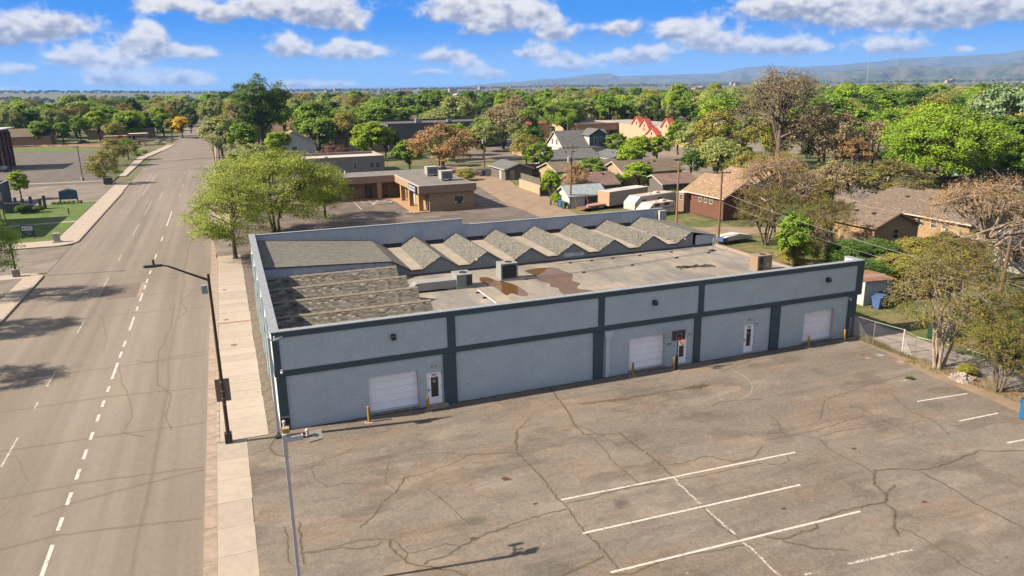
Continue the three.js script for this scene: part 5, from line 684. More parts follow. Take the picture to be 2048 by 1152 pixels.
house('house', 'white house with grey roof behind the bare right-hand tree', { x: 79.5, z: -6.2, w: 10.5, d: 13, e: 3.1, r: 5.0, axis: 'z', wall: Wl.white, roof: R.grey, wins: [['w', -2.5, 1.1, 1.0, 1.3], ['w', 2, 1.1, 1.2, 1.3]], doors: [['w', 0, 1.0, 2.1, M.trimWhite]], vents: [[-2, -2], [-2, 1]] });
// shed with rusty roof
{ const t = thing('shed', 'small pale shed with rusty corrugated roof behind the building corner', 'shed', [52.6, 0, -7.2]); obj('wall', ext([[-1.6, -0.05], [1.65, -0.05], [1.65, 2.15], [-1.6, 2.3]], -1.4, 1.3, 'z'), Wl.pale, t); const rm = mat(null, 0.85, { map: tex(256, 128, [3.6, 3], (u, v) => { const f = 0.8 + 0.2 * Math.cos(u * 6.283 * 26), n = sstep(0.36, 0.6, fbm(u * 5, v * 2, 4, 0, 511)); return [mix(0.50, 0.36, n) * f, mix(0.42, 0.16, n) * f, mix(0.36, 0.09, n) * f]; }) }); for (let k = 0; k < 6; k++) obj('roof_sheet', slab([-1.85 + k * 0.63, 2.36 - k * 0.028 + (k % 2) * 0.012, 1.6], [-1.85 + (k + 1) * 0.63 - 0.01, 2.33 - k * 0.028 + (k % 2) * 0.012, 1.6], [-1.85 + (k + 1) * 0.63 - 0.01, 2.43 - k * 0.028 + (k % 2) * 0.012, -1.7], [-1.85 + k * 0.63, 2.46 - k * 0.028 + (k % 2) * 0.012, -1.7], 0.03), rm, t); obj('corner_board', bx(-1.68, -1.601, -0.05, 2.28, 1.22, 1.36), M.trimWhite, t); }
// wooden fences
function boardFence(label, pts, h, m, bw = 0.16) { const t = thing('board_fence', label, 'fence'), g = {}; for (let s = 0; s + 1 < pts.length; s++) { const [x0, z0] = pts[s], [x1, z1] = pts[s + 1], L = Math.hypot(x1 - x0, z1 - z0), n = Math.round(L / bw), a = Math.atan2(-(z1 - z0), x1 - x0); for (let i = 0; i < n; i++) { const k = Math.floor(rnd() * 3), hh = h * (0.97 + k * 0.02); g[k] ??= cbx(0, 0, 0, bw - 0.015, hh, 0.025); const o = obj('board', g[k], m[Math.floor(rnd() * m.length)], t); const u = (i + 0.5) / n; o.position.set(mix(x0, x1, u), 0, mix(z0, z1, u)); o.rotation.y = a; } const r = obj('rail', bx(0, L, h * 0.75, h * 0.75 + 0.09, -0.06, -0.02), m[0], t); r.position.set(x0, 0, z0); r.rotation.y = a; } return t; }
const fw = [[0.105, 0.07, 0.045], [0.13, 0.088, 0.055], [0.085, 0.058, 0.04]].map((c) => mat(c, 0.9)), fp = [[0.36, 0.25, 0.14], [0.31, 0.21, 0.12], [0.28, 0.20, 0.12]].map((c) => mat(c, 0.9)), fg = [[0.17, 0.155, 0.13], [0.14, 0.13, 0.11], [0.19, 0.17, 0.14]].map((c) => mat(c, 0.9));
boardFence('dark board fence beside the rust-roofed shed', [[54.4, -6.6], [57.5, -5.2], [63, -7.5]], 1.75, fw, 0.2); boardFence('grey board fence below the tan garage', [[66.6, -21.2], [81, -20.6]], 1.5, fg, 0.22); boardFence('tall dark fence left of the tan garage', [[61.5, -21.8], [66.4, -21.4]], 1.9, fw, 0.2); boardFence('sunlit tan board fence at the corner of the tan garage', [[69.0, -27.5], [69.0, -22.4]], 1.9, fp, 0.2); boardFence('grey board fence on top of the alley wall', [[53.3, -95.6], [53.15, -85.4], [57, -84.6]], 2.9, fg, 0.22); boardFence('board fence behind the grey garage roof', [[61.5, -121], [71, -120]], 1.8, fp, 0.25); boardFence('dark fence behind the cream house', [[62, -112], [70, -111]], 2.0, fw, 0.25);
{ const t = thing('block_wall', 'cream block wall along the dirt alley', 'wall'); obj('wall', ext([[53.0, -95.8], [53.25, -95.8], [53.0, -85.1], [51.9, -82.2], [51.65, -82.2], [52.75, -85.1]], -0.1, 1.6, 'y'), stucco([0.52, 0.41, 0.29], 521), t); obj('coping', ext([[52.96, -95.84], [53.29, -95.84], [53.04, -85.1], [51.94, -82.16], [51.61, -82.16], [52.71, -85.1]], 1.6, 1.68, 'y'), M.concrete, t); }
// motel
{
  const t = thing('motel', 'L-shaped tan brick motel with flat grey roof and covered walkway', 'building'); const fas = mat([0.44, 0.31, 0.21], 0.8), cr = mat([0.56, 0.36, 0.18], 0.8), rf = grain([0.215, 0.21, 0.205], 0.35, 8, 531, 7, 512), edge = mat([0.62, 0.60, 0.57], 0.6);
  const H0 = 3.05, H1 = 4.2;
  obj('wall', [bx(29.0, 36.7, -0.1, H0, -100.5, -74.55)], Wl.brick, t); obj('wing_wall', [bx(10, 28.99, -0.1, H0, -100.5, -94.4)], Wl.brick, t);
  obj('roof', [ext([[27.35, -74.35], [36.9, -74.35], [36.9, -100.7], [9.8, -100.7], [9.8, -92.3], [27.35, -92.3]], H0, H1 - 0.02, 'y')], rf, t);
  const F = (a, b, c, d) => obj('fascia', bx(a, b, H0 - 0.02, H1, c, d), fas, t); F(27.25, 37.0, -74.348, -74.25); F(27.25, 27.348, -92.2, -74.35); F(9.8, 27.25, -92.298, -92.2); F(36.902, 37.0, -100.7, -74.35);
  const Q = (a, b, c, d) => obj('roof_edge', bx(a, b, H1, H1 + 0.1, c, d), edge, t); Q(27.22, 37.03, -74.45, -74.22); Q(27.22, 27.45, -92.2, -74.455); Q(9.8, 27.46, -92.4, -92.205);
  obj('walkway', ext([[9.8, -94.38], [28.98, -94.38], [28.98, -74.0], [26.2, -74.0], [26.4, -90.6], [24.6, -91.9], [9.8, -91.9]], -0.05, 0.12, 'y'), mat([0.52, 0.33, 0.18], 0.85), t);
  for (const [x, z] of [[27.75, -75.4], [27.6, -81.4], [27.75, -88.3], [24.4, -92.7], [18, -92.7]]) obj('column', cbx(x, 0.1, z, 0.75, 2.95, 0.75), cr, t);
  const w = obj('window', bx(33.1, 34.9, 1.15, 2.35, -74.549, -74.5), M.trimWhite, t); obj('pane', bx(33.2, 34.8, 1.4, 2.28, -74.5, -74.49), M.glass, w); obj('window_unit', bx(33.75, 34.4, 1.16, 1.4, -74.5, -74.3), M.black, w);
  for (const [x, d] of [[22.2, 1.1], [25.6, 0.5], [16, 1.1]]) { const q = obj('door', bx(x, x + d, 0.1, 2.4, -94.399, -94.34), M.glassDark, t); obj('frame', [bx(x - 0.08, x, 0.1, 2.5, -94.399, -94.3), bx(x + d, x + d + 0.08, 0.1, 2.5, -94.399, -94.3)], M.darkMetal, q); }
  for (const z of [-76.2, -79.5, -84.5, -90]) { const q = obj('door', bx(28.94, 28.999, 0.1, 2.3, z - 0.6, z + 0.5), z === -84.5 ? M.trimWhite : M.glassDark, t); obj('frame', [bx(28.9, 28.998, 0.1, 2.4, z - 0.7, z - 0.6), bx(28.9, 28.998, 0.1, 2.4, z + 0.5, z + 0.6)], M.trimWhite, q); }
  const s = obj('fascia_sign', bx(26.95, 27.24, 3.0, 4.1, -80.3, -75.2), mat([0.03, 0.07, 0.26], 0.5), t); obj('sign_face', bx(26.93, 26.949, 3.22, 3.95, -80.1, -75.6), mat([0.62, 0.64, 0.62], 0.5), s); for (let k = 0; k < 9; k++) obj('letter_block', bx(26.92, 26.929, 3.45, 3.78, -79.0 + k * 0.36, -78.74 + k * 0.36), mat([0.16, 0.18, 0.34], 0.5), s); obj('emblem', bx(26.92, 26.929, 3.35, 3.85, -79.95, -79.5), mat([0.12, 0.32, 0.14], 0.5), s);
  for (const x of [34.6, 36.0]) obj('wall_light', std(new THREE.SphereGeometry(0.12, 10, 8)).translate(x - 0.7, 2.75, -74.45), M.white, t);
  for (const [x, z] of [[33.2, -88.5], [33.6, -80.6]]) { const u = thing('swamp_cooler', z < -85 ? 'square rooftop cooler on the motel roof, farther one' : 'square rooftop cooler on the motel roof, nearer one', 'cooler', [x, H1 - 0.02, z]); obj('body', cbx(0, 0.3, 0, 2.0, 1.3, 1.9), mat([0.46, 0.47, 0.45], 0.6), u); obj('louvre', bx(-0.7, 0.8, 0.5, 1.4, 0.95, 0.97), mat([0.17, 0.20, 0.20], 0.6), u); obj('stand', [cbx(-0.8, 0, 0, 0.15, 0.3, 1.7), cbx(0.8, 0, 0, 0.15, 0.3, 1.7)], M.galv, u); obj('cap', cbx(0, 1.6, 0, 2.1, 0.08, 2.0), mat([0.5, 0.5, 0.48], 0.6), u); }
  for (const [x, z] of [[16, -98], [18.5, -98.4], [19.3, -98]]) obj('roof_vent', cyl(x, H1 - 0.05, z, 0.16, 0.7, 8), M.white, t);
  const lines = struct('stall_lines', [...[0, 1, 2, 3, 4, 5].map((k) => bx(19.4 + k * 1.35, 19.5 + k * 1.35, -0.012, -0.008, -91.6, -88.2)), bx(19.2, 19.32, -0.012, -0.008, -88, -82), ...[0, 1, 2, 3, 4, 5, 6, 7].map((k) => bx(38.9, 43.0, -0.012, -0.008, -98 + k * 2.8, -97.88 + k * 2.8)), bx(27, 29.4, -0.0125, -0.0085, -69.9, -69.78), bx(43.4, 43.5, -0.012, -0.0085, -68, -46)], M.paint);
  const isl = struct('traffic_island', [ext(blob([[23.6, -75.6], [24.2, -76.6], [25.6, -76.2], [26.1, -74.6], [24.8, -74.2]]), -0.05, 0.12, 'y'), ext(blob([[21.8, -86.3], [23, -88.6], [25.4, -88.4], [25.6, -87], [23.4, -85.8]]), -0.05, 0.12, 'y')], M.concrete); const isl2 = struct('island_bed', [ext(blob([[24.0, -75.5], [24.4, -76.2], [25.4, -75.9], [25.7, -74.9], [24.9, -74.6]]), 0.1, 0.13, 'y'), ext(blob([[22.4, -86.5], [23.2, -88.1], [25.1, -88], [25.2, -87.1], [23.4, -86.2]]), 0.1, 0.13, 'y')], M.asphaltDark);
}
// flat roofed neighbours
function flatBlock(name, label, x0, x1, z0, z1, h, wall, roofm, capm = M.cap, o = {}) { const t = thing(name, label, 'building', [(x0 + x1) / 2, 0, (z0 + z1) / 2]), hw = (x1 - x0) / 2, hd = (z1 - z0) / 2; obj('wall', [bx(-hw, hw, -0.1, h, hd - 0.3, hd), bx(-hw, hw, -0.1, h, -hd, -hd + 0.3), bx(-hw, -hw + 0.3, -0.1, h, -hd + 0.3, hd - 0.3), bx(hw - 0.3, hw, -0.1, h, -hd + 0.3, hd - 0.3)], wall, t); obj('roof', bx(-hw + 0.3, hw - 0.3, h - 0.9, h - 0.5, -hd + 0.3, hd - 0.3), roofm, t); obj('coping', [bx(-hw - 0.05, hw + 0.05, h, h + 0.1, hd - 0.36, hd + 0.05), bx(-hw - 0.05, hw + 0.05, h, h + 0.1, -hd - 0.05, -hd + 0.36), bx(-hw - 0.05, -hw + 0.36, h, h + 0.1, -hd + 0.36, hd - 0.36), bx(hw - 0.36, hw + 0.05, h, h + 0.1, -hd + 0.36, hd - 0.36)], capm, t); for (const a of o.wins ?? []) win(t, a[0], hw, hd, a[1], a[2], a[3], a[4]); for (const a of o.doors ?? []) door(t, a[0], hw, hd, a[1], a[2], a[3], a[4]); for (const [x, z, s] of o.boxes ?? []) obj('roof_unit', cbx(x, h - 0.5, z, s, s * 0.8, s), M.galv, t); return t; }
flatBlock('shop_building', 'lilac grey stucco building with white flat roof behind the motel', 14, 34.5, -151, -136.9, 3.9, Wl.lilac, grain([0.66, 0.62, 0.56], 0.2, 8, 541, 6, 128), mat([0.56, 0.40, 0.33], 0.8), { wins: [['s', 7.2, 1.2, 1.0, 1.2], ['s', 8.6, 1.2, 1.0, 1.2], ['s', 3.2, 1.0, 0.5, 1.5]], doors: [['s', -3, 1.3, 2.2, M.white]], boxes: [[-3, 4, 0.8], [3, 5, 0.5]] });
flatBlock('warehouse', 'large dark grey windowless building behind the trees', 48, 88, -225, -196, 8.4, Wl.slate, mat([0.10, 0.10, 0.105], 0.9), mat([0.03, 0.03, 0.035], 0.8), { boxes: [[-8, 6, 2], [2, 8, 1.5]] }); flatBlock('brick_building', 'brown brick low building left of the dark grey building', 36, 47.5, -212, -200, 4.6, Wl.stone, M.asphaltDark, M.cap);
flatBlock('storefront', 'tall dark storefront with brick piers at the left edge', -84, -56.6, -206, -190, 10.2, mat([0.05, 0.05, 0.06], 0.7), M.asphaltDark, mat([0.62, 0.62, 0.62], 0.6), { wins: [['e', -5, 1, 2.2, 3.2], ['e', -1, 1, 2.2, 3.2], ['e', 3.5, 1, 2.2, 3.2], ['e', -5, 5.8, 2.2, 2.6], ['e', -1, 5.8, 2.2, 2.6], ['e', 3.5, 5.8, 2.2, 2.6], ['s', 11, 1, 2.2, 3.2], ['s', 11, 5.8, 2.2, 2.6]] });
{ const t = scene.getObjectByName('storefront'); for (const z of [-7, -3, 1.2, 6]) obj('brick_pier', bx(13.71, 14.1, -0.1, 9.4, z - 0.4, z + 0.4), mat([0.20, 0.07, 0.05], 0.85), t); obj('roof_overhang', bx(-13.9, 15.2, 10.32, 10.6, -8.2, 9.2), mat([0.62, 0.62, 0.62], 0.6), t); }
flatBlock('office_building', 'slate blue office at the left edge beside the small tree', -62, -39.6, -122, -111.5, 3.9, stucco([0.11, 0.14, 0.19], 551), M.asphaltDark, mat([0.30, 0.33, 0.36], 0.6), { wins: [['e', 2, 1.2, 1.2, 1.2]] }); flatBlock('office_building', 'grey office whose shadow lies across the left lawn', -62, -36.0, -98, -79, 7.4, stucco([0.22, 0.23, 0.25], 553), M.asphaltDark);
{ const t = thing('retaining_wall', 'slate blue ramp wall with square posts on the left lawn', 'wall'); const m = stucco([0.13, 0.16, 0.21], 557); obj('wall', ext([[-37, 0], [-34.6, 0], [-32.2, 0], [-32.2, 1.0], [-34.8, 1.7], [-37, 1.7]], -105.2, -104.8, 'z'), m, t); for (const [x, z, h] of [[-36.4, -110, 2.1], [-35, -108.6, 2.0], [-33.6, -107.8, 2.4], [-32.4, -108.6, 1.8], [-31.6, -108.0, 2.4]]) obj('post', cbx(x, -0.05, z, 0.42, h, 0.42), m, t); }
// peach arcade: a south-facing block and a west-facing wing with gables
{
  const t = thing('shopping_arcade', 'peach stucco shopping arcade with red-edged gables', 'building'); const red = mat([0.50, 0.09, 0.07], 0.7), pk = Wl.pink;
  obj('wall', bx(118, 134, -0.1, 5.4, -226, -206), pk, t); obj('canopy_band', bx(117.6, 133.9, 3.5, 5.7, -205.999, -203), mat([0.50, 0.34, 0.23], 0.85), t); obj('parapet_cap', bx(117.2, 133.95, 5.7, 6.1, -226, -202.6), mat([0.70, 0.58, 0.48], 0.8), t);
  obj('wing_wall', bx(134.01, 152, -0.1, 5.6, -226, -160), pk, t); obj('roof', bx(134.3, 151.7, 5.6, 5.75, -225.7, -160.3), mat([0.42, 0.40, 0.38], 0.9), t);
  const gab = (z, x, w, h, y) => { const g = obj('gable', ext([[z - w / 2, 0], [z + w / 2, 0], [z + w / 2, y], [z, h], [z - w / 2, y]], x, x + 1.4, 'x'), pk, t); obj('red_edge', slab([x - 0.3, y - 0.3, z - w / 2 - 0.3], [x - 0.3, h + 0.25, z], [x + 1.8, h + 0.25, z], [x + 1.8, y - 0.3, z - w / 2 - 0.3], -0.45), red, g); obj('red_edge', slab([x - 0.3, h + 0.25, z + 0.01], [x - 0.3, y - 0.3, z + w / 2 + 0.3], [x + 1.8, y - 0.3, z + w / 2 + 0.3], [x + 1.8, h + 0.25, z + 0.01], -0.45), red, g); obj('oculus', bx(x - 0.05, x - 0.002, y - 0.1, y + 0.9, z - 0.3, z + 0.3), M.black, g); };
  gab(-187.6, 132.6, 5.6, 8.1, 6.0); gab(-181, 131.8, 5.6, 7.6, 5.4); gab(-168, 132.2, 5.6, 8.2, 5.8); gab(-174.2, 130.6, 6.6, 5.0, 3.2);
  obj('hip_roof', ext([[120, 5.9], [130, 5.9], [125, 8.6]], -222, -212, 'z'), mat([0.42, 0.38, 0.34], 0.8), t); obj('hip_edge', slab([119.7, 5.9, -211.9], [125, 8.9, -211.9], [125, 8.9, -212.4], [119.7, 5.9, -212.4], -0.3), red, t);
  for (let k = 0; k < 4; k++) { const w = obj('shop_window', bx(126.6 + k * 1.85, 127.8 + k * 1.85, 0.2, 2.9, -205.999, -205.93), M.glass, t); obj('frame', bx(126.45 + k * 1.85, 126.6 + k * 1.85, 0.1, 3.0, -205.999, -205.85), mat([0.6, 0.44, 0.3], 0.8), w); } for (let k = 0; k < 3; k++) obj('shop_window', bx(118.6 + k * 2.6, 120.9 + k * 2.6, 0.2, 3.2, -205.999, -205.93), M.glass, t);
  for (const z of [-190.2, -185, -180.8, -176.6]) obj('arch', ext(Array.from({ length: 13 }, (_, i) => { const a = Math.PI * i / 12; return [z - Math.cos(a) * 1.2, 2.0 + Math.sin(a) * 0.8]; }).concat([[z + 1.2, 0.05], [z - 1.2, 0.05]]), z < -186 && z > -189 ? 132.5 : z > -183 ? 131.7 : 133.8, 134.2, 'x'), mat([0.09, 0.06, 0.05], 0.8), t);
  obj('red_sign', bx(130.5, 130.59, 1.6, 2.6, -175.2, -173.4), mat([0.6, 0.03, 0.04], 0.5), t); obj('name_sign', [bx(131.7, 131.79, 4.6, 5.0, -182, -180.2), bx(131.7, 131.79, 4.1, 4.4, -181.6, -180.6)], mat([0.45, 0.16, 0.10], 0.6), t);
  const u = thing('shopping_arcade', 'separate peach shop front left of the arcade', 'building'); obj('wall', bx(110, 116, -0.1, 5.2, -236, -224), pk, u); obj('roof_edge', bx(109.8, 116.2, 5.2, 5.6, -236.2, -223.8), red, u); obj('window', bx(111, 113.6, 0.4, 2.8, -223.99, -223.9), M.glass, u);
}
// gas station, left
{ const t = thing('fuel_station', 'small fuel station with red-edged canopy at the end of the left block', 'fuel station', [-31, 0, -278]); obj('canopy', cbx(0.4, 3.6, 1, 6.4, 0.7, 6), M.trimWhite, t); obj('canopy_edge', [cbx(0.4, 3.75, 4.03, 6.4, 0.45, 0.05)], mat([0.5, 0.03, 0.03], 0.5), t); for (const x of [-1.8, 2.4]) obj('column', cbx(x, 0, 1.5, 0.4, 3.6, 0.4), M.trimWhite, t); obj('kiosk', bx(-12, -4, 0, 3.4, -7, -2), Wl.stone, t); obj('pump', [cbx(0.4, 0, 1.4, 0.7, 1.6, 0.5)], mat([0.5, 0.05, 0.05], 0.5), t); obj('price_sign', cbx(-5.5, 2.6, 3, 1.6, 1.2, 0.3), mat([0.6, 0.03, 0.04], 0.5), t); obj('sign_post', cbx(-5.5, 0, 3, 0.3, 2.6, 0.3), M.trimWhite, t); }
house('house', 'long tan building with brown roof behind the left trees', { x: -77, z: -306, w: 26, d: 10, e: 3.5, r: 6.2, axis: 'x', wall: Wl.cream, roof: R.olive }); house('house', 'wide beige building behind the row of left trees', { x: -42, z: -333, w: 26, d: 10, e: 4, r: 5.4, axis: 'x', wall: Wl.stone, roof: R.brown });
// trailers and junk behind the building
{
  const wh = mat([0.70, 0.69, 0.66], 0.6), t = thing('box_trailer', 'long white flat-topped storage trailer with dark ribbed sides', 'trailer', [60.2, 0, -66.5], 0.32); obj('box', bx(-4.6, 4.6, 0.5, 2.75, -1.3, 1.3), mat(null, 0.7, { map: tex(256, 64, [3, 3], (u, v) => { const f = (u * 6) % 1 < 0.12 ? 0.4 : 1; return [0.44 * f, 0.39 * f, 0.36 * f]; }) }), t); obj('roof', bx(-4.65, 4.65, 2.75, 2.82, -1.35, 1.35), wh, t); for (const x of [-3, 3]) obj('wheel', std(new THREE.CylinderGeometry(0.42, 0.42, 2.3, 16)).rotateX(Math.PI / 2).translate(x, 0.42, 0), M.black, t);
  obj('end_panel', bx(-4.72, -4.6, 0.5, 2.7, -1.28, 1.28), mat([0.52, 0.38, 0.26], 0.8), t);
  function rv(label, x, z, L, h, ry) { const q = thing('camper_trailer', label, 'camper', [x, 0, z], ry); obj('body', ext([[-L / 2, 0.55], [L / 2, 0.55], [L / 2, h - 0.2], [L / 2 - 0.3, h], [-L / 2 + 1.2, h], [-L / 2, h - 0.9]], -1.2, 1.2, 'z'), wh, q); obj('roof', bx(-L / 2 + 1.2, L / 2 - 0.3, h, h + 0.05, -1.15, 1.15), mat([0.60, 0.52, 0.46], 0.8), q); for (const s of [-0.5, 0.6]) obj('wheel', std(new THREE.CylinderGeometry(0.36, 0.36, 2.2, 16)).rotateX(Math.PI / 2).translate(s, 0.36, 0), M.black, q); obj('window', bx(-L / 2 + 1.6, -L / 2 + 2.6, 1.5, 2.0, 1.2, 1.22), M.glass, q); obj('window', bx(0.5, 1.6, 1.5, 2.0, 1.2, 1.22), M.glass, q); obj('roof_unit', [cbx(1.4, h + 0.05, 0, 0.8, 0.25, 0.7), cbx(-0.6, h + 0.05, 0.3, 0.4, 0.12, 0.4)], wh, q); obj('stripe', bx(-L / 2 + 0.3, L / 2 - 0.05, 1.05, 1.2, 1.2, 1.215), mat([0.25, 0.3, 0.4], 0.6), q); return q; }
  rv('white camper trailer with roof vents behind the rear parapet', 61.9, -60.8, 9.5, 2.5, 0.28); rv('nearer white camper with rust-streaked roof behind the rear parapet', 60.2, -56.2, 6.2, 1.95, 0.25);
  const j = thing('flatbed_trailer', 'rusty red flatbed trailer with two raised ramps in the back yard', 'trailer', [53.3, 0, -64.6], 0.3); obj('bed', bx(-2.4, 2.3, 0.45, 0.6, -1.0, 1.0), mat([0.30, 0.12, 0.09], 0.85), j); obj('ramp', tube([[-2.2, 0.6, -0.9], [-2.7, 2.4, -1.1]], 0.07, 5), mat([0.40, 0.15, 0.08], 0.8), j); obj('ramp', tube([[0.3, 0.6, -0.9], [-0.1, 2.2, -1.1]], 0.07, 5), mat([0.40, 0.15, 0.08], 0.8), j); for (const x of [-0.6, 0.4]) obj('wheel', std(new THREE.CylinderGeometry(0.33, 0.33, 2.1, 14)).rotateX(Math.PI / 2).translate(x, 0.33, 0), M.black, j); obj('tarp', ext(blob([[0.6, -0.9], [2.2, -0.8], [2.3, 0.8], [1.0, 0.9], [-1.4, 0.7], [-1.0, -0.2]]), 0.6, 0.85, 'y'), mat([0.46, 0.28, 0.24], 0.9), j);
  const b = thing('tarped_boat', 'white tarp-covered boat behind the far roof corner', 'boat', [57.8, 0, -33.9], 0.12); obj('cover', ext([[-2.4, 0.45], [2.5, 0.5], [2.2, 0.85], [0.5, 1.15], [-1.6, 1.0], [-2.5, 0.8]], -0.85, 0.85, 'z'), mat([0.70, 0.72, 0.74], 0.7), b); obj('blue_band', bx(-2.5, -1.7, 0.45, 0.9, -0.9, 0.9), mat([0.06, 0.16, 0.40], 0.6), b); obj('trailer', [bx(-2.4, 2.9, 0.35, 0.45, -0.6, 0.6)], M.darkMetal, b); for (const s of [-0.7, 0.7]) obj('wheel', std(new THREE.CylinderGeometry(0.32, 0.32, 0.2, 14)).rotateX(Math.PI / 2).translate(0.2, 0.32, s), M.black, b);
}
// parked cars, small in the distance
function car(label, x, z, ry, c) { const t = thing('parked_car', label, 'car', [x, 0.02, z], ry), m = mat(c, 0.35); obj('body', ext([[-2.1, 0.3], [2.1, 0.3], [2.15, 0.75], [1.2, 0.92], [-1.9, 0.95], [-2.15, 0.7]], -0.86, 0.86, 'z'), m, t); const k = obj('cabin', ext([[-1.5, 0.9], [1.05, 0.9], [0.45, 1.42], [-1.0, 1.45]], -0.76, 0.76, 'z'), M.glass, t); obj('roof', ext([[-0.98, 1.43], [0.42, 1.42], [0.38, 1.48], [-0.9, 1.5]], -0.74, 0.74, 'z'), m, k); for (const [wx, wz] of [[-1.3, 0.8], [1.3, 0.8], [-1.3, -0.8], [1.3, -0.8]]) { const w = obj('wheel', std(new THREE.CylinderGeometry(0.33, 0.33, 0.2, 16)).rotateX(Math.PI / 2).translate(wx, 0.33, wz), M.black, t); obj('rim', std(new THREE.CylinderGeometry(0.19, 0.19, 0.21, 12)).rotateX(Math.PI / 2).translate(wx, 0.33, wz), M.galv, w); } for (const s of [-0.6, 0.6]) obj('headlight', cbx(2.1, 0.6, s, 0.08, 0.14, 0.3), M.white, t); return t; }
car('dark car parked under the big tree across the right-hand road', 130.5, -61, 0.2, [0.08, 0.08, 0.09]); car('white car parked by the fuel station', -24.5, -283, 1.4, [0.6, 0.6, 0.6]); car('black car by the left row of trees', -52, -296, 0.1, [0.02, 0.02, 0.025]); car('dark car next to the slate blue storefront', -54.6, -187, 1.5, [0.03, 0.03, 0.04]); car('silver car parked beside the fuel pumps', -20.5, -290, 1.4, [0.35, 0.36, 0.38]); car('dark car in the shade of the grey-green tree', 104, -98, 1.5, [0.03, 0.035, 0.05]);

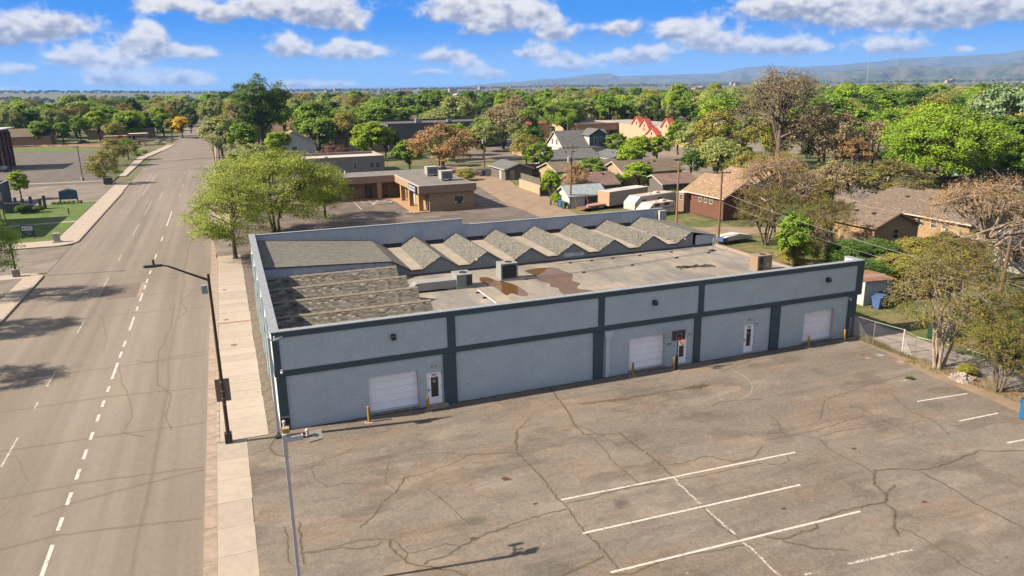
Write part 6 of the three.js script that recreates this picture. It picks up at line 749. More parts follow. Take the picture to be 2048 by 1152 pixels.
// ---------------------------------------------------------------- trees: limbs, twigs and leaf-sized faces; unit shapes are 10 m high
function treeShape(seed, o) {
  const r = mulberry(seed), wp = [], wt = [], lp = [], lc = [], ln = []; const U = (a, b) => a + (b - a) * r();
  const H = 10, t0 = o.trunk ?? 2.2, R = o.R ?? 4, cy = (H + t0) / 2, ry = (H - t0) / 2, tips = [];
  const env = (dir, k) => new THREE.Vector3(dir.x * R * k, cy + dir.y * ry * k, dir.z * R * k);
  const stems = o.stems ?? 1;
  for (let s = 0; s < stems; s++) {
    const sa = s / stems * 6.283 + r(), sp = stems > 1 ? 0.9 : 0.15, top = new THREE.Vector3(Math.cos(sa) * sp * (stems > 1 ? U(0.8, 1.8) : 0.4), stems > 1 ? U(3.5, 5.5) : t0 + ry * 0.9, Math.sin(sa) * sp * (stems > 1 ? U(0.8, 1.8) : 0.4)), base = new THREE.Vector3(stems > 1 ? Math.cos(sa) * 0.25 : 0, -0.15, stems > 1 ? Math.sin(sa) * 0.25 : 0);
    const tr = (o.tr ?? 0.26) / Math.sqrt(stems); const m1 = base.clone().lerp(top, 0.45).add(new THREE.Vector3(U(-0.2, 0.2), 0, U(-0.2, 0.2)));
    tubeRaw(wp, wt, [base, base.clone().lerp(m1, 0.35), m1, top], [tr * 1.25, tr, tr * 0.75, tr * 0.4], 7, false);
    const nl = Math.round((o.limbs ?? 9) / stems) + (stems > 1 ? 1 : 0);
    for (let i = 0; i < nl; i++) {
      const a = i * 2.4 + r() * 0.8 + s, el = U(o.elLo ?? -0.15, 1.0), dir = new THREE.Vector3(Math.cos(a) * Math.cos(el * 1.4), Math.sin(el * 1.4), Math.sin(a) * Math.cos(el * 1.4));
      const from = base.clone().lerp(top, U(stems > 1 ? 0.45 : 0.42, 1)), to = env(dir, U(0.52, 0.78)); if (to.y < from.y - 0.6) to.y = from.y - 0.4;
      const lr = tr * U(0.30, 0.5), mid = from.clone().lerp(to, 0.5).add(new THREE.Vector3(U(-0.3, 0.3), U(0, 0.5), U(-0.3, 0.3)));
      tubeRaw(wp, wt, [from, mid, to], [lr, lr * 0.75, lr * 0.45], 5, false);
      const nb = o.subs ?? 7;
      for (let j = 0; j < nb; j++) {
        const b = new THREE.Vector3(dir.x + U(-0.9, 0.9), dir.y + U(-0.7, 0.8), dir.z + U(-0.9, 0.9)).normalize(), f2 = (r() < 0.5 ? mid.clone().lerp(to, U(0.2, 1)) : to.clone()), t2 = env(b, U(0.74, 1.04) * (1 - (o.rough ?? 0.22) * fbm(b.x * 2 + 9, b.z * 2 + b.y * 3 + seed, 2, 0, seed))); t2.y -= (o.droop ?? 0) * r();
        const m2 = f2.clone().lerp(t2, 0.5).add(new THREE.Vector3(U(-0.25, 0.25), U(0, 0.3), U(-0.25, 0.25)));
        tubeRaw(wp, wt, [f2, m2, t2], [lr * 0.4, lr * 0.26, lr * 0.1], 4, false); tips.push(t2, m2.clone().lerp(t2, 0.45));
        if (o.twigs) for (let q = 0; q < o.twigs; q++) { const f3 = m2.clone().lerp(t2, r()), t3 = f3.clone().add(new THREE.Vector3(U(-0.7, 0.7), U(-0.3, 0.8), U(-0.7, 0.7))); tubeRaw(wp, wt, [f3, t3], [lr * 0.13, lr * 0.05], 3, false); if (r() < 0.6) tips.push(t3); }
      }
    }
  }
  const per = Math.max(1, Math.round(o.leaves / tips.length)), q = new THREE.Vector3(), e1 = new THREE.Vector3(), e2 = new THREE.Vector3(), nn = new THREE.Vector3(), C = new THREE.Vector3(0, cy - ry * 0.25, 0);
  for (const t of tips) {
    const cr = (o.clump ?? 0.75) * U(0.65, 1.3), tone = U(0.78, 1.22), warm = U(-0.10, 0.10), dn = U(0.6, 1.4);
    for (let k = 0; k < per * dn; k++) {
      const a = r() * 6.283, z = r() * 2 - 1, d = Math.pow(r(), 0.45) * cr, s = Math.sqrt(1 - z * z); q.set(t.x + Math.cos(a) * s * d, t.y + z * d * (o.flat ?? 0.7), t.z + Math.sin(a) * s * d); if (q.y < 0.2) continue;
      const L = (o.leaf ?? 0.26) * U(0.7, 1.35); nn.set(r() - 0.5, r() * 0.9 - 0.1, r() - 0.5).addScaledVector(e1.copy(q).sub(C).normalize(), 0.35).normalize(); e1.set(r() - 0.5, r() - 0.5, r() - 0.5).cross(nn).normalize(); e2.crossVectors(nn, e1);
      const w = L * (o.narrow ?? 0.62), A = [q.x - e1.x * L, q.y - e1.y * L, q.z - e1.z * L], Bq = [q.x + e2.x * w, q.y + e2.y * w, q.z + e2.z * w], Cq = [q.x + e1.x * L, q.y + e1.y * L, q.z + e1.z * L], Dq = [q.x - e2.x * w, q.y - e2.y * w, q.z - e2.z * w];
      lp.push(...A, ...Cq, ...Bq, ...A, ...Dq, ...Cq); const g = tone * U(0.8, 1.2), col = [g * (1 + warm + U(-0.06, 0.06)), g, g * (1 - warm)]; for (let i = 0; i < 6; i++) { lc.push(...col); ln.push(nn.x, nn.y, nn.z); }
    }
  }
  const wg = raw(wp, wt), lg = new THREE.BufferGeometry(); lg.setAttribute('position', new THREE.Float32BufferAttribute(lp, 3)); lg.setAttribute('color', new THREE.Float32BufferAttribute(lc, 3)); lg.setAttribute('normal', new THREE.Float32BufferAttribute(ln, 3));
  return { wood: wg, leaf: lg, R, n: lp.length / 18 };
}
function coniferShape(seed) { const r = mulberry(seed), wp = [], wt = [], lp = [], lc = [], ln = []; tubeRaw(wp, wt, [[0, -0.1, 0], [0, 10, 0]], [0.2, 0.03], 6, false); for (let y = 1; y < 9.9; y += 0.28) { const rr = 2.0 * (1 - y / 10.2) + 0.12; for (let i = 0; i < 11; i++) { const a = r() * 6.283, L = rr * (0.75 + r() * 0.35); tubeRaw(wp, wt, [[0, y, 0], [Math.cos(a) * L, y - L * 0.22, Math.sin(a) * L]], [0.03, 0.01], 3, false); for (let k = 0; k < 12; k++) { const t = 0.25 + 0.8 * (k / 12), x = Math.cos(a) * L * t + (r() - 0.5) * 0.3, z = Math.sin(a) * L * t + (r() - 0.5) * 0.3, yy = y - L * 0.22 * t + (r() - 0.6) * 0.25, s = 0.2, u = r() * 6.283; lp.push(x, yy + s * 0.5, z, x + Math.cos(u) * s, yy - s, z + Math.sin(u) * s, x - Math.cos(u) * s * 0.6, yy - s * 0.8, z - Math.sin(u) * s); const g = 0.7 + r() * 0.6; for (let i2 = 0; i2 < 3; i2++) { lc.push(g, g, g * 0.95); } } } } const lg = new THREE.BufferGeometry(); lg.setAttribute('position', new THREE.Float32BufferAttribute(lp, 3)); lg.setAttribute('color', new THREE.Float32BufferAttribute(lc, 3)); lg.computeVertexNormals(); return { wood: raw(wp, wt), leaf: lg, R: 2 }; }
const SH = {
  round: [treeShape(1, { R: 4.3, leaves: 11000, rough: 0.5, limbs: 11, subs: 7, clump: 0.85, leaf: 0.20, trunk: 1.3, elLo: -0.4 }), treeShape(2, { R: 4.0, leaves: 11000, rough: 0.5, limbs: 12, subs: 7, clump: 0.9, leaf: 0.20, trunk: 1.1, elLo: -0.4 }), treeShape(3, { R: 4.8, leaves: 12000, rough: 0.5, limbs: 13, subs: 7, clump: 0.8, leaf: 0.20, trunk: 1.5, elLo: -0.4 })],
  upright: [treeShape(4, { R: 2.9, leaves: 7500, limbs: 11, subs: 7, clump: 0.75, leaf: 0.19, trunk: 1.8 }), treeShape(5, { R: 3.2, leaves: 8000, limbs: 11, subs: 7, clump: 0.7, leaf: 0.19, trunk: 1.4 })],
  spread: [treeShape(6, { R: 6.2, leaves: 10000, limbs: 14, subs: 8, clump: 0.9, leaf: 0.21, trunk: 1.4, elLo: -0.4, twigs: 1 }), treeShape(7, { R: 5.4, leaves: 9500, limbs: 13, subs: 8, clump: 0.95, leaf: 0.21, trunk: 1.0, elLo: -0.4, droop: 0.8 })],
  sparse: [treeShape(8, { R: 5.2, leaves: 6500, limbs: 14, subs: 8, clump: 0.7, leaf: 0.15, trunk: 1.2, elLo: -0.4, twigs: 3, tr: 0.3 }), treeShape(9, { R: 5.0, leaves: 5500, limbs: 13, subs: 8, clump: 0.65, leaf: 0.15, trunk: 1.0, elLo: -0.4, twigs: 3, tr: 0.3 })],
  bush: [treeShape(10, { R: 6, leaves: 15000, limbs: 18, subs: 7, clump: 1.1, leaf: 0.16, trunk: 0.3, stems: 4, elLo: -0.5 }), treeShape(11, { R: 5, leaves: 14000, limbs: 18, subs: 7, clump: 1.1, leaf: 0.16, trunk: 0.2, stems: 3, elLo: -0.5 })],
  conifer: [coniferShape(12)],
  locust: [treeShape(13, { R: 7.2, leaves: 50000, limbs: 21, subs: 9, clump: 0.9, leaf: 0.09, stems: 3, rough: 0.3, trunk: 0.7, elLo: -0.55, twigs: 3, flat: 0.45, narrow: 0.4, tr: 0.24 }), treeShape(14, { R: 5.8, leaves: 25000, limbs: 19, subs: 9, clump: 0.85, leaf: 0.095, trunk: 0.9, elLo: -0.65, twigs: 3, flat: 0.45, narrow: 0.4, tr: 0.24 })],
  elder: [treeShape(15, { R: 5.6, leaves: 9000, limbs: 20, subs: 8, clump: 0.5, leaf: 0.105, trunk: 2.4, twigs: 2, stems: 5, tr: 0.34, elLo: -0.25, narrow: 0.42 }), treeShape(16, { R: 5.2, leaves: 9000, limbs: 18, subs: 8, clump: 0.52, leaf: 0.105, trunk: 1.2, twigs: 2, stems: 4, tr: 0.3, elLo: -0.4, narrow: 0.42 })],
  broad: [treeShape(19, { R: 7.4, leaves: 46000, limbs: 26, subs: 10, clump: 0.95, leaf: 0.105, rough: 0.4, trunk: 0.9, elLo: -0.5, tr: 0.3 })],
  grand: [treeShape(17, { R: 4.6, leaves: 30000, limbs: 17, subs: 9, clump: 0.55, leaf: 0.075, rough: 0.75, trunk: 0.7, elLo: -0.6, tr: 0.34 })],
  bare: [treeShape(18, { R: 5.2, leaves: 12000, limbs: 22, subs: 9, clump: 0.6, leaf: 0.05, rough: 0.45, trunk: 0.8, elLo: -0.45, twigs: 5, tr: 0.32 })],
};
const leafM = (c) => { const m = new THREE.MeshPhysicalMaterial({ roughness: 0.8, vertexColors: true, side: THREE.DoubleSide, transmission: 0.32, thickness: 0, specularIntensity: 0.4 }); m.color.setRGB(...c.map((x) => (x === 1 ? 1 : x * 1.22))); return m; };
const LF = { bright: leafM([0.18, 0.275, 0.011]), green: leafM([0.118, 0.205, 0.013]), dark: leafM([0.055, 0.115, 0.012]), olive: leafM([0.20, 0.195, 0.034]), grey: leafM([0.185, 0.225, 0.065]), brown: leafM([0.235, 0.155, 0.062]), yellow: leafM([0.46, 0.34, 0.02]), mid: leafM([0.135, 0.225, 0.011]), elm: leafM([0.20, 0.18, 0.095]), conifer: leafM([0.036, 0.06, 0.022]), locust: leafM([0.175, 0.225, 0.022]), elder: leafM([0.108, 0.10, 0.017]), blue: leafM([0.13, 0.205, 0.095]), red: leafM([0.11, 0.045, 0.035]), dry: leafM([0.235, 0.195, 0.105]) };
const barkM = [[0.115, 0.085, 0.065], [0.17, 0.135, 0.105], [0.40, 0.335, 0.275]].map((c, i) => grain(c, 0.6, 8, 601 + i, 1.2, 64));
const TREES = [];
function tree(kind, i, leaf, x, z, h, w, label, o = {}) {
  const s = SH[kind][i % SH[kind].length], t = thing(o.name ?? (kind === 'conifer' ? 'conifer' : kind === 'bush' ? 'bush' : 'tree'), label, kind === 'bush' ? 'bush' : 'tree', [x, o.y ?? 0, z], o.ry ?? rnd() * 6.28, o.group); const k = w / (2 * s.R); t.scale.set(k, h / 10, k);
  obj('trunk', s.wood, barkM[o.bark ?? 0], t); obj('crown', s.leaf, LF[leaf], t); TREES.push([x, z, w / 2]); return t;
}
// street trees
tree('locust', 0, 'locust', 4.4, -65, 12.4, 22.5, 'large feathery yellow-green tree behind the left rear corner of the building', { bark: 0, ry: 1 }); tree('locust', 1, 'locust', -1.4, -51.2, 10.0, 12.5, 'feathery yellow-green tree growing in the right pavement', { bark: 1 }); tree('locust', 1, 'locust', 12.5, -76, 8.5, 10.5, 'feathery tree at the edge of the motel lot', { bark: 0 });
tree('locust', 1, 'green', -25.0, -42.5, 9.0, 8.4, 'leafy roadside tree cut by the left edge above the street corner'); tree('locust', 0, 'green', -26.0, -31, 8.4, 7.6, 'roadside tree left of the street casting the middle crown shadow'); tree('locust', 1, 'green', -25.2, -17.4, 8, 7.4, 'roadside tree left of the street casting the nearest crown shadow');
tree('upright', 1, 'bright', -38.3, -123, 5.8, 3.9, 'young bright green tree beside the slate blue office'); tree('sparse', 0, 'olive', -26.6, -143.8, 7.4, 7.4, 'olive street tree above the green electrical box'); tree('sparse', 1, 'olive', -29.5, -190, 7.6, 8.5, 'olive tree in the left planting bed'); tree('sparse', 0, 'green', -27.8, -208, 6.5, 7, 'thin green tree at the far end of the planting bed');
for (const [x, z, s] of [[-29.5, -160, 3], [-31, -178, 3.4], [-27, -168, 2.6], [-26.8, -222, 3.2], [-34.5, -186, 2.4], [-25.5, -232, 2.6]]) tree('bush', 0, 'green', x, z, s * 0.42, s, 'low green shrub in the left planting bed', { group: 'shrubs in the planting bed' });
for (const x of [-31.2, -30.4, -29.6, -28.8, -28, -26.9]) tree('bush', 1, 'weed' in LF ? 'weed' : 'green', x, -113.1, 0.55, 0.9, 'small clipped shrub under the blue monument sign', { group: 'shrubs under the monument sign' });
tree('bush', 1, 'dark', -34.2, -103.6, 1.6, 2.4, 'dark shrub against the slate blue ramp wall'); tree('bush', 0, 'dark', -31.8, -103.8, 1.3, 2.0, 'smaller dark shrub at the end of the ramp wall');
// tall tree and its neighbours along the street
tree('grand', 0, 'dark', 11.6, -224, 29, 27, 'very tall dark green cottonwood rising above the skyline', { bark: 0 }); tree('spread', 1, 'grey', -1.6, -206, 13, 13, 'drooping grey-green tree beside the far street lamps'); tree('round', 0, 'green', 4.8, -196, 11, 10, 'green tree between the lamps and the cottonwood'); tree('round', 1, 'bright', 13.5, -183, 8.8, 9.6, 'round bright green tree below the cottonwood'); tree('spread', 1, 'grey', 6, -240, 13, 13, 'grey-green tree left of the cottonwood trunk'); tree('round', 2, 'bright', 38, -172.5, 11.2, 15, 'wide bright green tree behind the lilac building'); tree('round', 0, 'dark', 43.5, -180, 9.5, 10, 'dark tree at the foot of the windowless building'); tree('round', 1, 'green', 27.5, -203, 11.8, 14.5, 'green tree left of the wide bright tree'); tree('bush', 0, 'red', 28.5, -177, 4.2, 8.5, 'dark red-leaved shrub behind the lilac building'); tree('sparse', 0, 'brown', 46.2, -126.5, 11.5, 18.5, 'broad brown-leaved tree above the motel roof', { bark: 1 });
for (const [k, x, z, h, w, l, lab] of [['round', -67, -302, 10, 10.5, 'green', 'round green tree at the left end of the park row'], ['round', -60.5, -306, 9, 8.5, 'green', 'second tree of the park row'], ['round', -49, -318, 13, 13.5, 'bright', 'tallest bright tree of the park row'], ['upright', -55, -310, 11, 7, 'green', 'slim tree between the park row trees'], ['round', -36.5, -322, 11.5, 13, 'bright', 'bright tree behind the fuel station'], ['spread', -41, -300, 8, 9, 'olive', 'olive tree in front of the park row'], ['round', -25, -330, 11, 11, 'green', 'green tree right of the fuel station'], ['round', -16.8, -312, 9.8, 9, 'yellow', 'golden yellow tree at the end of the street'], ['upright', -21.2, -318, 8.5, 6, 'olive', 'yellow-green tree beside the golden tree'], ['spread', -3.5, -345, 16, 16, 'grey', 'tall grey-green tree over the end of the street'], ['round', -14.5, -352, 13, 11, 'dark', 'dark tree closing the end of the street']]) tree(k, Math.floor(rnd() * 3), l, x, z, h, w, lab);
// middle distance, centre and right
tree('grand', 0, 'green', 116.5, -211, 18.5, 23, 'very large green tree left of the peach arcade'); tree('round', 2, 'green', 90.5, -188, 12.8, 12.5, 'green tree beyond the two-storey house'); tree('round', 0, 'dark', 82, -196, 12, 11, 'dark green tree right of the windowless building'); tree('round', 1, 'bright', 100, -130, 7, 8.2, 'bright green tree before the arcade, left one of two'); tree('round', 2, 'bright', 104.6, -128.5, 6.8, 8.4, 'bright green tree before the arcade, right one of two'); tree('upright', 1, 'green', 118.2, -139.5, 9.8, 7.4, 'dark round-headed tree at the right end of the arcade'); tree('round', 0, 'bright', 72.8, -83.2, 5.4, 7.2, 'bright green tree between the low house roofs'); tree('upright', 0, 'bright', 49.6, -72.6, 5.9, 3.6, 'narrow bright green tree at the alley garage'); tree('bush', 1, 'bright', 50.2, -71.2, 2.2, 2.4, 'bright shrub below the narrow alley tree'); tree('sparse', 1, 'brown', 57.0, -78, 6.2, 6, 'small brown-leaved tree behind the alley pole', { bark: 1 });
tree('spread', 1, 'grey', 99, -93.5, 8.8, 11.5, 'soft grey-green tree behind the barn'); tree('round', 0, 'dark', 104, -92, 6.5, 8, 'dark tree beside the grey-green tree'); tree('bare', 0, 'elm', 113, -92, 24.5, 27, 'huge half-bare elm with pale twigs above the skyline', { bark: 1 }); tree('sparse', 0, 'dry', 121, -88, 15, 17, 'broad dry-looking tree right of the half-bare elm', { bark: 1 }); tree('sparse', 1, 'olive', 104.5, -103, 14, 14, 'olive tree in front of the half-bare elm'); tree('sparse', 1, 'brown', 122.5, -80, 8.2, 9, 'brown shrubby tree by the purple bin', { bark: 1 }); tree('broad', 0, 'mid', 124.5, -59.5, 15.2, 26, 'huge bright green tree across the right-hand road'); tree('round', 2, 'green', 133, -52, 10.5, 14, 'green tree right of the huge bright tree'); tree('spread', 0, 'blue', 171, -82, 18.5, 21, 'blue-green tree at the right edge'); tree('sparse', 0, 'elder', 96.2, -46.8, 7.6, 15, 'wide olive-brown tree above the brown roofs', { bark: 2 });
tree('bare', 0, 'brown', 64.5, -34.5, 12, 13.5, 'pale-limbed half-bare tree left of the tan garage', { bark: 2 }); tree('elder', 1, 'elder', 60.5, -31, 7.8, 9.5, 'olive-brown tree behind the far right roof corner', { bark: 1 }); tree('upright', 1, 'green', 54.4, -19, 6.4, 4.2, 'light green slender tree right of the flat roof'); tree('elder', 0, 'elder', 63.5, -24, 6.8, 7.5, 'brownish tree in front of the tan garage', { bark: 1 }); tree('bush', 0, 'olive', 56.5, -20.5, 3.4, 5.4, 'olive shrub at the foot of the slender tree');
tree('bare', 0, 'brown', 67.6, -7.6, 11.6, 14.5, 'tall grey-limbed tree on the right in front of the white house', { bark: 2 }); tree('sparse', 1, 'elder', 76, 3, 9, 11, 'brown-green tree at the right edge behind the grey-limbed tree', { bark: 1 }); tree('elder', 0, 'elder', 43.9, 7.9, 8.6, 9.0, 'multi-stemmed olive tree growing at the lot fence', { bark: 2 }); tree('elder', 1, 'elder', 43.8, 12.4, 5.6, 6.2, 'smaller multi-stemmed tree at the right lot edge', { bark: 1 }); tree('elder', 1, 'elder', 49.6, 12.2, 5.4, 6.5, 'olive thicket beyond the alley at the right edge', { bark: 1 }); tree('elder', 0, 'elder', 56.5, -1.5, 6.8, 8.5, 'olive tree behind the shed fence', { bark: 1 });
for (const [x, z, s, h, l, lab] of [[58, -12.5, 5, 2.4, 'dark', 'dark hedge bush behind the shed, left'], [61.5, -12, 5.4, 2.6, 'olive', 'olive hedge bush behind the shed, middle'], [65, -11, 5, 2.4, 'green', 'green hedge bush behind the shed, right'], [59.5, -17, 5, 3.4, 'dark', 'dark bush left of the garage fence'], [64, -17.5, 5.6, 3, 'dark', 'dark bush below the garage fence, middle one'], [69, -16.5, 5, 2.8, 'olive', 'olive bush below the garage fence'], [73, -15.5, 6, 3.4, 'elder', 'brownish bush right of the garage fence'], [52.2, 5.8, 3.2, 1.2, 'green', 'low green bush beside the alley'], [51.2, 8.6, 3.4, 1.4, 'green', 'low green bush at the leaning pole'], [55.5, 4.6, 4, 1.6, 'dark', 'dark bush under the right-hand trees'], [58.5, 7, 4.5, 1.8, 'green', 'green bush at the right edge of the yard'], [62, 2.5, 5, 2.4, 'elder', 'olive bush behind the stacked timber'], [71, -13, 5, 3, 'elder', 'brown-green bush before the white house'], [79, -15, 6, 3.5, 'elder', 'brown-green bush right of the tan garage'], [100, -38, 7, 3, 'olive', 'olive shrub beside the right-hand road'], [94.8, -58, 3, 0.9, 'green', 'low weeds by the right-hand road'], [44.6, 9.6, 1.4, 0.9, 'olive', 'weed clump at the fence tree']]) tree('bush', Math.floor(rnd() * 2), l, x, z, h, s, lab);
{ const t = thing('timber_stack', 'stack of weathered planks in the right-hand yard', 'timber'); for (let k = 0; k < 12; k++) { const o = obj('plank', bx(-2.4, 2.4, 0, 0.09, -0.12, 0.12), fp[k % 3], t); o.position.set(58.5 + rnd() * 0.4, (k % 4) * 0.1, 4.2 + Math.floor(k / 4) * 0.3); o.rotation.y = -0.15 + (rnd() - 0.5) * 0.1; } }
// trees and shrubs between the low houses
for (const [k, l, x, z, h, w, lab] of [['round', 'green', 66.5, -91, 6, 7, 'green tree between the pink and cream roofs'], ['round', 'bright', 84, -106, 7, 8, 'bright tree right of the cream house'], ['upright', 'dark', 86.5, -86, 6.5, 5, 'dark slim tree at the end of the beige house'], ['round', 'green', 66, -116, 7.5, 8, 'green tree behind the dark grey garage'], ['sparse', 'olive', 70, -134, 8, 9, 'olive tree left of the white gabled house'], ['round', 'green', 100, -142, 7, 8, 'green tree right of the two-storey house'], ['round', 'dark', 76, -146, 9, 10, 'dark green tree left of the two-storey house'], ['spread', 'grey', 66, -156, 10, 12, 'grey-green tree behind the transformer pole'], ['round', 'bright', 62, -170, 10, 11, 'bright green tree below the windowless building'], ['round', 'green', 74, -178, 11, 11, 'green tree in front of the windowless building, right side'], ['sparse', 'grey', 84, -176, 9, 10, 'pale green tree above the rust roof'], ['round', 'green', 55, -158, 9, 9.5, 'green tree at the end of the dirt alley'], ['sparse', 'olive', 92, -75, 7, 9, 'olive tree behind the tan-roofed house'], ['spread', 'grey', 91.5, -84, 8.5, 10, 'grey-green tree right of the beige house'], ['bush', 'dark', 79.5, -72, 3, 5, 'dark shrub behind the barn'], ['bush', 'green', 68.5, -64, 2.4, 4, 'green shrub left of the barn'], ['bush', 'bright', 58.5, -93, 2.6, 4.5, 'bright shrub along the cream alley wall'], ['bush', 'green', 63, -95, 2.4, 4.5, 'green shrub in front of the cream house'], ['bush', 'dark', 70, -87.5, 2.6, 5, 'dark shrub between two low houses'], ['sparse', 'elder', 77, -42, 7, 8.5, 'olive-brown tree on the lawn behind the tan garage'], ['sparse', 'dry', 88, -49, 7.5, 9, 'dry tree on the lawn by the right-hand road'], ['round', 'green', 41, -139, 8, 9, 'green tree right of the lilac building'], ['bush', 'green', 40.5, -106, 2.2, 4, 'green shrub at the motel corner'], ['bush', 'olive', 47, -112, 2.6, 5, 'olive shrub at the alley bend'], ['sparse', 'olive', 121, -104, 13, 14, 'olive tree right behind the half-bare elm'], ['spread', 'grey', 110, -118, 11, 13, 'grey-green tree left behind the half-bare elm'], ['round', 'green', 124, -122, 11, 12, 'green tree deep behind the half-bare elm'], ['sparse', 'dry', 130, -96, 12, 13, 'dry tan tree above the right-hand road'], ['bush', 'dark', 119.5, -84, 3, 6, 'dark shrub across the right-hand road'], ['bush', 'green', 121, -74, 2.4, 5, 'green shrub across the right-hand road'], ['round', 'dark', 131, -76, 7, 9, 'dark tree left of the huge bright tree'], ['sparse', 'olive', 92, -66, 7.5, 9, 'olive tree at the near kerb of the right-hand road'], ['round', 'dark', 50, -144, 8, 9, 'dark tree behind the broad brown-leaved tree']]) tree(k, Math.floor(rnd() * 3), l, x, z, h, w, lab);
// shrubs, dry grass and weeds: uncountable
{
  const r = mulberry(88), blades = []; const add = (x, z, s, col) => blades.push([x, z, s, col]); const cols = [[0.36, 0.29, 0.14], [0.30, 0.25, 0.12], [0.16, 0.19, 0.05], [0.10, 0.16, 0.03]];
  for (let k = 0; k < 1500; k++) { const z = 1 + r() * 15, e = z < 5 ? 43.9 : z < 9 ? mix(43.9, 44.2, (z - 5) / 4) : 44.6; add(e + (r() - 0.62) * (z < 6 ? 0.7 : 2.0), z, 0.10 + r() * 0.2, cols[Math.floor(r() * 3.3)]); }
  for (let k = 0; k < 3500; k++) add(48.5 + r() * 16, -12 + r() * 24, 0.10 + r() * 0.16, cols[Math.floor(1 + r() * 3)]); for (let k = 0; k < 500; k++) { const z = -44 + r() * 44; add(-0.72 + r() * 0.6, z, 0.05 + r() * 0.10, cols[Math.floor(r() * 4)]); }
  for (let k = 0; k < 90; k++) add(40.55 + (r() - 0.5) * 0.5, 8.6 + (r() - 0.5) * 0.4, 0.12 + r() * 0.16, cols[3]); for (let k = 0; k < 220; k++) add(43.7 + r() * 0.5, 0.8 + r() * 2.6, 0.2 + r() * 0.3, cols[Math.floor(r() * 2)]);
  for (const [w, ...p] of CRACKS) if (w > 0.075) { const q = wobble(p, 0.2, 0.08, r); for (const s of q) if (r() < 0.22) for (let i = 0; i < 4; i++) add(s[0] + (r() - 0.5) * 0.1, s[1] + (r() - 0.5) * 0.1, 0.03 + r() * 0.05, cols[2 + Math.floor(r() * 2)]); }
  const p = []; for (let i = 0; i < 5; i++) { const a = i * 1.256, l = 0.5 + (i % 3) * 0.2; p.push(Math.cos(a) * 0.05, 0, Math.sin(a) * 0.05, Math.cos(a + 0.8) * 0.10, 0, Math.sin(a + 0.8) * 0.10, Math.cos(a) * l, 1, Math.sin(a) * l); } const g = new THREE.BufferGeometry(); g.setAttribute('position', new THREE.Float32BufferAttribute(p, 3)); g.computeVertexNormals();
  const im = new THREE.InstancedMesh(g, mat([1, 1, 1], 0.9, { side: THREE.DoubleSide }), blades.length), m = new THREE.Matrix4(), c = new THREE.Color(); blades.forEach(([x, z, s, col], i) => { m.makeRotationY(r() * 6).scale(new THREE.Vector3(s * 0.8, s, s * 0.8)).setPosition(x, 0.002, z); im.setMatrixAt(i, m); const k = 0.75 + r() * 0.5; c.setRGB(col[0] * k, col[1] * k, col[2] * k); im.setColorAt(i, c); }); im.name = 'dry_grass'; im.castShadow = im.receiveShadow = true; im.userData = { kind: 'stuff', label: 'dry grass and weeds along the lot edge and in the yards', category: 'grass' }; scene.add(im);
}
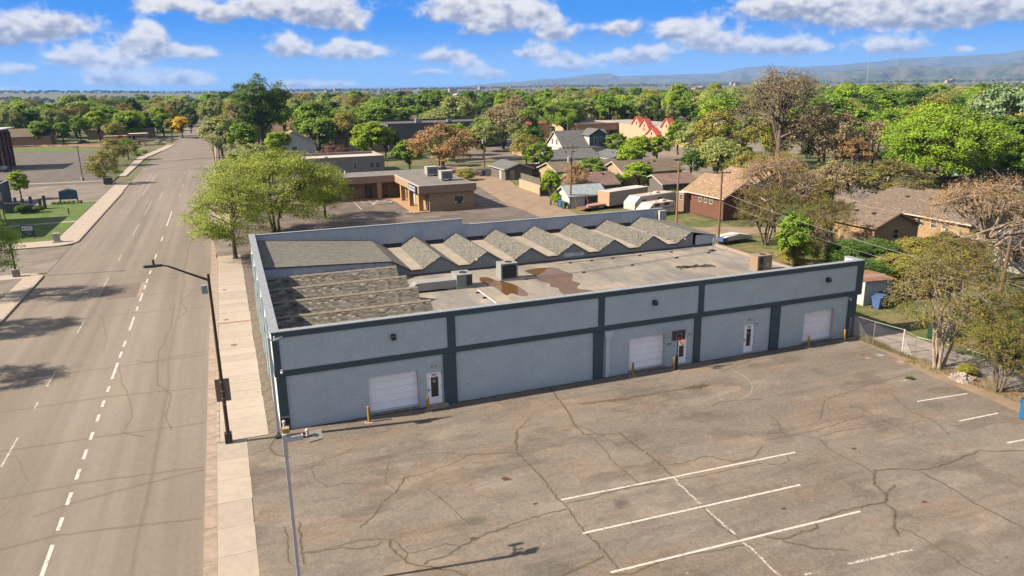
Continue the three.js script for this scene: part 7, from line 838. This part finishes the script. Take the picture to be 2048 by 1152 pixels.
// background trees: the town's canopy
{
  const r = mulberry(4242), keep = [[-26, 0, -470, 60], [94, 121, -400, 80], [110, 165, -232, -126], [44, 92, -230, -190], [8, 56, -190, -30], [49, 96, -170, -40], [-115, -24, -284, -40], [-75, -20, -300, -262]];
  const free = (x, z, rad) => keep.every(([a, b, c, d]) => x < a - rad * 0.6 || x > b + rad * 0.6 || z < c - rad * 0.6 || z > d + rad * 0.6) && TREES.every(([tx, tz, tr]) => (tx - x) ** 2 + (tz - z) ** 2 > ((tr + rad) * 0.56) ** 2);
  const kinds = [['round', 'green', 'green round-headed tree'], ['round', 'bright', 'bright green tree'], ['round', 'dark', 'dark green tree'], ['spread', 'grey', 'grey-green spreading tree'], ['sparse', 'olive', 'olive green tree'], ['sparse', 'dry', 'dry-looking tan tree'], ['upright', 'green', 'slim green tree'], ['conifer', 'conifer', 'dark pointed conifer'], ['spread', 'green', 'broad green tree']];
  const wts = [0.22, 0.14, 0.11, 0.15, 0.13, 0.07, 0.06, 0.04, 0.08]; let n = 0, tries = 0;
  while (n < 240 && tries++ < 30000) {
    const d = 120 + 330 * Math.pow(r(), 0.8), az = (-17 + r() * 76) * Math.PI / 180, x = -1.5 + Math.sin(az) * d, z = 43 - Math.cos(az) * d; let u = r(), k = 0; while (u > wts[k] && k < 8) u -= wts[k++];
    const kd = kinds[k], h = kd[0] === 'conifer' ? 9 + r() * 7   : 9 + r() * 8, w = kd[0] === 'conifer' ? h * 0.4 : h * (0.8 + r() * 0.45); if (d < 170 && z > -60 && x > 60 && d < 150) continue; if (!free(x, z, w / 2)) continue;
    const zone = x < -20 ? 'left of the street' : x < 60 ? 'beyond the motel' : x < 120 ? 'beyond the low houses' : 'beyond the right-hand road'; tree(kd[0], Math.floor(r() * 3), kd[1], x, z, h, w, `${kd[2]} in the town canopy ${zone}`, { group: `${kd[2]}s ${zone}`, ry: r() * 6.28, bark: Math.floor(r() * 2) }); n++;
  }
  // houses showing between the crowns
  const roofs = ['grey', 'brown', 'slate', 'olive', 'tan', 'pink'], walls = ['cream', 'white', 'tan', 'pale', 'grey']; let hn = 0; tries = 0;
  const places = []; while (hn < 22 && tries++ < 3000) { const d = 220 + 300 * r(), az = (-16 + r() * 74) * Math.PI / 180, x = -1.5 + Math.sin(az) * d, z = 43 - Math.cos(az) * d; if (keep.some(([a, b, c, dd]) => x > a - 8 && x < b + 8 && z > c - 8 && z < dd + 8) || places.some(([px, pz]) => Math.hypot(px - x, pz - z) < 26)) continue; places.push([x, z]); const ri = Math.floor(r() * 6), wi = Math.floor(r() * 5); house('house', `${['grey', 'brown', 'slate grey', 'olive brown', 'tan', 'pinkish'][ri]} roofed ${walls[wi] === 'tan' ? 'tan' : walls[wi]} house among the far trees ${x < -20 ? 'left of the street' : x < 80 ? 'in the centre' : 'on the right'}`, { x, z, w: 9 + r() * 5, d: 8 + r() * 4, e: 3 + r() * 2, r: 6 + r() * 2, axis: r() < 0.5 ? 'x' : 'z', wall: Wl[walls[wi]], roof: R[roofs[ri]], wins: [['s', 0, 1.2, 1.4, 1.2]] }).userData.group = 'houses among the far trees'; hn++; }
  // the rest of the town canopy, one mass
  {
    const ks = [['round', 0, [0.118, 0.205, 0.013]], ['round', 1, [0.18, 0.275, 0.011]], ['spread', 1, [0.185, 0.225, 0.065]], ['sparse', 0, [0.20, 0.19, 0.045]], ['round', 2, [0.06, 0.12, 0.012]]], lists = ks.map(() => []), m4 = new THREE.Matrix4(), col = new THREE.Color(); let c = 0, q = 0;
    while (c < 1900 && q++ < 40000) { const d = 380 + 620 * Math.pow(r(), 0.75), az = (-19 + r() * 82) * Math.PI / 180, x = -1.5 + Math.sin(az) * d, z = 43 - Math.cos(az) * d, u = r(); if (!(d > 470 || free(x, z, 4)) || (x > -22 && x < -4 && d < 560) || (x > 96 && x < 117 && d < 450) || places.some(([px, pz]) => Math.hypot(px - x, pz - z) < 8) || fbm(x * 0.008, z * 0.008, 2, 0, 655) < 0.34) continue; lists[u < 0.32 ? 0 : u < 0.54 ? 1 : u < 0.72 ? 2 : u < 0.86 ? 3 : 4].push([x, z, d]); c++; }
    ks.forEach(([kd, i, base], k) => { for (const [nm, geo, mm] of [['crowns', SH[kd][i].leaf, leafM([1, 1, 1])], ['trunks', SH[kd][i].wood, barkM[0]]]) { const q2 = mulberry(777 + k), im = new THREE.InstancedMesh(geo, mm, lists[k].length); lists[k].forEach(([x, z, d], j) => { const h = 0.8 + q2() * q2() * 1.4, w = (0.55 * h + 0.55) * (0.9 + q2() * 0.5), g = 0.65 + q2() * 0.7, wm = (q2() - 0.5) * 0.3; m4.makeRotationY(q2() * 6.28).scale(new THREE.Vector3(w, h, w)).setPosition(x, -0.3 - 3 * sstep(500, 1000, d), z); im.setMatrixAt(j, m4); if (nm === 'crowns') { col.setRGB(base[0] * g * (1.2 + wm), base[1] * g * 1.2, base[2] * g * 1.2); im.setColorAt(j, col); } }); im.name = `town_canopy_${nm}`; im.castShadow = im.receiveShadow = true; im.userData = { kind: 'stuff', label: 'dense leafy tree cover of the town behind the near trees', category: 'tree cover' }; scene.add(im); } });
  }
  // far woodland, one mass
  const low = [treeShape(31, { R: 5, leaves: 1100, limbs: 8, subs: 5, clump: 1.2, leaf: 0.55, trunk: 1.5 }), treeShape(32, { R: 5.6, leaves: 1100, limbs: 9, subs: 5, clump: 1.3, leaf: 0.55, trunk: 1.2 })]; const m = new THREE.Matrix4(), c = new THREE.Color(); const cc = [[0.09, 0.155, 0.02], [0.12, 0.18, 0.025], [0.055, 0.10, 0.02], [0.15, 0.15, 0.05], [0.13, 0.165, 0.07], [0.165, 0.145, 0.075]];
  const spots = [[], []]; let tr = 0; const G = (d, az) => { const a = RIDGE_PLAIN; let rd = a[a.length - 1]; if (az <= a[0]) rd = a[1]; else for (let i = 0; i + 3 < a.length; i += 2) if (az <= a[i + 2]) { rd = mix(a[i + 1], a[i + 3], (az - a[i]) / (a[i + 2] - a[i])); break; } const Rr = 5200, top = 16 + Rr * Math.tan(rd * Math.PI / 180); return -0.2 + top * sstep(2300, Rr, d) - 6 * sstep(500, 1500, d) * (1 - sstep(2300, Rr, d)) + (fbm(az * 0.5 + 40, d * 0.0014, 4, 0, 131) - 0.5) * 9 * sstep(700, 2500, d); };
  while (spots[0].length + spots[1].length < 5200 && tr++ < 60000) { const v = r(), d = v < 0.62 ? 900 + 700 * Math.pow(r(), 0.9) : v < 0.78 ? 1400 + 1500 * r() : 4200 + 1100 * r(), az = -20 + r() * 84, x = -1.5 + Math.sin(az * Math.PI / 180) * d, z = 43 - Math.cos(az * Math.PI / 180) * d; if (x > -26 && x < 0 && d < 900) continue; const field = fbm(x * 0.004 + 7, z * 0.004, 3, 0, 641); if (d > 900 && field < (d > 4000 ? 0.42 : 0.52)) continue; spots[tr % 2].push([x, G(d, az) - 0.3, z, d]); }
  spots.forEach((list, k) => { for (const [part, geo, mm] of [['crowns', low[k].leaf, leafM([1, 1, 1])], ['trunks', low[k].wood, barkM[0]]]) { const im = new THREE.InstancedMesh(geo, mm, list.length), q = mulberry(900 + k); list.forEach(([x, y, z, d], i) => { const h = (0.75 + q() * 0.7) * (d > 4000 ? 1.15 : 1), w = h * (0.8 + q() * 0.5); m.makeRotationY(q() * 6.28).scale(new THREE.Vector3(w, h, w)).setPosition(x, y, z); im.setMatrixAt(i, m); const col = cc[Math.floor(q() * 6)], g = 0.8 + q() * 0.4; if (part === 'crowns') { c.setRGB(col[0] * g, col[1] * g, col[2] * g); im.setColorAt(i, c); } }); im.name = `distant_woodland_${part}`; im.castShadow = im.receiveShadow = true; im.userData = { kind: 'stuff', label: k ? 'distant tree cover stretching to the horizon' : 'distant woods and hedgerows out to the horizon', category: 'woodland' }; scene.add(im); } });
}

// ---------------------------------------------------------------- far hills, distant buildings
function hills(name, ridge, r0, r1, colA, colB, seed, rough) {
  const p = [], t = [], c = [], a0 = ridge[0], a1 = ridge[ridge.length - 2], n = 420, rows = 46, V = [], K = [];
  const top = (az) => { for (let i = 0; i + 3 < ridge.length; i += 2) if (az <= ridge[i + 2]) return mix(ridge[i + 1], ridge[i + 3], sstep(0, 1, (az - ridge[i]) / (ridge[i + 2] - ridge[i]))); return ridge[ridge.length - 1]; };
  for (let j = 0; j <= rows; j++) { V.push([]); K.push([]); for (let i = 0; i <= n; i++) { const az = mix(a0, a1, i / n), q = j / rows, r = mix(r0, r1 * 1.25, q), pk = r1, H = 19.7 + pk * Math.tan(top(az) * Math.PI / 180), e = Math.min(1, (r - r0) / (pk - r0)), back = r > pk ? 1 - (r - pk) / (pk * 0.5) : 1;
    const rn = 1 - Math.abs(fbm(az * 0.55 + seed, r / r1 * 7, 5, 0, seed) * 2 - 1), h = H * Math.pow(e, 1.25) * back * (1 - rough * (1 - e) * (1 - rn) * 1.2) + (rn - 0.6) * rough * 90 * e * (1 - e) * 2.4 - 8; const a = az * Math.PI / 180; V[j].push([-1.5 + Math.sin(a) * r, h, 43 - Math.cos(a) * r]); const g = sstep(0.35, 0.65, fbm(az * 1.6 + seed * 3, r / r1 * 16, 5, 0, seed + 5)); K[j].push([0, 1, 2].map((k) => mix(colA[k], colB[k], g))); } }
  for (let j = 0; j < rows; j++) for (let i = 0; i < n; i++) for (const [a, b] of [[j, i], [j, i + 1], [j + 1, i + 1], [j, i], [j + 1, i + 1], [j + 1, i]]) { p.push(...V[a][b]); t.push(V[a][b][0] / 100, V[a][b][2] / 100); c.push(...K[a][b]); }
  const g = new THREE.BufferGeometry(); g.setAttribute('position', new THREE.Float32BufferAttribute(p, 3)); g.setAttribute('uv', new THREE.Float32BufferAttribute(t, 2)); g.setAttribute('color', new THREE.Float32BufferAttribute(c, 3)); g.computeVertexNormals(); return struct(name, g, mat([1, 1, 1], 0.95, { vertexColors: true }));
}
hills('mountains', RIDGE_FAR, 7500, 13000, [0.028, 0.045, 0.027], [0.062, 0.068, 0.043], 701, 0.9); hills('foothills', RIDGE_NEAR, 4600, 6800, [0.028, 0.045, 0.027], [0.062, 0.068, 0.043], 711, 0.8);
{
  const r = mulberry(321), wm = mat([0.46, 0.42, 0.38], 0.8), tm = mat([0.45, 0.30, 0.22], 0.85); const list = []; for (let k = 0; k < 30; k++) { const d = k < 12 ? 900 + r() * 700 : 1800 + r() * 2600, az = k < 12 ? 16 + r() * 18 : -12 + r() * 66; list.push([d, az]); }
  for (const [k, [d, az]] of list.entries()) { const a = az * Math.PI / 180, x = -1.5 + Math.sin(a) * d, z = 43 - Math.cos(a) * d, w = 12 + r() * (d < 1700 ? 26 : 40), h = 6 + r() * 6, y = d > 2300 ? 10 * sstep(2300, 5200, d) - 6 * (1 - sstep(2300, 5200, d)) : -6 * sstep(500, 1500, d); const t = thing('distant_building', 'pale building far off among the trees on the plain', 'building', [x, y - 1, z], r() * 0.6, 'far pale buildings'); obj('wall', bx(-w / 2, w / 2, 0, h + 2, -6, 6), r() < 0.7 ? wm : tm, t); obj('roof', ext([[-w / 2 - 0.5, h + 2], [w / 2 + 0.5, h + 2], [w / 2 - 3, h + 4.2], [-w / 2 + 3, h + 4.2]], -6.4, 6.4, 'z'), r() < 0.5 ? mat([0.5, 0.46, 0.42], 0.8) : tm, t); }
  const t = thing('radio_mast', 'thin lattice radio mast in front of the hills', 'mast', [1050, -5, -990]); obj('mast', tube([[0, 0, 0], [0, 62, 0]], [0.9, 0.5], 4), mat([0.5, 0.5, 0.52], 0.6), t); obj('antenna', tube([[0, 62, 0], [0, 72, 0]], [0.3, 0.2], 4), mat([0.4, 0.1, 0.1], 0.6), t);
}
// things of one kind that only their place tells apart: count them from the left
{
  const by = new Map(), nth = (n) => n + (n % 100 > 10 && n % 100 < 14 ? 'th' : ['th', 'st', 'nd', 'rd'][n % 10] ?? 'th');
  for (const o of scene.children) if (o.userData.label && o.userData.group) { const k = o.userData.label; if (!by.has(k)) by.set(k, []); by.get(k).push(o); }
  for (const [k, l] of by) if (l.length > 1) { l.sort((a, b) => Math.atan2(a.position.x + 1.5, 43.4 - a.position.z) - Math.atan2(b.position.x + 1.5, 43.4 - b.position.z)); l.forEach((o, i) => { o.userData.label = `${k}, ${nth(i + 1)} from the left`; }); }
}
scene.fog = new THREE.FogExp2(new THREE.Color().setRGB(0.22, 0.46, 1.0), 0.00006);
renderer.render(scene, camera);
